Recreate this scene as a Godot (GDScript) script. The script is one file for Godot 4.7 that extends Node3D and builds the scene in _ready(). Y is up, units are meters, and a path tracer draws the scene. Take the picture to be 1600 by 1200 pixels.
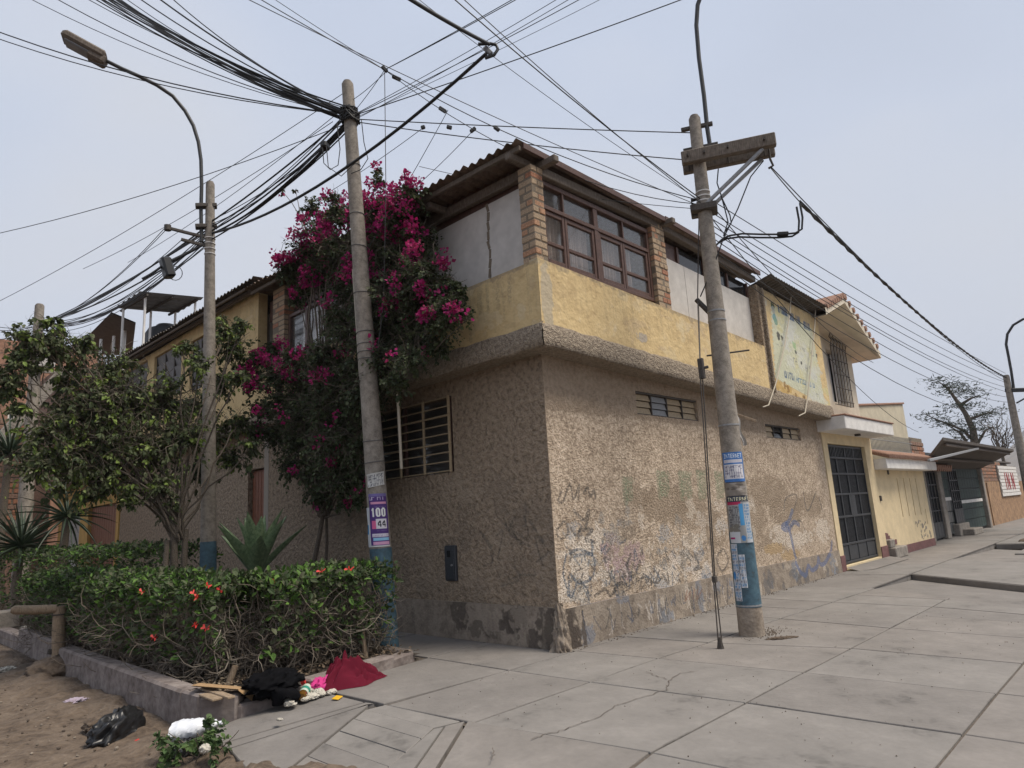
extends Node3D
# World: x runs along the right-hand street front, -z along the left-hand street front, the house corner stands at the origin, y is up, metres.

const EYE := Vector3(-6.423, 1.6, 5.594)
const FOCAL := 1047.5
var look: Basis
var rng := RandomNumberGenerator.new()
var mats := {}
var taken := {}
var noises := {}
var meshes := {}

class Shape:
	var v := PackedVector3Array()
	var n := PackedVector3Array()
	var t := PackedVector2Array()
	var ix := PackedInt32Array()
	var xf := Transform3D()
	func quad(a: Vector3, b: Vector3, c: Vector3, d: Vector3, u0 := Vector2.ZERO, u1 := Vector2.ONE) -> void:
		a = xf * a; b = xf * b; c = xf * c; d = xf * d
		var m := (c - a).cross(d - b).normalized()
		var k := v.size()
		v.append_array([a, b, c, d])
		n.append_array([m, m, m, m])
		t.append_array([Vector2(u0.x, u1.y), Vector2(u1.x, u1.y), Vector2(u1.x, u0.y), Vector2(u0.x, u0.y)])
		ix.append_array([k, k + 2, k + 1, k, k + 3, k + 2])
	func poly(p: Array, inside: Vector3) -> void:
		var m: Vector3 = (p[1] - p[0]).cross(p[2] - p[0])
		if m.dot(p[0] - inside) < 0.0:
			p.reverse()
		if p.size() == 4:
			quad(p[0], p[1], p[2], p[3])
			return
		var k := v.size()
		var q := []
		for e in p: q.append(xf * e)
		m = (q[1] - q[0]).cross(q[2] - q[0]).normalized()
		for e in q:
			v.append(e); n.append(m); t.append(Vector2(e.x + e.z, e.y))
		for j in range(1, q.size() - 1):
			ix.append_array([k, k + j + 1, k + j])
	func box(lo: Vector3, hi: Vector3, bev := 0.0) -> void:
		obox(Transform3D(Basis.IDENTITY, (lo + hi) * 0.5), (hi - lo).abs(), bev)
	func obox(tf: Transform3D, s: Vector3, bev := 0.0) -> void:
		var keep := xf
		xf = xf * tf
		var h := s * 0.5
		var b := minf(bev, minf(h.x, minf(h.y, h.z)) * 0.9)
		var i := h - Vector3(b, b, b)
		for ax in 3:
			var a1 := (ax + 1) % 3
			var a2 := (ax + 2) % 3
			for sg in [-1.0, 1.0]:
				var p := []
				for q in [[-1, -1], [1, -1], [1, 1], [-1, 1]]:
					var w := Vector3.ZERO
					w[ax] = sg * h[ax]; w[a1] = q[0] * i[a1]; w[a2] = q[1] * i[a2]
					p.append(w)
				poly(p, Vector3.ZERO)
			if b > 0.0:
				for s1 in [-1.0, 1.0]:
					for s2 in [-1.0, 1.0]:
						var p := []
						for q in [[0, -1], [0, 1], [1, 1], [1, -1]]:
							var w := Vector3.ZERO
							w[ax] = q[1] * i[ax]
							w[a1] = s1 * (h[a1] if q[0] == 0 else i[a1])
							w[a2] = s2 * (i[a2] if q[0] == 0 else h[a2])
							p.append(w)
						poly(p, Vector3.ZERO)
		if b > 0.0:
			for sx in [-1.0, 1.0]:
				for sy in [-1.0, 1.0]:
					for sz in [-1.0, 1.0]:
						poly([Vector3(sx * h.x, sy * i.y, sz * i.z), Vector3(sx * i.x, sy * h.y, sz * i.z), Vector3(sx * i.x, sy * i.y, sz * h.z)], Vector3.ZERO)
		xf = keep
	func beam(a: Vector3, b: Vector3, w: float, h: float, bev := 0.0) -> void:
		var z := (b - a).normalized()
		var up := Vector3.UP if absf(z.y) < 0.95 else Vector3.RIGHT
		var x := up.cross(z).normalized()
		obox(Transform3D(Basis(x, z.cross(x), z), (a + b) * 0.5), Vector3(w, h, a.distance_to(b)), bev)
	func tube(p: PackedVector3Array, r, sides := 6, caps := true) -> void:
		var k0 := v.size()
		var cnt := p.size()
		var z := (p[1] - p[0]).normalized()
		var x := z.cross(Vector3.UP if absf(z.y) < 0.9 else Vector3.RIGHT).normalized()
		var along := 0.0
		for i in cnt:
			var d := (p[mini(i + 1, cnt - 1)] - p[maxi(i - 1, 0)]).normalized()
			x = (x - d * x.dot(d)).normalized()
			var y := d.cross(x)
			var rr: float = r if (r is float or r is int) else r[i]
			if i: along += p[i].distance_to(p[i - 1])
			for s in sides + 1:
				var a := TAU * s / sides
				var o := x * cos(a) + y * sin(a)
				v.append(xf * (p[i] + o * rr)); n.append((xf.basis * o).normalized()); t.append(Vector2(float(s) / sides, along))
			if i:
				for s in sides:
					var k := k0 + (i - 1) * (sides + 1) + s
					ix.append_array([k, k + sides + 2, k + 1, k, k + sides + 1, k + sides + 2])
		if caps:
			for e in [0, cnt - 1]:
				var d := (p[1] - p[0]).normalized() * -1.0 if e == 0 else (p[cnt - 1] - p[cnt - 2]).normalized()
				var k := v.size()
				for s in sides:
					var src = k0 + e * (sides + 1) + s
					v.append(v[src]); n.append((xf.basis * d).normalized()); t.append(Vector2.ZERO)
				for s in range(1, sides - 1):
					if e == 0: ix.append_array([k, k + s, k + s + 1])
					else: ix.append_array([k, k + s + 1, k + s])
	func sheet(nu: int, nv: int, f: Callable) -> void:   # smooth surface from f(u, v), u and v from 0 to 1
		var g := []
		var k := v.size()
		for j in nv + 1:
			for i in nu + 1:
				g.append(xf * (f.call(float(i) / nu, float(j) / nv) as Vector3))
		for j in nv + 1:
			for i in nu + 1:
				var du: Vector3 = g[j * (nu + 1) + mini(i + 1, nu)] - g[j * (nu + 1) + maxi(i - 1, 0)]
				var dv: Vector3 = g[mini(j + 1, nv) * (nu + 1) + i] - g[maxi(j - 1, 0) * (nu + 1) + i]
				v.append(g[j * (nu + 1) + i]); n.append(du.cross(dv).normalized()); t.append(Vector2(float(i) / nu, 1.0 - float(j) / nv))
		for j in nv:
			for i in nu:
				var a := k + j * (nu + 1) + i
				ix.append_array([a, a + nu + 2, a + 1, a, a + nu + 1, a + nu + 2])
	func mesh() -> ArrayMesh:
		var arr := []
		arr.resize(Mesh.ARRAY_MAX)
		arr[Mesh.ARRAY_VERTEX] = v
		arr[Mesh.ARRAY_NORMAL] = n
		arr[Mesh.ARRAY_TEX_UV] = t
		arr[Mesh.ARRAY_TEX_UV2] = t
		arr[Mesh.ARRAY_INDEX] = ix
		var m := ArrayMesh.new()
		m.add_surface_from_arrays(Mesh.PRIMITIVE_TRIANGLES, arr)
		return m

# ---- naming and placing
func numbered(called: String) -> String:
	taken[called] = taken.get(called, -1) + 1
	return called if taken[called] == 0 else "%s_%03d" % [called, taken[called]]

func tag(o: Node3D, label: String, category: String, group := "", kind := "") -> Node3D:
	if label: o.set_meta("label", label)
	if category: o.set_meta("category", category)
	if group: o.set_meta("group", group)
	if kind: o.set_meta("kind", kind)
	return o

func thing(called: String, label: String, category: String, at := Vector3.ZERO, group := "") -> Node3D:
	var o := Node3D.new()
	o.name = numbered(called)
	add_child(o)
	o.position = at
	return tag(o, label, category, group)

func obj(called: String, what, material: Material, parent: Node3D = null) -> MeshInstance3D:   # shapes are given in world places
	var o := MeshInstance3D.new()
	o.mesh = what.mesh() if what is Shape else what
	o.material_override = material
	if parent == null:
		o.name = numbered(called)
		add_child(o)
	else:
		o.name = called
		parent.add_child(o, true)
		if parent.get_parent() == self and not parent is MeshInstance3D: o.position = -parent.position
	return o

func piece(called: String, mesh: Mesh, material: Material, parent: Node3D, tf: Transform3D) -> MeshInstance3D:
	var o := obj(called, mesh, material, parent)
	o.transform = Transform3D(tf.basis, tf.origin + o.position)
	return o

func structure(called: String, what, material: Material) -> MeshInstance3D:
	var o := obj(called, what, material)
	o.set_meta("kind", "structure")
	return o

func scatter(called: String, mesh: Mesh, material: Material, parent: Node3D, places: Array, colors: Array) -> MultiMeshInstance3D:
	var m := MultiMesh.new()
	m.transform_format = MultiMesh.TRANSFORM_3D
	m.use_colors = true
	m.mesh = mesh
	m.instance_count = places.size()
	for i in places.size():
		m.set_instance_transform(i, places[i])
		m.set_instance_color(i, colors[i])
	var o := MultiMeshInstance3D.new()
	o.multimesh = m
	o.material_override = material
	o.name = called
	parent.add_child(o, true)
	o.position = -parent.position if parent != self else Vector3.ZERO
	o.set_meta("kind", "stuff")
	return o

# ---- from a pixel of the photograph to a place on a known plane
func ray(u: float, v: float) -> Vector3:
	return look * Vector3(u - 800.0, 600.0 - v, -FOCAL)
func on_y(u: float, v: float, y := 0.0) -> Vector3:
	var d := ray(u, v)
	return EYE + d * ((y - EYE.y) / d.y)
func on_x(u: float, v: float, x := 0.0) -> Vector3:
	var d := ray(u, v)
	return EYE + d * ((x - EYE.x) / d.x)
func on_z(u: float, v: float, z := 0.0) -> Vector3:
	var d := ray(u, v)
	return EYE + d * ((z - EYE.z) / d.z)
func beside(u: float, v: float, base: Vector3) -> Vector3:   # on the upright plane through base that faces the viewer
	var m := base - EYE
	m.y = 0
	var d := ray(u, v)
	return EYE + d * (m.dot(base - EYE) / m.dot(d))
func away(u: float, v: float, dist: float) -> Vector3:   # at a level distance
	var d := ray(u, v)
	return EYE + d * (dist / Vector2(d.x, d.z).length())

# ---- textures and materials
func nz(sd: int, freq: float, kind := 0, size := 512, oct := 4) -> PackedByteArray:
	var key := "%d %f %d %d %d" % [sd, freq, kind, size, oct]
	if not noises.has(key):
		var f := FastNoiseLite.new()
		f.seed = sd
		f.frequency = freq
		f.fractal_octaves = oct
		f.noise_type = FastNoiseLite.TYPE_SIMPLEX_SMOOTH
		if kind == 1:
			f.noise_type = FastNoiseLite.TYPE_CELLULAR
			f.cellular_return_type = FastNoiseLite.RETURN_DISTANCE
		elif kind == 2:
			f.fractal_type = FastNoiseLite.FRACTAL_RIDGED
		var im := f.get_seamless_image(size, size)
		im.convert(Image.FORMAT_L8)
		noises[key] = im.get_data()
	return noises[key]

func blend(list: Array) -> PackedByteArray:   # [[bytes, weight], ...]
	var out := PackedByteArray()
	var cnt: int = list[0][0].size()
	out.resize(cnt)
	var total := 0.0
	for l in list: total += absf(l[1])
	var a: PackedByteArray = list[0][0]
	var wa: float = list[0][1] / total
	var b: PackedByteArray = list[mini(1, list.size() - 1)][0]
	var wb: float = list[1][1] / total if list.size() > 1 else 0.0
	var c: PackedByteArray = list[mini(2, list.size() - 1)][0]
	var wc: float = list[2][1] / total if list.size() > 2 else 0.0
	for i in cnt:
		out[i] = int(clampf((a[i] * wa + b[i] * wb + c[i] * wc - 128.0) * 1.5 + 128.0, 0.0, 255.0))
	return out

func ramp_tex(bytes: PackedByteArray, stops: Array) -> ImageTexture:   # stops: [[0..1, linear Color], ...]
	var lut := []
	for i in 256:
		var x := i / 255.0
		var c: Color = stops[-1][1]
		if x <= stops[0][0]: c = stops[0][1]
		else:
			for k in stops.size() - 1:
				if x >= stops[k][0] and x <= stops[k + 1][0]:
					c = stops[k][1].lerp(stops[k + 1][1], (x - stops[k][0]) / maxf(stops[k + 1][0] - stops[k][0], 1e-4))
		c = c.linear_to_srgb()
		lut.append([int(clampf(c.r, 0, 1) * 255), int(clampf(c.g, 0, 1) * 255), int(clampf(c.b, 0, 1) * 255)])
	var out := PackedByteArray()
	out.resize(bytes.size() * 3)
	var j := 0
	for i in bytes.size():
		var l: Array = lut[bytes[i]]
		out[j] = l[0]; out[j + 1] = l[1]; out[j + 2] = l[2]
		j += 3
	var s := int(sqrt(bytes.size()))
	return ImageTexture.create_from_image(Image.create_from_data(s, s, false, Image.FORMAT_RGB8, out))

func grey_tex(bytes: PackedByteArray) -> ImageTexture:
	var s := int(sqrt(bytes.size()))
	var key := "grey %d" % hash(bytes)
	if not meshes.has(key): meshes[key] = ImageTexture.create_from_image(Image.create_from_data(s, s, false, Image.FORMAT_L8, bytes))
	return meshes[key]

func lin(r: float, g: float, b: float) -> Color:
	return Color(r, g, b)

func plain(name_: String, c: Color, rough := 0.8, metal := 0.0) -> StandardMaterial3D:   # c in linear values
	var m := StandardMaterial3D.new()
	m.resource_name = name_
	m.albedo_color = c.linear_to_srgb()
	m.roughness = rough
	m.metallic = metal
	mats[name_] = m
	return m

func surf(name_: String, tile: float, color: ImageTexture, height: ImageTexture = null, depth_cm := 0.0, rough := 0.9) -> StandardMaterial3D:
	var m := plain(name_, Color.WHITE, rough)
	m.albedo_texture = color
	m.uv1_triplanar = true
	m.uv1_world_triplanar = true
	m.uv1_triplanar_sharpness = 8.0
	m.uv1_scale = Vector3.ONE / tile
	if height:
		m.heightmap_enabled = true
		m.heightmap_texture = height
		m.heightmap_scale = depth_cm
	return m

func grained(name_: String, c: Color, vary: float, tile: float, bytes: PackedByteArray, rough := 0.85, depth_cm := 0.0) -> StandardMaterial3D:
	return surf(name_, tile, ramp_tex(bytes, [[0.1, c * (1.0 - vary)], [0.5, c], [0.9, c * (1.0 + vary)]]), grey_tex(bytes) if depth_cm else null, depth_cm, rough)

func leafy(name_: String, through: float, rough := 0.5) -> StandardMaterial3D:
	var m := plain(name_, Color.WHITE, rough)
	m.vertex_color_use_as_albedo = true
	m.backlight_enabled = true
	m.backlight = Color(through, through, through).linear_to_srgb()
	return m

# ---- painted prints: a picture that is laid over a surface by its own coordinates
class Print:
	var img: Image
	var w: int
	var h: int
	var ppm: float
	var grain := FastNoiseLite.new()
	func _init(mw: float, mh: float, per_metre: float, sd: int) -> void:
		ppm = per_metre
		w = int(mw * ppm)
		h = int(mh * ppm)
		img = Image.create(w, h, false, Image.FORMAT_RGBA8)
		grain.seed = sd
		grain.frequency = 0.12
		grain.fractal_octaves = 3
	func put(x: int, y: int, c: Color, a: float) -> void:
		if x < 0 or y < 0 or x >= w or y >= h or a <= 0.0: return
		var o := img.get_pixel(x, y)
		var na := a + o.a * (1.0 - a)
		var q := (c * a + o * (o.a * (1.0 - a))) / na
		q.a = na
		img.set_pixel(x, y, q)
	func blob(cx: float, cy: float, rx: float, ry: float, c: Color, a: float, ragged := 0.6, cut := 0.0) -> void:   # metres from the top left
		c = c.linear_to_srgb()
		for y in range(maxi(0, int((cy - ry) * ppm)), mini(h, int((cy + ry) * ppm) + 1)):
			for x in range(maxi(0, int((cx - rx) * ppm)), mini(w, int((cx + rx) * ppm) + 1)):
				var dx := (x / ppm - cx) / rx
				var dy := (y / ppm - cy) / ry
				var d := 1.0 - dx * dx - dy * dy
				if d <= 0.0: continue
				var q := d * 1.6 + ragged * grain.get_noise_2d(x * 0.45, y * 0.45) * 2.2 - ragged * 0.5
				var k := clampf(q * 3.0, 0.0, 1.0) * a
				if cut > 0.0: k *= clampf(0.5 + (grain.get_noise_2d(x * 2.2 + 900.0, y * 2.2) + 0.5 - cut) * 3.0, 0.0, 1.0)
				put(x, y, c, k)
	func rect(x0: float, y0: float, x1: float, y1: float, c: Color, a := 1.0) -> void:
		c = c.linear_to_srgb()
		for y in range(maxi(0, int(y0 * ppm)), mini(h, int(y1 * ppm))):
			for x in range(maxi(0, int(x0 * ppm)), mini(w, int(x1 * ppm))):
				put(x, y, c, a)
	func line(p: Array, wide: float, c: Color, a := 0.8, broken := 0.3) -> void:
		c = c.linear_to_srgb()
		var r := wide * ppm * 0.5
		var done := {}
		for i in p.size() - 1:
			var s: Vector2 = p[i] * ppm
			var e: Vector2 = p[i + 1] * ppm
			var steps := maxi(1, int(s.distance_to(e) / maxf(0.5, r * 0.5)))
			for k in steps + 1:
				var q := s.lerp(e, float(k) / steps)
				for y in range(int(q.y - r), int(q.y + r) + 1):
					for x in range(int(q.x - r), int(q.x + r) + 1):
						if done.has(y * w + x) or Vector2(x, y).distance_to(q) > r + 0.35: continue
						done[y * w + x] = true
						put(x, y, c, a * clampf(1.0 - broken + broken * 3.0 * grain.get_noise_2d(x * 2.5, y * 2.5), 0.0, 1.0))
	func curve(p: Array, wide: float, c: Color, a := 0.8, broken := 0.3) -> void:
		var q := []
		for i in p.size() - 1:
			var p0: Vector2 = p[maxi(i - 1, 0)]
			var p3: Vector2 = p[mini(i + 2, p.size() - 1)]
			for k in 6: q.append((p[i] as Vector2).cubic_interpolate(p[i + 1], p0, p3, k / 6.0))
		q.append(p[-1])
		line(q, wide, c, a, broken)
	func glyphs(x: float, y: float, wide: float, high: float, rows: Array, c: Color, a := 1.0) -> void:   # letters as 5 by 7 dots, drawn with soft corners
		c = c.linear_to_srgb()
		var cols: int = rows[0].length()
		for py in range(int(y * ppm), int((y + high) * ppm)):
			for px in range(int(x * ppm), int((x + wide) * ppm)):
				var u := (px / ppm - x) / wide * cols - 0.5
				var q := (py / ppm - y) / high * rows.size() - 0.5
				var s := 0.0
				for oy in 2:
					for ox in 2:
						var cx := int(floor(u)) + ox
						var cy := int(floor(q)) + oy
						if cx < 0 or cy < 0 or cx >= cols or cy >= rows.size() or rows[cy][cx] != "#": continue
						s += (1.0 - absf(u - cx)) * (1.0 - absf(q - cy))
				put(px, py, c, clampf((s - 0.35) * 5.0, 0.0, 1.0) * a)
	func word(text: String, x: float, y: float, wide: float, high: float, c: Color, a := 1.0) -> void:
		var step := wide / text.length()
		for i in text.length():
			if FONT.has(text[i]): glyphs(x + i * step, y, step * 0.86, high, FONT[text[i]], c, a)
	func scrawl(x: float, y: float, wide: float, high: float, count: int, c: Color, a: float, sd: int, thick := 0.16) -> void:   # writing too worn or too far to read
		var g := RandomNumberGenerator.new()
		g.seed = sd
		for i in count:
			var x0 := x + wide * i / count
			var cw := wide / count * 0.72
			if g.randf() < 0.14: continue
			var kind := g.randi() % 4
			line([Vector2(x0, y + high * 0.05), Vector2(x0, y + high * 0.95)], high * thick, c, a, 0.2)
			if kind in [0, 2]: line([Vector2(x0 + cw, y + high * 0.05), Vector2(x0 + cw, y + high * 0.95)], high * thick, c, a, 0.2)
			if kind != 3: line([Vector2(x0, y + high * [0.5, 0.08, 0.92, 0.5][kind]), Vector2(x0 + cw, y + high * [0.5, 0.08, 0.92, 0.5][kind])], high * thick, c, a, 0.2)
	func tex() -> ImageTexture:
		return ImageTexture.create_from_image(img)

const FONT := {
	"I": ["#####", "..#..", "..#..", "..#..", "..#..", "..#..", "#####"],
	"N": ["#...#", "##..#", "##..#", "#.#.#", "#..##", "#..##", "#...#"],
	"T": ["#####", "..#..", "..#..", "..#..", "..#..", "..#..", "..#.."],
	"E": ["#####", "#....", "#....", "####.", "#....", "#....", "#####"],
	"R": ["####.", "#...#", "#...#", "####.", "#.#..", "#..#.", "#...#"],
	"D": ["####.", "#...#", "#...#", "#...#", "#...#", "#...#", "####."],
	"1": ["..##.", ".###.", "..##.", "..##.", "..##.", "..##.", "..##."],
	"0": [".###.", "##.##", "##.##", "##.##", "##.##", "##.##", ".###."],
	"4": ["..##.", ".###.", "##.#.", "#..#.", "#####", "...#.", "...#."],
}

func printed(name_: String, base: StandardMaterial3D, pr: Print) -> StandardMaterial3D:   # base surface with a print over it
	var m: StandardMaterial3D = base.duplicate()
	m.resource_name = name_
	m.detail_enabled = true
	m.detail_albedo = pr.tex()
	m.detail_uv_layer = BaseMaterial3D.DETAIL_UV_2
	m.detail_blend_mode = BaseMaterial3D.BLEND_MODE_MIX
	mats[name_] = m
	return m

func sheet_print(name_: String, pr: Print, rough := 0.7) -> StandardMaterial3D:
	var m := plain(name_, Color.WHITE, rough)
	m.albedo_texture = pr.tex()
	return m

# a wall with openings: U and V span its face, N points out; the openings are [u0, v0, u1, v1]
func wall(st: Shape, o: Vector3, U: Vector3, V: Vector3, N: Vector3, w: float, h: float, holes: Array, thick: float) -> void:
	var us := [0.0, w]
	var vs := [0.0, h]
	for q in holes:
		for k in [q[0], q[2]]:
			if not us.has(k) and k > 0.0 and k < w: us.append(k)
		for k in [q[1], q[3]]:
			if not vs.has(k) and k > 0.0 and k < h: vs.append(k)
	us.sort()
	vs.sort()
	var back := -N * thick
	for i in us.size() - 1:
		for j in vs.size() - 1:
			var u0: float = us[i]
			var u1: float = us[i + 1]
			var v0: float = vs[j]
			var v1: float = vs[j + 1]
			var open := false
			for q in holes:
				if (u0 + u1) * 0.5 > q[0] and (u0 + u1) * 0.5 < q[2] and (v0 + v1) * 0.5 > q[1] and (v0 + v1) * 0.5 < q[3]: open = true
			if open: continue
			var a := o + U * u0 + V * v0
			var b := o + U * u1 + V * v0
			var c := o + U * u1 + V * v1
			var d := o + U * u0 + V * v1
			st.quad(a, b, c, d, Vector2(u0 / w, 1.0 - v1 / h), Vector2(u1 / w, 1.0 - v0 / h))
			st.quad(b + back, a + back, d + back, c + back, Vector2(0, 0), Vector2(0.001, 0.001))
	for q in holes + [[0.0, 0.0, w, h]]:
		var outer: bool = q[0] == 0.0 and q[1] == 0.0 and q[2] == w and q[3] == h
		var mid = o + U * (q[0] + q[2]) * 0.5 + V * (q[1] + q[3]) * 0.5 + back * 0.5
		var p := [o + U * q[0] + V * q[1], o + U * q[2] + V * q[1], o + U * q[2] + V * q[3], o + U * q[0] + V * q[3]]
		for k in 4:
			var a: Vector3 = p[k]
			var b: Vector3 = p[(k + 1) % 4]
			var face := [a, b, b + back, a + back]
			st.poly(face, mid if outer else a * 2.0 - mid)

func corrugated(st: Shape, o: Vector3, along: Vector3, across: Vector3, pitch: float, amp: float, steps := 1) -> void:   # waves run along, seen across
	var up := across.cross(along).normalized()
	if up.y < 0: up = -up
	var waves := maxi(1, int(round(across.length() / pitch)))
	st.sheet(steps, waves * 6, func(u, v): return o + along * u + across * v + up * amp * cos(v * waves * TAU))

func _ready() -> void:
	rng.seed = 11
	look = Basis(Vector3.UP, deg_to_rad(-46.2)) * Basis(Vector3.RIGHT, deg_to_rad(11.24)) * Basis(Vector3.BACK, deg_to_rad(-3.39))
	var cam := Camera3D.new()
	cam.name = "camera"
	cam.fov = rad_to_deg(2.0 * atan(600.0 / FOCAL))
	cam.near = 0.05
	cam.far = 6000.0
	cam.transform = Transform3D(look, EYE)
	add_child(cam)
	cam.current = true
	# overcast sky: even grey-blue cloud
	var env := Environment.new()
	env.background_mode = Environment.BG_SKY
	var pan := PanoramaSkyMaterial.new()
	pan.panorama = sky_picture()
	var sky := Sky.new()
	sky.sky_material = pan
	env.sky = sky
	env.background_energy_multiplier = 0.375
	env.tonemap_mode = Environment.TONE_MAPPER_LINEAR
	env.tonemap_exposure = 2.75
	env.sdfgi_enabled = true
	env.ssao_enabled = true
	env.ssil_enabled = true
	env.fog_enabled = true
	env.fog_density = 0.0003
	env.fog_light_color = Color(0.80, 0.83, 0.88)
	var we := WorldEnvironment.new()
	we.name = "environment"
	we.environment = env
	add_child(we)
	var sun := DirectionalLight3D.new()
	sun.name = "sun"
	sun.light_energy = 0.5
	sun.light_color = Color(1.0, 0.96, 0.9)
	sun.light_angular_distance = 24.0
	sun.shadow_enabled = true
	add_child(sun)
	sun.look_at_from_position(Vector3(0.22, 0.95, 0.46) * 50.0, Vector3.ZERO)
	make_materials()
	build_ground()
	build_corner_house()
	build_left_houses()
	build_right_houses()
	build_poles()
	build_cables()
	build_plants()
	build_litter()

func sky_picture() -> ImageTexture:
	var w := 512
	var h := 256
	var im := Image.create(w, h, false, Image.FORMAT_RGBF)
	var f := FastNoiseLite.new()
	f.seed = 5
	f.frequency = 0.9
	f.fractal_octaves = 4
	for y in h:
		var el := (0.5 - (y + 0.5) / h) * PI
		for x in w:
			var az := (x + 0.5) / w * TAU
			var d := Vector3(cos(el) * sin(az), sin(el), cos(el) * cos(az))
			var k := f.get_noise_3d(d.x * 1.4, d.y * 3.0, d.z * 1.4)
			var c := Color(0.635, 0.675, 0.765).lerp(Color(0.565, 0.64, 0.80), clampf(d.y * 1.1, 0.0, 1.0))   # linear
			c = c * (1.0 + 0.10 * k)
			c = c.lerp(Color(0.64, 0.655, 0.70), clampf(0.2 + k * 0.9, 0.0, 0.6))
			if d.y < 0.0: c = Color(0.2, 0.18, 0.16)
			im.set_pixel(x, y, c)
	return ImageTexture.create_from_image(im)

func make_materials() -> void:
	var fine := nz(1, 0.09)
	var mid := nz(2, 0.03)
	var coarse := nz(3, 0.009)
	var cell := nz(4, 0.16, 1, 512, 3)
	var cell2 := nz(5, 0.05, 1, 512, 2)
	var ridge := nz(6, 0.03, 2)
	# thrown stucco of the street front and of the side front
	var st1 := blend([[nz(10, 0.24, 0, 512, 2), 1.0], [nz(9, 0.05, 0, 512, 5), 0.9], [coarse, 0.45]])
	var rel1 := blend([[nz(12, 0.10, 0, 512, 5), 1.0], [nz(10, 0.24, 0, 512, 2), 0.6], [coarse, 0.5]])
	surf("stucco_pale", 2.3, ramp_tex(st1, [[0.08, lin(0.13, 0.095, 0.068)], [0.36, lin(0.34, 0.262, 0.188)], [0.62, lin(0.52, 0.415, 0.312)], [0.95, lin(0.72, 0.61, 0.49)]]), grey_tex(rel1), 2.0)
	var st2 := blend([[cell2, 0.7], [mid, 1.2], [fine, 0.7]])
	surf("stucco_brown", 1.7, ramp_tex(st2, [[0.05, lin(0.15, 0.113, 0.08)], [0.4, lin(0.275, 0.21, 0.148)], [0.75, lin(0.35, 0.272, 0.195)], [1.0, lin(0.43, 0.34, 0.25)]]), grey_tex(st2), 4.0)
	var band := blend([[mid, 1.0], [fine, 1.0], [cell2, 0.5]])
	surf("rough_band", 1.3, ramp_tex(band, [[0.1, lin(0.15, 0.115, 0.085)], [0.5, lin(0.29, 0.235, 0.175)], [0.9, lin(0.40, 0.335, 0.255)]]), grey_tex(band), 3.5)
	surf("plinth", 2.1, ramp_tex(blend([[mid, 1.0], [fine, 0.5], [coarse, 1.0]]), [[0.1, lin(0.17, 0.135, 0.105)], [0.5, lin(0.255, 0.21, 0.165)], [0.9, lin(0.33, 0.28, 0.225)]]), grey_tex(fine), 0.6)
	var yel := blend([[coarse, 1.0], [mid, 0.8], [ridge, 0.3]])
	surf("yellow_wall", 2.6, ramp_tex(yel, [[0.05, lin(0.47, 0.34, 0.175)], [0.35, lin(0.575, 0.43, 0.22)], [0.75, lin(0.625, 0.475, 0.25)], [1.0, lin(0.63, 0.505, 0.31)]]), grey_tex(blend([[mid, 1.0], [fine, 0.5]])), 0.8)
	surf("concrete", 2.3, ramp_tex(blend([[coarse, 0.8], [mid, 0.8], [fine, 0.6]]), [[0.1, lin(0.17, 0.15, 0.13)], [0.5, lin(0.255, 0.228, 0.198)], [0.9, lin(0.33, 0.30, 0.262)]]), grey_tex(fine), 0.4)
	for k in 3:
		var tone: float = [0.94, 1.0, 1.05][k]
		var tint: Color = [lin(0.192, 0.177, 0.164), lin(0.196, 0.179, 0.164), lin(0.189, 0.176, 0.163)][k] * tone
		var pv := blend([[nz(20 + k, 0.006), 1.1], [nz(30 + k, 0.022), 0.8], [nz(1, 0.09), 0.45]])
		surf("slab_%d" % k, 3.1 + 0.37 * k, ramp_tex(pv, [[0.03, tint * 0.62], [0.25, tint * 0.88], [0.6, tint], [0.95, tint * 1.16]]), grey_tex(nz(1, 0.09)), 0.25, 0.88)
	surf("joint", 1.0, ramp_tex(mid, [[0.2, lin(0.075, 0.06, 0.048)], [0.8, lin(0.13, 0.108, 0.088)]]))
	var dirt := blend([[coarse, 1.0], [mid, 1.0], [fine, 0.7]])
	surf("dirt", 2.4, ramp_tex(dirt, [[0.1, lin(0.055, 0.038, 0.026)], [0.45, lin(0.108, 0.078, 0.055)], [0.8, lin(0.148, 0.112, 0.082)], [1.0, lin(0.185, 0.146, 0.112)]]), grey_tex(dirt), 3.0, 0.97)
	surf("soil", 1.5, ramp_tex(blend([[mid, 1.0], [fine, 1.0]]), [[0.1, lin(0.03, 0.021, 0.015)], [0.6, lin(0.075, 0.055, 0.04)], [1.0, lin(0.13, 0.10, 0.07)]]), grey_tex(fine), 4.0, 0.97)
	surf("kerb", 1.9, ramp_tex(blend([[coarse, 1.0], [mid, 0.8], [ridge, 0.5]]), [[0.1, lin(0.10, 0.08, 0.07)], [0.5, lin(0.185, 0.152, 0.138)], [0.9, lin(0.26, 0.225, 0.205)]]), grey_tex(mid), 0.8)
	surf("pole_concrete", 0.9, ramp_tex(blend([[coarse, 1.0], [mid, 0.6], [fine, 0.6]]), [[0.1, lin(0.15, 0.13, 0.108)], [0.5, lin(0.255, 0.225, 0.19)], [0.9, lin(0.34, 0.305, 0.262)]]), grey_tex(fine), 0.3)
	var teal := blend([[coarse, 1.0], [mid, 0.7], [fine, 0.4]])
	surf("teal_paint", 0.9, ramp_tex(teal, [[0.06, lin(0.06, 0.055, 0.045)], [0.2, lin(0.04, 0.075, 0.098)], [0.6, lin(0.055, 0.115, 0.155)], [0.97, lin(0.085, 0.155, 0.19)]]), grey_tex(mid), 0.2, 0.6)
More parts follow.
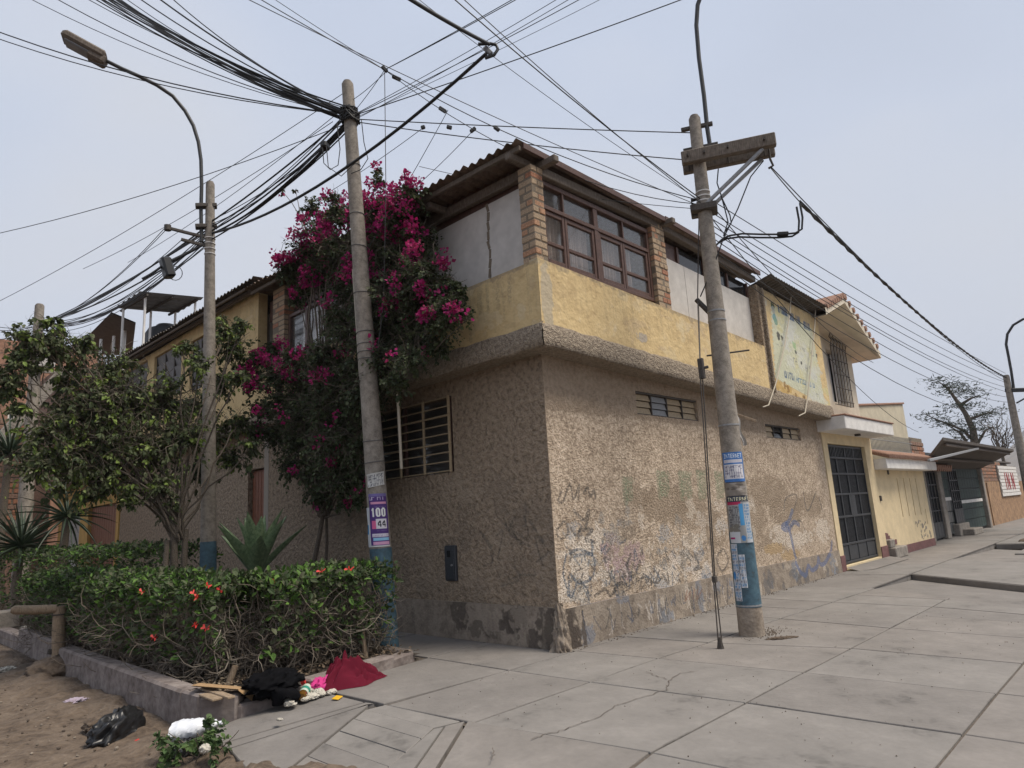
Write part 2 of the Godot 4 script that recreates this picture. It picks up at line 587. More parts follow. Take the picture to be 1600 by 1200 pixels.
	# bricks: bare and smeared with mortar
	grained("brick_red", lin(0.33, 0.155, 0.092), 0.3, 0.6, blend([[mid, 1.0], [fine, 0.8]]), 0.92, 0.5)
	grained("brick_orange", lin(0.40, 0.225, 0.135), 0.25, 0.7, blend([[mid, 1.0], [fine, 0.8]]), 0.92, 0.5)
	grained("brick_smeared", lin(0.37, 0.275, 0.185), 0.3, 0.5, blend([[mid, 1.0], [fine, 0.8], [ridge, 0.5]]), 0.95, 0.7)
	grained("brick_dull", lin(0.235, 0.145, 0.105), 0.3, 0.9, blend([[mid, 1.0], [fine, 0.8]]), 0.95, 0.5)
	grained("far_brick", lin(0.27, 0.15, 0.10), 0.25, 2.9, blend([[mid, 1.0], [coarse, 0.8]]), 0.95, 0.5)
	grained("mortar", lin(0.19, 0.155, 0.115), 0.3, 0.6, fine, 0.97, 0.5)
	# timber
	var wg := grain_bytes()
	surf("frame_wood", 0.8, ramp_tex(wg, [[0.1, lin(0.045, 0.022, 0.016)], [0.6, lin(0.098, 0.05, 0.036)], [1.0, lin(0.16, 0.09, 0.065)]]), null, 0.0, 0.5)
	surf("grey_timber", 0.9, ramp_tex(wg, [[0.1, lin(0.075, 0.06, 0.048)], [0.6, lin(0.15, 0.122, 0.098)], [1.0, lin(0.23, 0.195, 0.16)]]), grey_tex(wg), 0.4, 0.85)
	surf("door_wood", 0.9, ramp_tex(wg, [[0.1, lin(0.11, 0.036, 0.018)], [0.6, lin(0.20, 0.068, 0.033)], [1.0, lin(0.27, 0.11, 0.055)]]), null, 0.0, 0.45)
	surf("bare_wood", 0.7, ramp_tex(wg, [[0.1, lin(0.16, 0.115, 0.07)], [0.6, lin(0.29, 0.215, 0.145)], [1.0, lin(0.40, 0.31, 0.22)]]), grey_tex(wg), 0.4, 0.8)
	surf("bark", 0.5, ramp_tex(blend([[ridge, 1.0], [fine, 0.7]]), [[0.1, lin(0.05, 0.038, 0.028)], [0.6, lin(0.125, 0.10, 0.076)], [1.0, lin(0.20, 0.165, 0.13)]]), grey_tex(ridge), 0.8)
	# sheets, metal, glass
	grained("roof_sheet", lin(0.15, 0.108, 0.082), 0.4, 1.3, blend([[coarse, 1.0], [mid, 0.8], [fine, 0.4]]), 0.8, 0.2)
	grained("roof_sheet_dark", lin(0.085, 0.072, 0.062), 0.35, 1.3, blend([[coarse, 1.0], [mid, 0.8], [fine, 0.4]]), 0.75, 0.2)
	grained("zinc", lin(0.17, 0.175, 0.185), 0.2, 1.3, blend([[coarse, 1.0], [mid, 0.8]]), 0.5, 0.1)
	grained("white_board", lin(0.50, 0.475, 0.445), 0.11, 2.3, blend([[coarse, 1.2], [mid, 0.6]]), 0.75)
	grained("cream_wall", lin(0.66, 0.535, 0.335), 0.09, 2.7, blend([[coarse, 1.2], [mid, 0.5]]), 0.88, 0.2)
	grained("pale_wall", lin(0.62, 0.555, 0.445), 0.09, 2.7, blend([[coarse, 1.2], [mid, 0.5]]), 0.88, 0.2)
	grained("olive_cream", lin(0.50, 0.45, 0.34), 0.1, 2.7, blend([[coarse, 1.2], [mid, 0.5]]), 0.88, 0.2)
	grained("white_paint", lin(0.70, 0.68, 0.65), 0.1, 1.9, blend([[coarse, 1.2], [mid, 0.5]]), 0.8)
	grained("ochre_house", lin(0.50, 0.31, 0.10), 0.12, 1.9, blend([[coarse, 1.2], [mid, 0.5]]), 0.85)
	grained("oxblood", lin(0.16, 0.075, 0.072), 0.25, 1.1, blend([[coarse, 1.0], [mid, 0.8]]), 0.85)
	grained("roof_tile", lin(0.30, 0.175, 0.125), 0.4, 0.8, blend([[mid, 1.0], [fine, 0.8]]), 0.9, 0.4)
	grained("earth_wall", lin(0.30, 0.185, 0.105), 0.35, 2.3, blend([[coarse, 1.2], [mid, 0.8]]), 0.95, 0.6)
	grained("gate_metal", lin(0.018, 0.019, 0.022), 0.35, 1.1, blend([[coarse, 1.0], [mid, 0.8]]), 0.5)
	grained("gate_plate", lin(0.032, 0.034, 0.038), 0.3, 1.1, blend([[coarse, 1.0], [mid, 0.8]]), 0.5)
	grained("green_tile", lin(0.022, 0.042, 0.037), 0.3, 1.1, blend([[coarse, 1.0], [mid, 0.8]]), 0.7)
	grained("grey_tile", lin(0.085, 0.09, 0.088), 0.25, 0.9, blend([[coarse, 1.0], [mid, 0.8]]), 0.35)
	grained("bar_paint", lin(0.37, 0.285, 0.18), 0.2, 0.7, mid, 0.6)
	grained("steel", lin(0.25, 0.255, 0.26), 0.2, 0.7, mid, 0.45)
	grained("rust_steel", lin(0.06, 0.05, 0.042), 0.4, 0.5, mid, 0.7)
	grained("arm_steel", lin(0.028, 0.029, 0.03), 0.25, 0.7, mid, 0.5)
	plain("cable", lin(0.012, 0.012, 0.013), 0.55)
	plain("cable_grey", lin(0.10, 0.10, 0.10), 0.6)
	plain("cable_pale", lin(0.42, 0.37, 0.29), 0.6)
	plain("room_plaster", lin(0.30, 0.265, 0.225), 0.95)
	plain("glass", lin(0.35, 0.34, 0.33), 0.06).albedo_color.a = 0.07
	mats.glass.transparency = BaseMaterial3D.TRANSPARENCY_ALPHA
	plain("dark_glass", lin(0.02, 0.022, 0.025), 0.08)
	grained("curtain", lin(0.30, 0.235, 0.20), 0.1, 0.6, mid, 0.9)
	plain("black_plastic", lin(0.012, 0.012, 0.013), 0.35)
	grained("tank_plastic", lin(0.022, 0.026, 0.03), 0.3, 0.8, mid, 0.45)
	grained("meter_steel", lin(0.035, 0.04, 0.048), 0.3, 0.4, mid, 0.4)
	leafy("leaf", 0.5, 0.62).metallic_specular = 0.35
	leafy("petal", 0.7, 0.7)
	leafy("twig", 0.0, 0.9)
	surf("agave_skin", 0.4, ramp_tex(blend([[coarse, 1.0], [mid, 0.5]]), [[0.1, lin(0.075, 0.12, 0.06)], [0.5, lin(0.135, 0.195, 0.10)], [0.9, lin(0.21, 0.27, 0.15)]]), null, 0.0, 0.5)
	plain("agave_dry", lin(0.30, 0.27, 0.22), 0.9)
	surf("yucca_skin", 0.4, ramp_tex(mid, [[0.1, lin(0.018, 0.03, 0.018)], [0.9, lin(0.055, 0.085, 0.045)]]), null, 0.0, 0.5)

func grain_bytes() -> PackedByteArray:   # streaks that run up and along
	var f := nz(41, 0.02, 0, 512, 3)
	var g := nz(42, 0.12, 0, 512, 2)
	var out := PackedByteArray()
	out.resize(512 * 512)
	for y in 512:
		for x in 512:
			out[y * 512 + x] = (int(g[(y / 12 % 512) * 512 + x]) * 3 + int(f[y * 512 + x]) * 2) / 5
	return out

# ================================================================= ground, pavement, planting bed
func slab_top(st: Shape, p: Array, y: float, deep: float, bev := 0.006) -> void:   # a paving slab from its corners, counter-clockwise from above
	var mid := Vector3.ZERO
	for q in p: mid += q / p.size()
	var top := []
	var low := []
	var foot := []
	for q in p:
		var inward: Vector3 = (mid - q).normalized()
		top.append(Vector3(q.x, y + q.y, q.z) + inward * bev)
		low.append(Vector3(q.x, y + q.y - bev, q.z))
		foot.append(Vector3(q.x, y + q.y - deep, q.z))
	var inside := Vector3(mid.x, y - 1.0, mid.z)
	st.poly(top.duplicate(), inside)
	for k in p.size():
		var j := (k + 1) % p.size()
		st.poly([top[k], top[j], low[j], low[k]], inside)
		st.poly([low[k], low[j], foot[j], foot[k]], Vector3(mid.x, y - deep * 0.5, mid.z))

func paver(parent: Node3D, p: Array, gap := 0.011, y := 0.0, deep := 0.1) -> void:
	var mid := Vector3.ZERO
	for q in p: mid += q / p.size()
	var q2 := []
	for q in p:
		var d: Vector3 = mid - q
		d.y = 0
		q2.append(q + d.normalized() * gap * 1.3)
	var st := Shape.new()
	slab_top(st, q2, y + rng.randf_range(-0.003, 0.002), deep)
	obj("slab", st, mats["slab_%d" % (rng.randi() % 3)], parent)

func v3(x: float, z: float, y := 0.0) -> Vector3:
	return Vector3(x, y, z)

func build_ground() -> void:
	# one sheet of dirt to the horizon, finer and uneven where the lane is seen
	var xs := [-3000.0, -600.0, -120.0, -40.0, -20.0, -12.0]
	var zs := [-3000.0, -600.0, -120.0, -50.0, -30.0, -20.0, -14.0]
	for k in 60: xs.append(-9.0 + k * 0.1)
	for k in 110: zs.append(-9.0 + k * 0.1)
	xs += [0.0, 6.0, 20.0, 60.0, 300.0, 3000.0]
	zs += [3.0, 8.0, 20.0, 60.0, 300.0, 3000.0]
	var f := FastNoiseLite.new()
	f.seed = 8
	f.frequency = 0.7
	f.fractal_octaves = 5
	var lumps := func(x: float, z: float) -> float:
		if x > -3.1: return -0.32
		if x < -9.0 or z < -9.0 or z > 2.0: return -0.17
		var y := -0.165 + 0.05 * f.get_noise_2d(x, z) + 0.05 * maxf(0.0, f.get_noise_2d(x * 4.0 + 50.0, z * 4.0)) * smoothstep(-5.8, -4.2, x)
		y += 0.08 * exp(-pow((x + 4.05) / 0.25, 2.0)) * (0.6 + f.get_noise_2d(x * 3.0, z * 3.0))      # swept up against the kerb
		y += (0.17 + 0.10 * f.get_noise_2d(x * 3.5 + 9.0, z * 3.5)) * exp(-pow((x + 3.95) / 0.5, 2.0) - pow((z - 1.1) / 0.7, 2.0))                       # washed over the ramp
		return y
	var st := Shape.new()
	st.sheet(xs.size() - 1, zs.size() - 1, func(u, v):
		var x: float = xs[int(round(u * (xs.size() - 1)))]
		var z: float = zs[zs.size() - 1 - int(round(v * (zs.size() - 1)))]
		return Vector3(x, lumps.call(x, z), z))
	structure("ground", st, mats.dirt)
	# pavement: a bed under the joints and single slabs
	var pv := Node3D.new()
	pv.name = "pavement"
	add_child(pv)
	tag(pv, "", "", "", "structure")
	var bed := Shape.new()
	bed.poly([v3(-2.6, -1.35, -0.02), v3(-2.6, 9.0, -0.02), v3(5.0, 9.0, -0.02), v3(5.0, 3.5, -0.02), v3(6.85, 1.40, -0.02), v3(6.85, -0.02, -0.02), v3(-0.0, 0.0, -0.02), v3(-0.0, -1.35, -0.02)], Vector3(0, -5, 1))
	bed.poly([v3(-1.1, -1.3, -0.021), v3(0.0, -1.3, -0.021), v3(0.0, -30.0, -0.021), v3(-1.1, -30.0, -0.021)], Vector3(0, -5, 0))
	bed.poly([v3(6.8, 1.40, -0.021), v3(45.0, 1.40, -0.021), v3(45.0, -0.6, -0.021), v3(6.8, -0.6, -0.021)], Vector3(0, -5, 0))
	obj("bed", bed, mats.joint, pv)
	var lx := [-2.55, -1.03, 0.2, 1.55, 3.0, 4.03, 4.95, 5.9, 6.83]
	var lz := [0.15, 1.22, 2.76, 4.28, 5.8, 7.3]
	var skew := [[-0.08, 0.0, 0.22, 0.3, 0.35, 0.4], [-0.03, 0.01, 0.11, 0.14, 0.16, 0.2], [-0.12, -0.02, 0.09, 0.12, 0.1, 0.1], [-0.45, -0.35, 0.02, 0.0, 0.0, 0.0], [0.3, 0.15, -0.04, -0.12, -0.15, -0.2], [0.1, 0.05, 0.0, -0.1, -0.1, -0.1], [0.05, 0.0, -0.05, -0.1, -0.1, -0.1], [0.0, 0.0, 0.0, 0.0, 0.0, 0.0], [0.0, 0.0, 0.0, 0.0, 0.0, 0.0]]
	var node := func(i: int, j: int) -> Vector3:
		return v3(lx[i] + skew[i][j], lz[j] + (0.11 if j == 1 else 0.02) * maxf(0.0, lx[i] - 0.2) * 0.35)
	for i in lx.size() - 1:
		for j in lz.size() - 1:
			var a: Vector3 = node.call(i, j)
			var b: Vector3 = node.call(i + 1, j)
			var c: Vector3 = node.call(i + 1, j + 1)
			var d: Vector3 = node.call(i, j + 1)
			var edge := func(z: float) -> float: return 6.83 - (z - 1.42) * 0.82     # the slanting end of the forecourt
			if j >= 1:
				if a.x > edge.call(a.z) - 0.05: continue
				if b.x > edge.call(b.z): b.x = edge.call(b.z)
				if c.x > edge.call(c.z): c.x = maxf(edge.call(c.z), d.x + 0.05)
				if d.x > edge.call(d.z): d.x = edge.call(d.z)
			paver(pv, [d, c, b, a])
	# strip along the street front, from the corner out to the far houses
	var x := -1.03
	var wx := [-1.06, 0.05, 1.05, 2.2, 3.3, 4.5, 5.7, 6.83]
	for k in wx.size() - 1:
		var z0 := 0.0 if k > 0 else -0.45
		paver(pv, [v3(wx[k], 0.15 + 0.01 * k), v3(wx[k + 1], 0.15 + 0.01 * (k + 1)), v3(wx[k + 1], z0 + 0.02), v3(wx[k], z0)])
	for k in 14:
		var x0 := 6.83 + k * 2.35
		paver(pv, [v3(x0, 1.39), v3(x0 + 2.35, 1.39), v3(x0 + 2.35, -0.5), v3(x0, -0.5)], 0.008, 0.0, 0.25)
	# between the bed of plants and the corner
	paver(pv, [v3(-2.62, 0.08), v3(-1.07, 0.15), v3(-1.07, -1.2), v3(-2.66, -1.0)])
	paver(pv, [v3(-1.05, -0.46), v3(0.0, -0.01), v3(0.0, -1.3), v3(-1.06, -1.22)])
	for k in 14:
		paver(pv, [v3(-1.05, -1.24 - k * 1.5), v3(0.0, -1.32 - k * 1.5), v3(0.0, -2.8 - k * 1.5), v3(-1.05, -2.74 - k * 1.5)])
	# ramp towards the lane: flat wings and a ribbed middle that falls away
	var fall := func(q: Vector3) -> Vector3: return Vector3(q.x, -0.085 * clampf((-2.7 - q.x) / 1.3, 0.0, 1.3), q.z)
	var rows := [[-2.80, 0.06, 1.02], [-3.0, 0.177, 1.12], [-3.23, 0.317, 1.23], [-3.45, 0.452, 1.33], [-3.66, 0.58, 1.43], [-3.9, 0.726, 1.54], [-4.1, 0.848, 1.63]]
	var rbed := Shape.new()
	rbed.poly([v3(-2.5, -1.0, -0.03), v3(-4.1, -0.9, -0.145), v3(-4.1, 2.4, -0.15), v3(-4.1, 4.3, -0.15), v3(-2.2, 4.3, -0.03)], Vector3(-3, -5, 1))
	obj("bed", rbed, mats.joint, pv)
	for k in rows.size() - 1:
		paver(pv, [fall.call(v3(rows[k + 1][0], rows[k + 1][2] + 0.02)), fall.call(v3(rows[k][0], rows[k][2] + 0.02)), fall.call(v3(rows[k][0], rows[k][1])), fall.call(v3(rows[k + 1][0], rows[k + 1][1]))], 0.012)
	paver(pv, [v3(-2.80, 1.02), v3(-2.57, 1.1), v3(-2.62, 0.1), v3(-2.80, 0.06)].map(fall))
	paver(pv, [v3(-4.1, 2.03), v3(-2.74, 1.08), v3(-2.80, 1.04), v3(-4.1, 1.64)].map(fall), 0.005)
	paver(pv, [v3(-4.1, 2.23), v3(-2.55, 1.12), v3(-2.71, 1.08), v3(-4.1, 2.06)].map(fall), 0.004)
	paver(pv, [v3(-4.1, 2.9), v3(-2.34, 2.75), v3(-2.54, 1.15), v3(-4.1, 2.27)].map(fall), 0.004)
	paver(pv, [v3(-4.1, 4.3), v3(-2.26, 4.27), v3(-2.34, 2.78), v3(-4.1, 2.93)].map(fall), 0.006)
	paver(pv, [v3(-4.12, 0.84), v3(-2.81, 0.05), v3(-2.70, -0.03), v3(-3.93, -0.18)].map(fall))
	paver(pv, [v3(-3.93, -0.2), v3(-2.70, -0.05), v3(-2.64, -0.02), v3(-2.66, -0.12), v3(-3.91, -0.36)].map(fall), 0.006)
	paver(pv, [v3(-3.91, -0.38), v3(-2.67, -0.14), v3(-2.68, -1.0), v3(-3.85, -0.85)].map(fall))
	# cracks in the slabs
	for q in [[[1085, 1048], [1062, 1052], [1045, 1064], [1040, 1078], [1005, 1088], [962, 1102], [930, 1122], [882, 1140], [850, 1148], [826, 1156]], [[770, 1168], [772, 1180], [765, 1190]], [[1010, 1049], [1022, 1054], [1045, 1062]]]:
		var cs := Shape.new()
		var last := Vector3.ZERO
		var pts := []
		for k in q.size() - 1:
			for j in 5:
				var t := j / 5.0
				pts.append(on_y(lerpf(q[k][0], q[k + 1][0], t) + rng.randf_range(-2.5, 2.5), lerpf(q[k][1], q[k + 1][1], t) + rng.randf_range(-0.8, 0.8), 0.006))
		for k in pts.size() - 1:
			var sd: Vector3 = (pts[k + 1] - pts[k]).cross(Vector3.UP).normalized() * rng.randf_range(0.0022, 0.0045)
			cs.poly([pts[k] - sd, pts[k] + sd, pts[k + 1] + sd, pts[k + 1] - sd], Vector3(0, -5, 0))
		obj("crack", cs, mats.joint, pv)
	# the drive beyond the forecourt: sunk between kerbs, then the next raised drive
	var road := Shape.new()
	road.poly([v3(6.84, 1.40, -0.03), v3(3.5, 5.5, -0.03), v3(3.5, 12.0, -0.05), v3(7.6, 12.0, -0.13), v3(7.8, 3.6, -0.13), v3(9.45, 1.40, -0.13)], Vector3(6, -5, 3))
	structure("driveway_ramp", road, mats.slab_0)
	var nxt := Shape.new()
	slab_top(nxt, [v3(9.46, 1.395), v3(7.8, 3.6), v3(7.6, 12.0), v3(10.4, 12.0), v3(11.6, 4.0), v3(12.98, 1.395)], -0.01, 0.22, 0.02)
	structure("driveway", nxt, mats.slab_2)
	var road2 := Shape.new()
	road2.poly([v3(12.98, 1.39, -0.02), v3(11.6, 4.0, -0.03), v3(10.4, 12.0, -0.03), v3(16.5, 12.0, -0.17), v3(17.2, 3.0, -0.17), v3(18.4, 1.39, -0.17)], Vector3(14, -5, 3))
	structure("driveway_ramp", road2, mats.slab_1)
	var step := Shape.new()
	step.box(Vector3(15.4, -0.16, 2.3), Vector3(21.0, -0.06, 9.0), 0.02)
	step.box(Vector3(18.4, -0.2, 1.42), Vector3(26.0, 0.0, 4.0), 0.03)
	structure("driveway", step, mats.slab_2)
	var verge := Shape.new()
	verge.box(Vector3(19.0, -0.2, 1.9), Vector3(26.0, 0.06, 3.6), 0.05)
	structure("verge", verge, mats.dirt)
	# planting bed: soil inside a low concrete kerb
	var soil := Shape.new()
	soil.sheet(20, 60, func(u, v):
		var z: float = lerpf(-1.25, -30.0, v)
		var p := Vector3(lerpf(-3.62, -1.15, u), 0.06, z)
		p.y += 0.05 * f.get_noise_2d(p.x * 3.0, p.z * 3.0)
		return p)
	structure("soil", soil, mats.soil)
	var kb := Node3D.new()
	kb.name = "kerb"
	add_child(kb)
	tag(kb, "", "", "", "structure")
	var runs := [[v3(-3.72, -6.3), v3(-3.72, -1.5), 0.17], [v3(-3.66, -9.1), v3(-3.70, -6.35), 0.22], [v3(-3.6, -30.0), v3(-3.66, -9.15), 0.10]]
	for r in runs:
		var st2 := Shape.new()
		st2.beam(r[0] + Vector3(0, r[2] * 0.5 - 0.14, 0), r[1] + Vector3(0, r[2] * 0.5 - 0.14, 0), 0.2, r[2] + 0.28, 0.025)
		obj("kerb_stone", st2, mats.kerb, kb)
	# rounded, broken nose and the run along the pavement
	var nose := [v3(-3.72, -1.49), v3(-3.70, -1.18), v3(-3.5, -0.98), v3(-3.2, -0.98), v3(-2.75, -1.06), v3(-2.2, -1.13), v3(-1.65, -1.22), v3(-1.3, -1.34), v3(-1.12, -1.62), v3(-1.09, -2.4), v3(-1.09, -5.0), v3(-1.09, -9.0), v3(-1.09, -16.0), v3(-1.09, -30.0)]
	var tall := [0.17, 0.15, 0.06, 0.07, 0.12, 0.13, 0.10, 0.07, 0.06, 0.06, 0.06, 0.06, 0.06]
	for k in nose.size() - 1:
		var st2 := Shape.new()
		var h: float = tall[k]
		var dirn: Vector3 = (nose[k + 1] - nose[k]).normalized() * 0.03
		st2.beam(nose[k] - dirn + Vector3(0, h * 0.5 - 0.14, 0), nose[k + 1] + dirn + Vector3(0, h * 0.5 - 0.14 + 0.002 * (k % 2), 0), 0.19 + 0.004 * (k % 2), h + 0.28, 0.02)
		obj("kerb_stone", st2, mats.kerb, kb)
	# far hill
	var hl := Shape.new()
	hl.sheet(60, 12, func(u, v):
		var a := lerpf(-0.25, 0.75, u)
		var r := lerpf(1500.0, 900.0, v)
		var y := 210.0 * sin(PI * clampf(1.0 - v, 0.0, 1.0) * 0.5) * (0.12 + 0.88 * exp(-pow((u - 0.24) / 0.1, 2.0))) * (1.0 + 0.35 * f.get_noise_2d(u * 14.0, v * 8.0))
		return Vector3(cos(a) * r, y - 3.0, sin(a) * r))
	grained("hill_ground", lin(0.20, 0.165, 0.13), 0.3, 300.0, nz(3, 0.009), 1.0)
	structure("hill", hl, mats.hill_ground)

# ================================================================= the corner house
const DROP := 0.033      # the upper storey of the street front sinks a little along the street

func up_front() -> Shape:
	var st := Shape.new()
	st.xf = Transform3D(Basis(Vector3(1, -DROP, 0), Vector3.UP, Vector3.BACK), Vector3.ZERO)
	return st

func brick_mesh(s: Vector3, sd: int) -> ArrayMesh:
	var key := "brick %s %d" % [s, sd]
	if not meshes.has(key):
		var g := RandomNumberGenerator.new()
		g.seed = sd
		var st := Shape.new()
		st.obox(Transform3D(), s * Vector3(g.randf_range(0.96, 1.0), g.randf_range(0.93, 1.0), g.randf_range(0.96, 1.0)), 0.007)
		meshes[key] = st.mesh()
	return meshes[key]

func pillar(house: Node3D, lo: Vector3, hi: Vector3, drop := 0.0) -> void:
	var core := Shape.new()
	core.box(lo + Vector3(0.012, 0, 0.012), hi - Vector3(0.012, 0, 0.012))
	var p := obj("brick_pillar", core, mats.mortar, house)
	var h := 0.1
	var rows := int(round((hi.y - lo.y) / h))
	h = (hi.y - lo.y) / rows
	var sx := hi.x - lo.x
	var sz := hi.z - lo.z
	for r in rows:
		var parts := []
		if r % 2 == 0:
			var k := maxi(1, int(round(sx / 0.24)))
			for i in k:
				for j in 2: parts.append([Vector3(lo.x + sx * (i + 0.5) / k, 0, lo.z + sz * (j + 0.5) / 2.0), Vector3(sx / k, h, sz / 2.0)])
		else:
			var k := maxi(2, int(round(sx / 0.12)))
			for i in k: parts.append([Vector3(lo.x + sx * (i + 0.5) / k, 0, lo.z + sz * 0.5), Vector3(sx / k, h, sz)])
		for q in parts:
			var s: Vector3 = q[1] - Vector3(0.014, 0.016, 0.0 if r % 2 else 0.014)
			var at: Vector3 = q[0] + Vector3(rng.randf_range(-0.004, 0.004), lo.y + (r + 0.5) * h, rng.randf_range(-0.004, 0.004))
			var m: String = ["brick_smeared", "brick_smeared", "brick_smeared", "brick_orange", "brick_smeared", "brick_smeared", "brick_smeared", "brick_red"][rng.randi() % 8]
			var b := piece("brick", brick_mesh(s, rng.randi() % 4), mats[m], p, Transform3D(Basis(Vector3.UP, rng.randf_range(-0.02, 0.02)), at))
			b.position = at

func build_corner_house() -> void:
	var H := thing("corner_house", "two storey corner house, brown stucco below and stained yellow parapet with corrugated roof above", "house", Vector3(4.7, 0, -3.8))
	var X := Vector3.RIGHT
	var Y := Vector3.UP
	var Z := Vector3.BACK
	# --- street front, ground floor, with old painted slogans over the stucco
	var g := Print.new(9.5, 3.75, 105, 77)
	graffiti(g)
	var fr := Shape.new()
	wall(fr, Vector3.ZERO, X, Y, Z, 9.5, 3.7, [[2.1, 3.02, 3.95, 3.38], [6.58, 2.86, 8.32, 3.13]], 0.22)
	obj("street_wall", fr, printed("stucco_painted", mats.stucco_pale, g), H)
	var pg := Print.new(9.54, 0.5, 130, 78)
	plinth_marks(pg)
	var pl := Shape.new()
	wall(pl, Vector3(-0.04, 0.0, 0.045), X, Vector3(0, 1, -0.03), Z, 9.54, 0.47, [], 0.06)
	obj("plinth", pl, printed("plinth_street", mats.plinth, pg), H)
	# --- side front, ground floor
	var sl := Shape.new()
	wall(sl, Vector3(-0.004, 0, -7.6), Z, Y, -X, 7.597, 3.9, [[3.2, 2.3, 5.78, 3.43]], 0.22)
	var sg := Print.new(7.6, 3.9, 70, 79)
	for k in 26: sg.blob(rng.randf_range(1.0, 7.5), rng.randf_range(1.7, 3.4), rng.randf_range(0.1, 0.7), rng.randf_range(0.1, 0.5), lin(0.19, 0.148, 0.11), 0.35, 0.9)
	for k in 14: sg.blob(rng.randf_range(4.0, 7.5), rng.randf_range(1.5, 3.2), rng.randf_range(0.1, 0.5), rng.randf_range(0.1, 0.4), lin(0.36, 0.285, 0.21), 0.3, 0.9)
	for k in 16:
		var c := Vector2(rng.randf_range(6.3, 7.5), rng.randf_range(2.1, 3.0))
		sg.curve([c, c + Vector2(rng.randf_range(-0.2, 0.2), rng.randf_range(-0.2, 0.2)), c + Vector2(rng.randf_range(-0.3, 0.3), rng.randf_range(-0.1, 0.3))], 0.02, lin(0.08, 0.07, 0.06), 0.6)
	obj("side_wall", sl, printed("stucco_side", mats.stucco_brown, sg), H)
	var ps := Shape.new()
	wall(ps, Vector3(-0.045, 0, -7.6), Z, Vector3(0.03, 1, 0), -X, 7.64, 0.49, [], 0.06)
	var pp := Print.new(7.6, 0.5, 110, 80)
	for k in 40: pp.blob(7.6 - absf(rng.randfn(0.0, 1.0)), rng.randf_range(0.1, 0.5), rng.randf_range(0.03, 0.22), rng.randf_range(0.1, 0.35), [lin(0.07, 0.055, 0.045), lin(0.11, 0.09, 0.07), lin(0.30, 0.25, 0.2)][k % 3], 0.7, 0.8)
	for k in 40:
		var x0 := rng.randf_range(0.0, 7.6)
		pp.line([Vector2(x0, rng.randf_range(0.05, 0.2)), Vector2(x0 + 0.02, rng.randf_range(0.3, 0.5))], 0.03, lin(0.13, 0.105, 0.085), 0.4, 0.5)
	obj("plinth", ps, printed("plinth_side", mats.plinth, pp), H)
	# broken foot of the corner
	var cr := Shape.new()
	var rn := FastNoiseLite.new()
	rn.seed = 12
	rn.frequency = 5.0
	rn.fractal_octaves = 4
	cr.sheet(24, 16, func(u, v):
		var a: float = lerpf(-2.2, 2.2, u) + PI * 0.25 + PI * 0.5
		var y: float = v * 0.55
		var r := (0.085 + 0.05 * rn.get_noise_2d(u * 3.0, y * 1.4) - 0.06 * pow(v, 3.0)) * (1.0 + 0.5 * pow(1.0 - v, 4.0))
		return Vector3(-0.01 + cos(a) * r, y, 0.01 + sin(a) * r))
	for k in 0:
		var q = [Vector3(-0.03, 0.2, 0.03), Vector3(-0.05, 0.1, 0.09), Vector3(0.06, 0.12, 0.07), Vector3(-0.07, 0.05, 0.04), Vector3(0.13, 0.06, 0.06), Vector3(-0.06, 0.07, -0.08), Vector3(-0.02, 0.36, 0.02)][k]
		cr.obox(Transform3D(Basis.from_euler(Vector3(rng.randf_range(-0.3, 0.3), rng.randf_range(-0.7, 0.7), rng.randf_range(-0.3, 0.3))), q), Vector3(0.09, [0.4, 0.2, 0.22, 0.1, 0.12, 0.14, 0.24][k], 0.07), 0.02)
	obj("broken_corner", cr, mats.plinth, H)
	# --- slab edge that juts out over both fronts
	var lg := Shape.new()
	lg.sheet(60, 5, func(u, v): return ledge_point(u, v, true))
	lg.sheet(50, 5, func(u, v): return ledge_point(u, v, false))
	obj("ledge", lg, mats.rough_band, H)
	var sof := up_front()
	sof.quad(Vector3(-0.33, 3.66, 0.0), Vector3(9.5, 3.66, 0.0), Vector3(9.5, 3.66, 0.34), Vector3(-0.33, 3.66, 0.34))
	sof.xf = Transform3D()
	sof.quad(Vector3(-0.33, 3.665, -7.6), Vector3(0.0, 3.665, -7.6), Vector3(0.0, 3.665, 0.01), Vector3(-0.33, 3.665, 0.01))
	obj("soffit", sof, mats.rough_band, H)
	# --- stained yellow parapets
	var yp := Print.new(6.65, 0.92, 100, 81)
	stains(yp, 46)
	yp.blob(0.13, 0.5, 0.13, 0.55, lin(0.42, 0.36, 0.26), 0.9, 0.4)
	yp.blob(2.25, 0.62, 0.16, 0.1, lin(0.30, 0.30, 0.31), 0.6, 0.7)
	var yr := up_front()
	wall(yr, Vector3(-0.31, 3.9, 0.31), X, Y, Z, 6.62, 0.92, [], 0.14)
	obj("parapet", yr, printed("yellow_street", mats.yellow_wall, yp), H)
	var yq := Print.new(7.9, 0.92, 100, 82)
	stains(yq, 60)
	for k in 12: yq.line([Vector2(5.2 + k * 0.2 + rng.randf_range(-0.05, 0.05), 0.02), Vector2(5.2 + k * 0.2 + rng.randf_range(-0.05, 0.05), rng.randf_range(0.4, 0.85))], rng.randf_range(0.03, 0.1), lin(0.30, 0.235, 0.14), 0.55, 0.4)
	var yl := Shape.new()
	wall(yl, Vector3(-0.312, 3.9, -7.6), Z, Y, -X, 7.9, 0.905, [], 0.14)
	obj("parapet", yl, printed("yellow_side", mats.yellow_wall, yq), H)
	# --- brick pillars of the upper storey
	pillar(H, Vector3(-0.30, 4.8, 0.04), Vector3(-0.05, 6.16, 0.29))
	pillar(H, Vector3(2.58, 4.72, 0.06), Vector3(2.97, 6.2, 0.29))
	pillar(H, Vector3(-0.29, 4.8, -6.95), Vector3(-0.05, 6.45, -6.45))
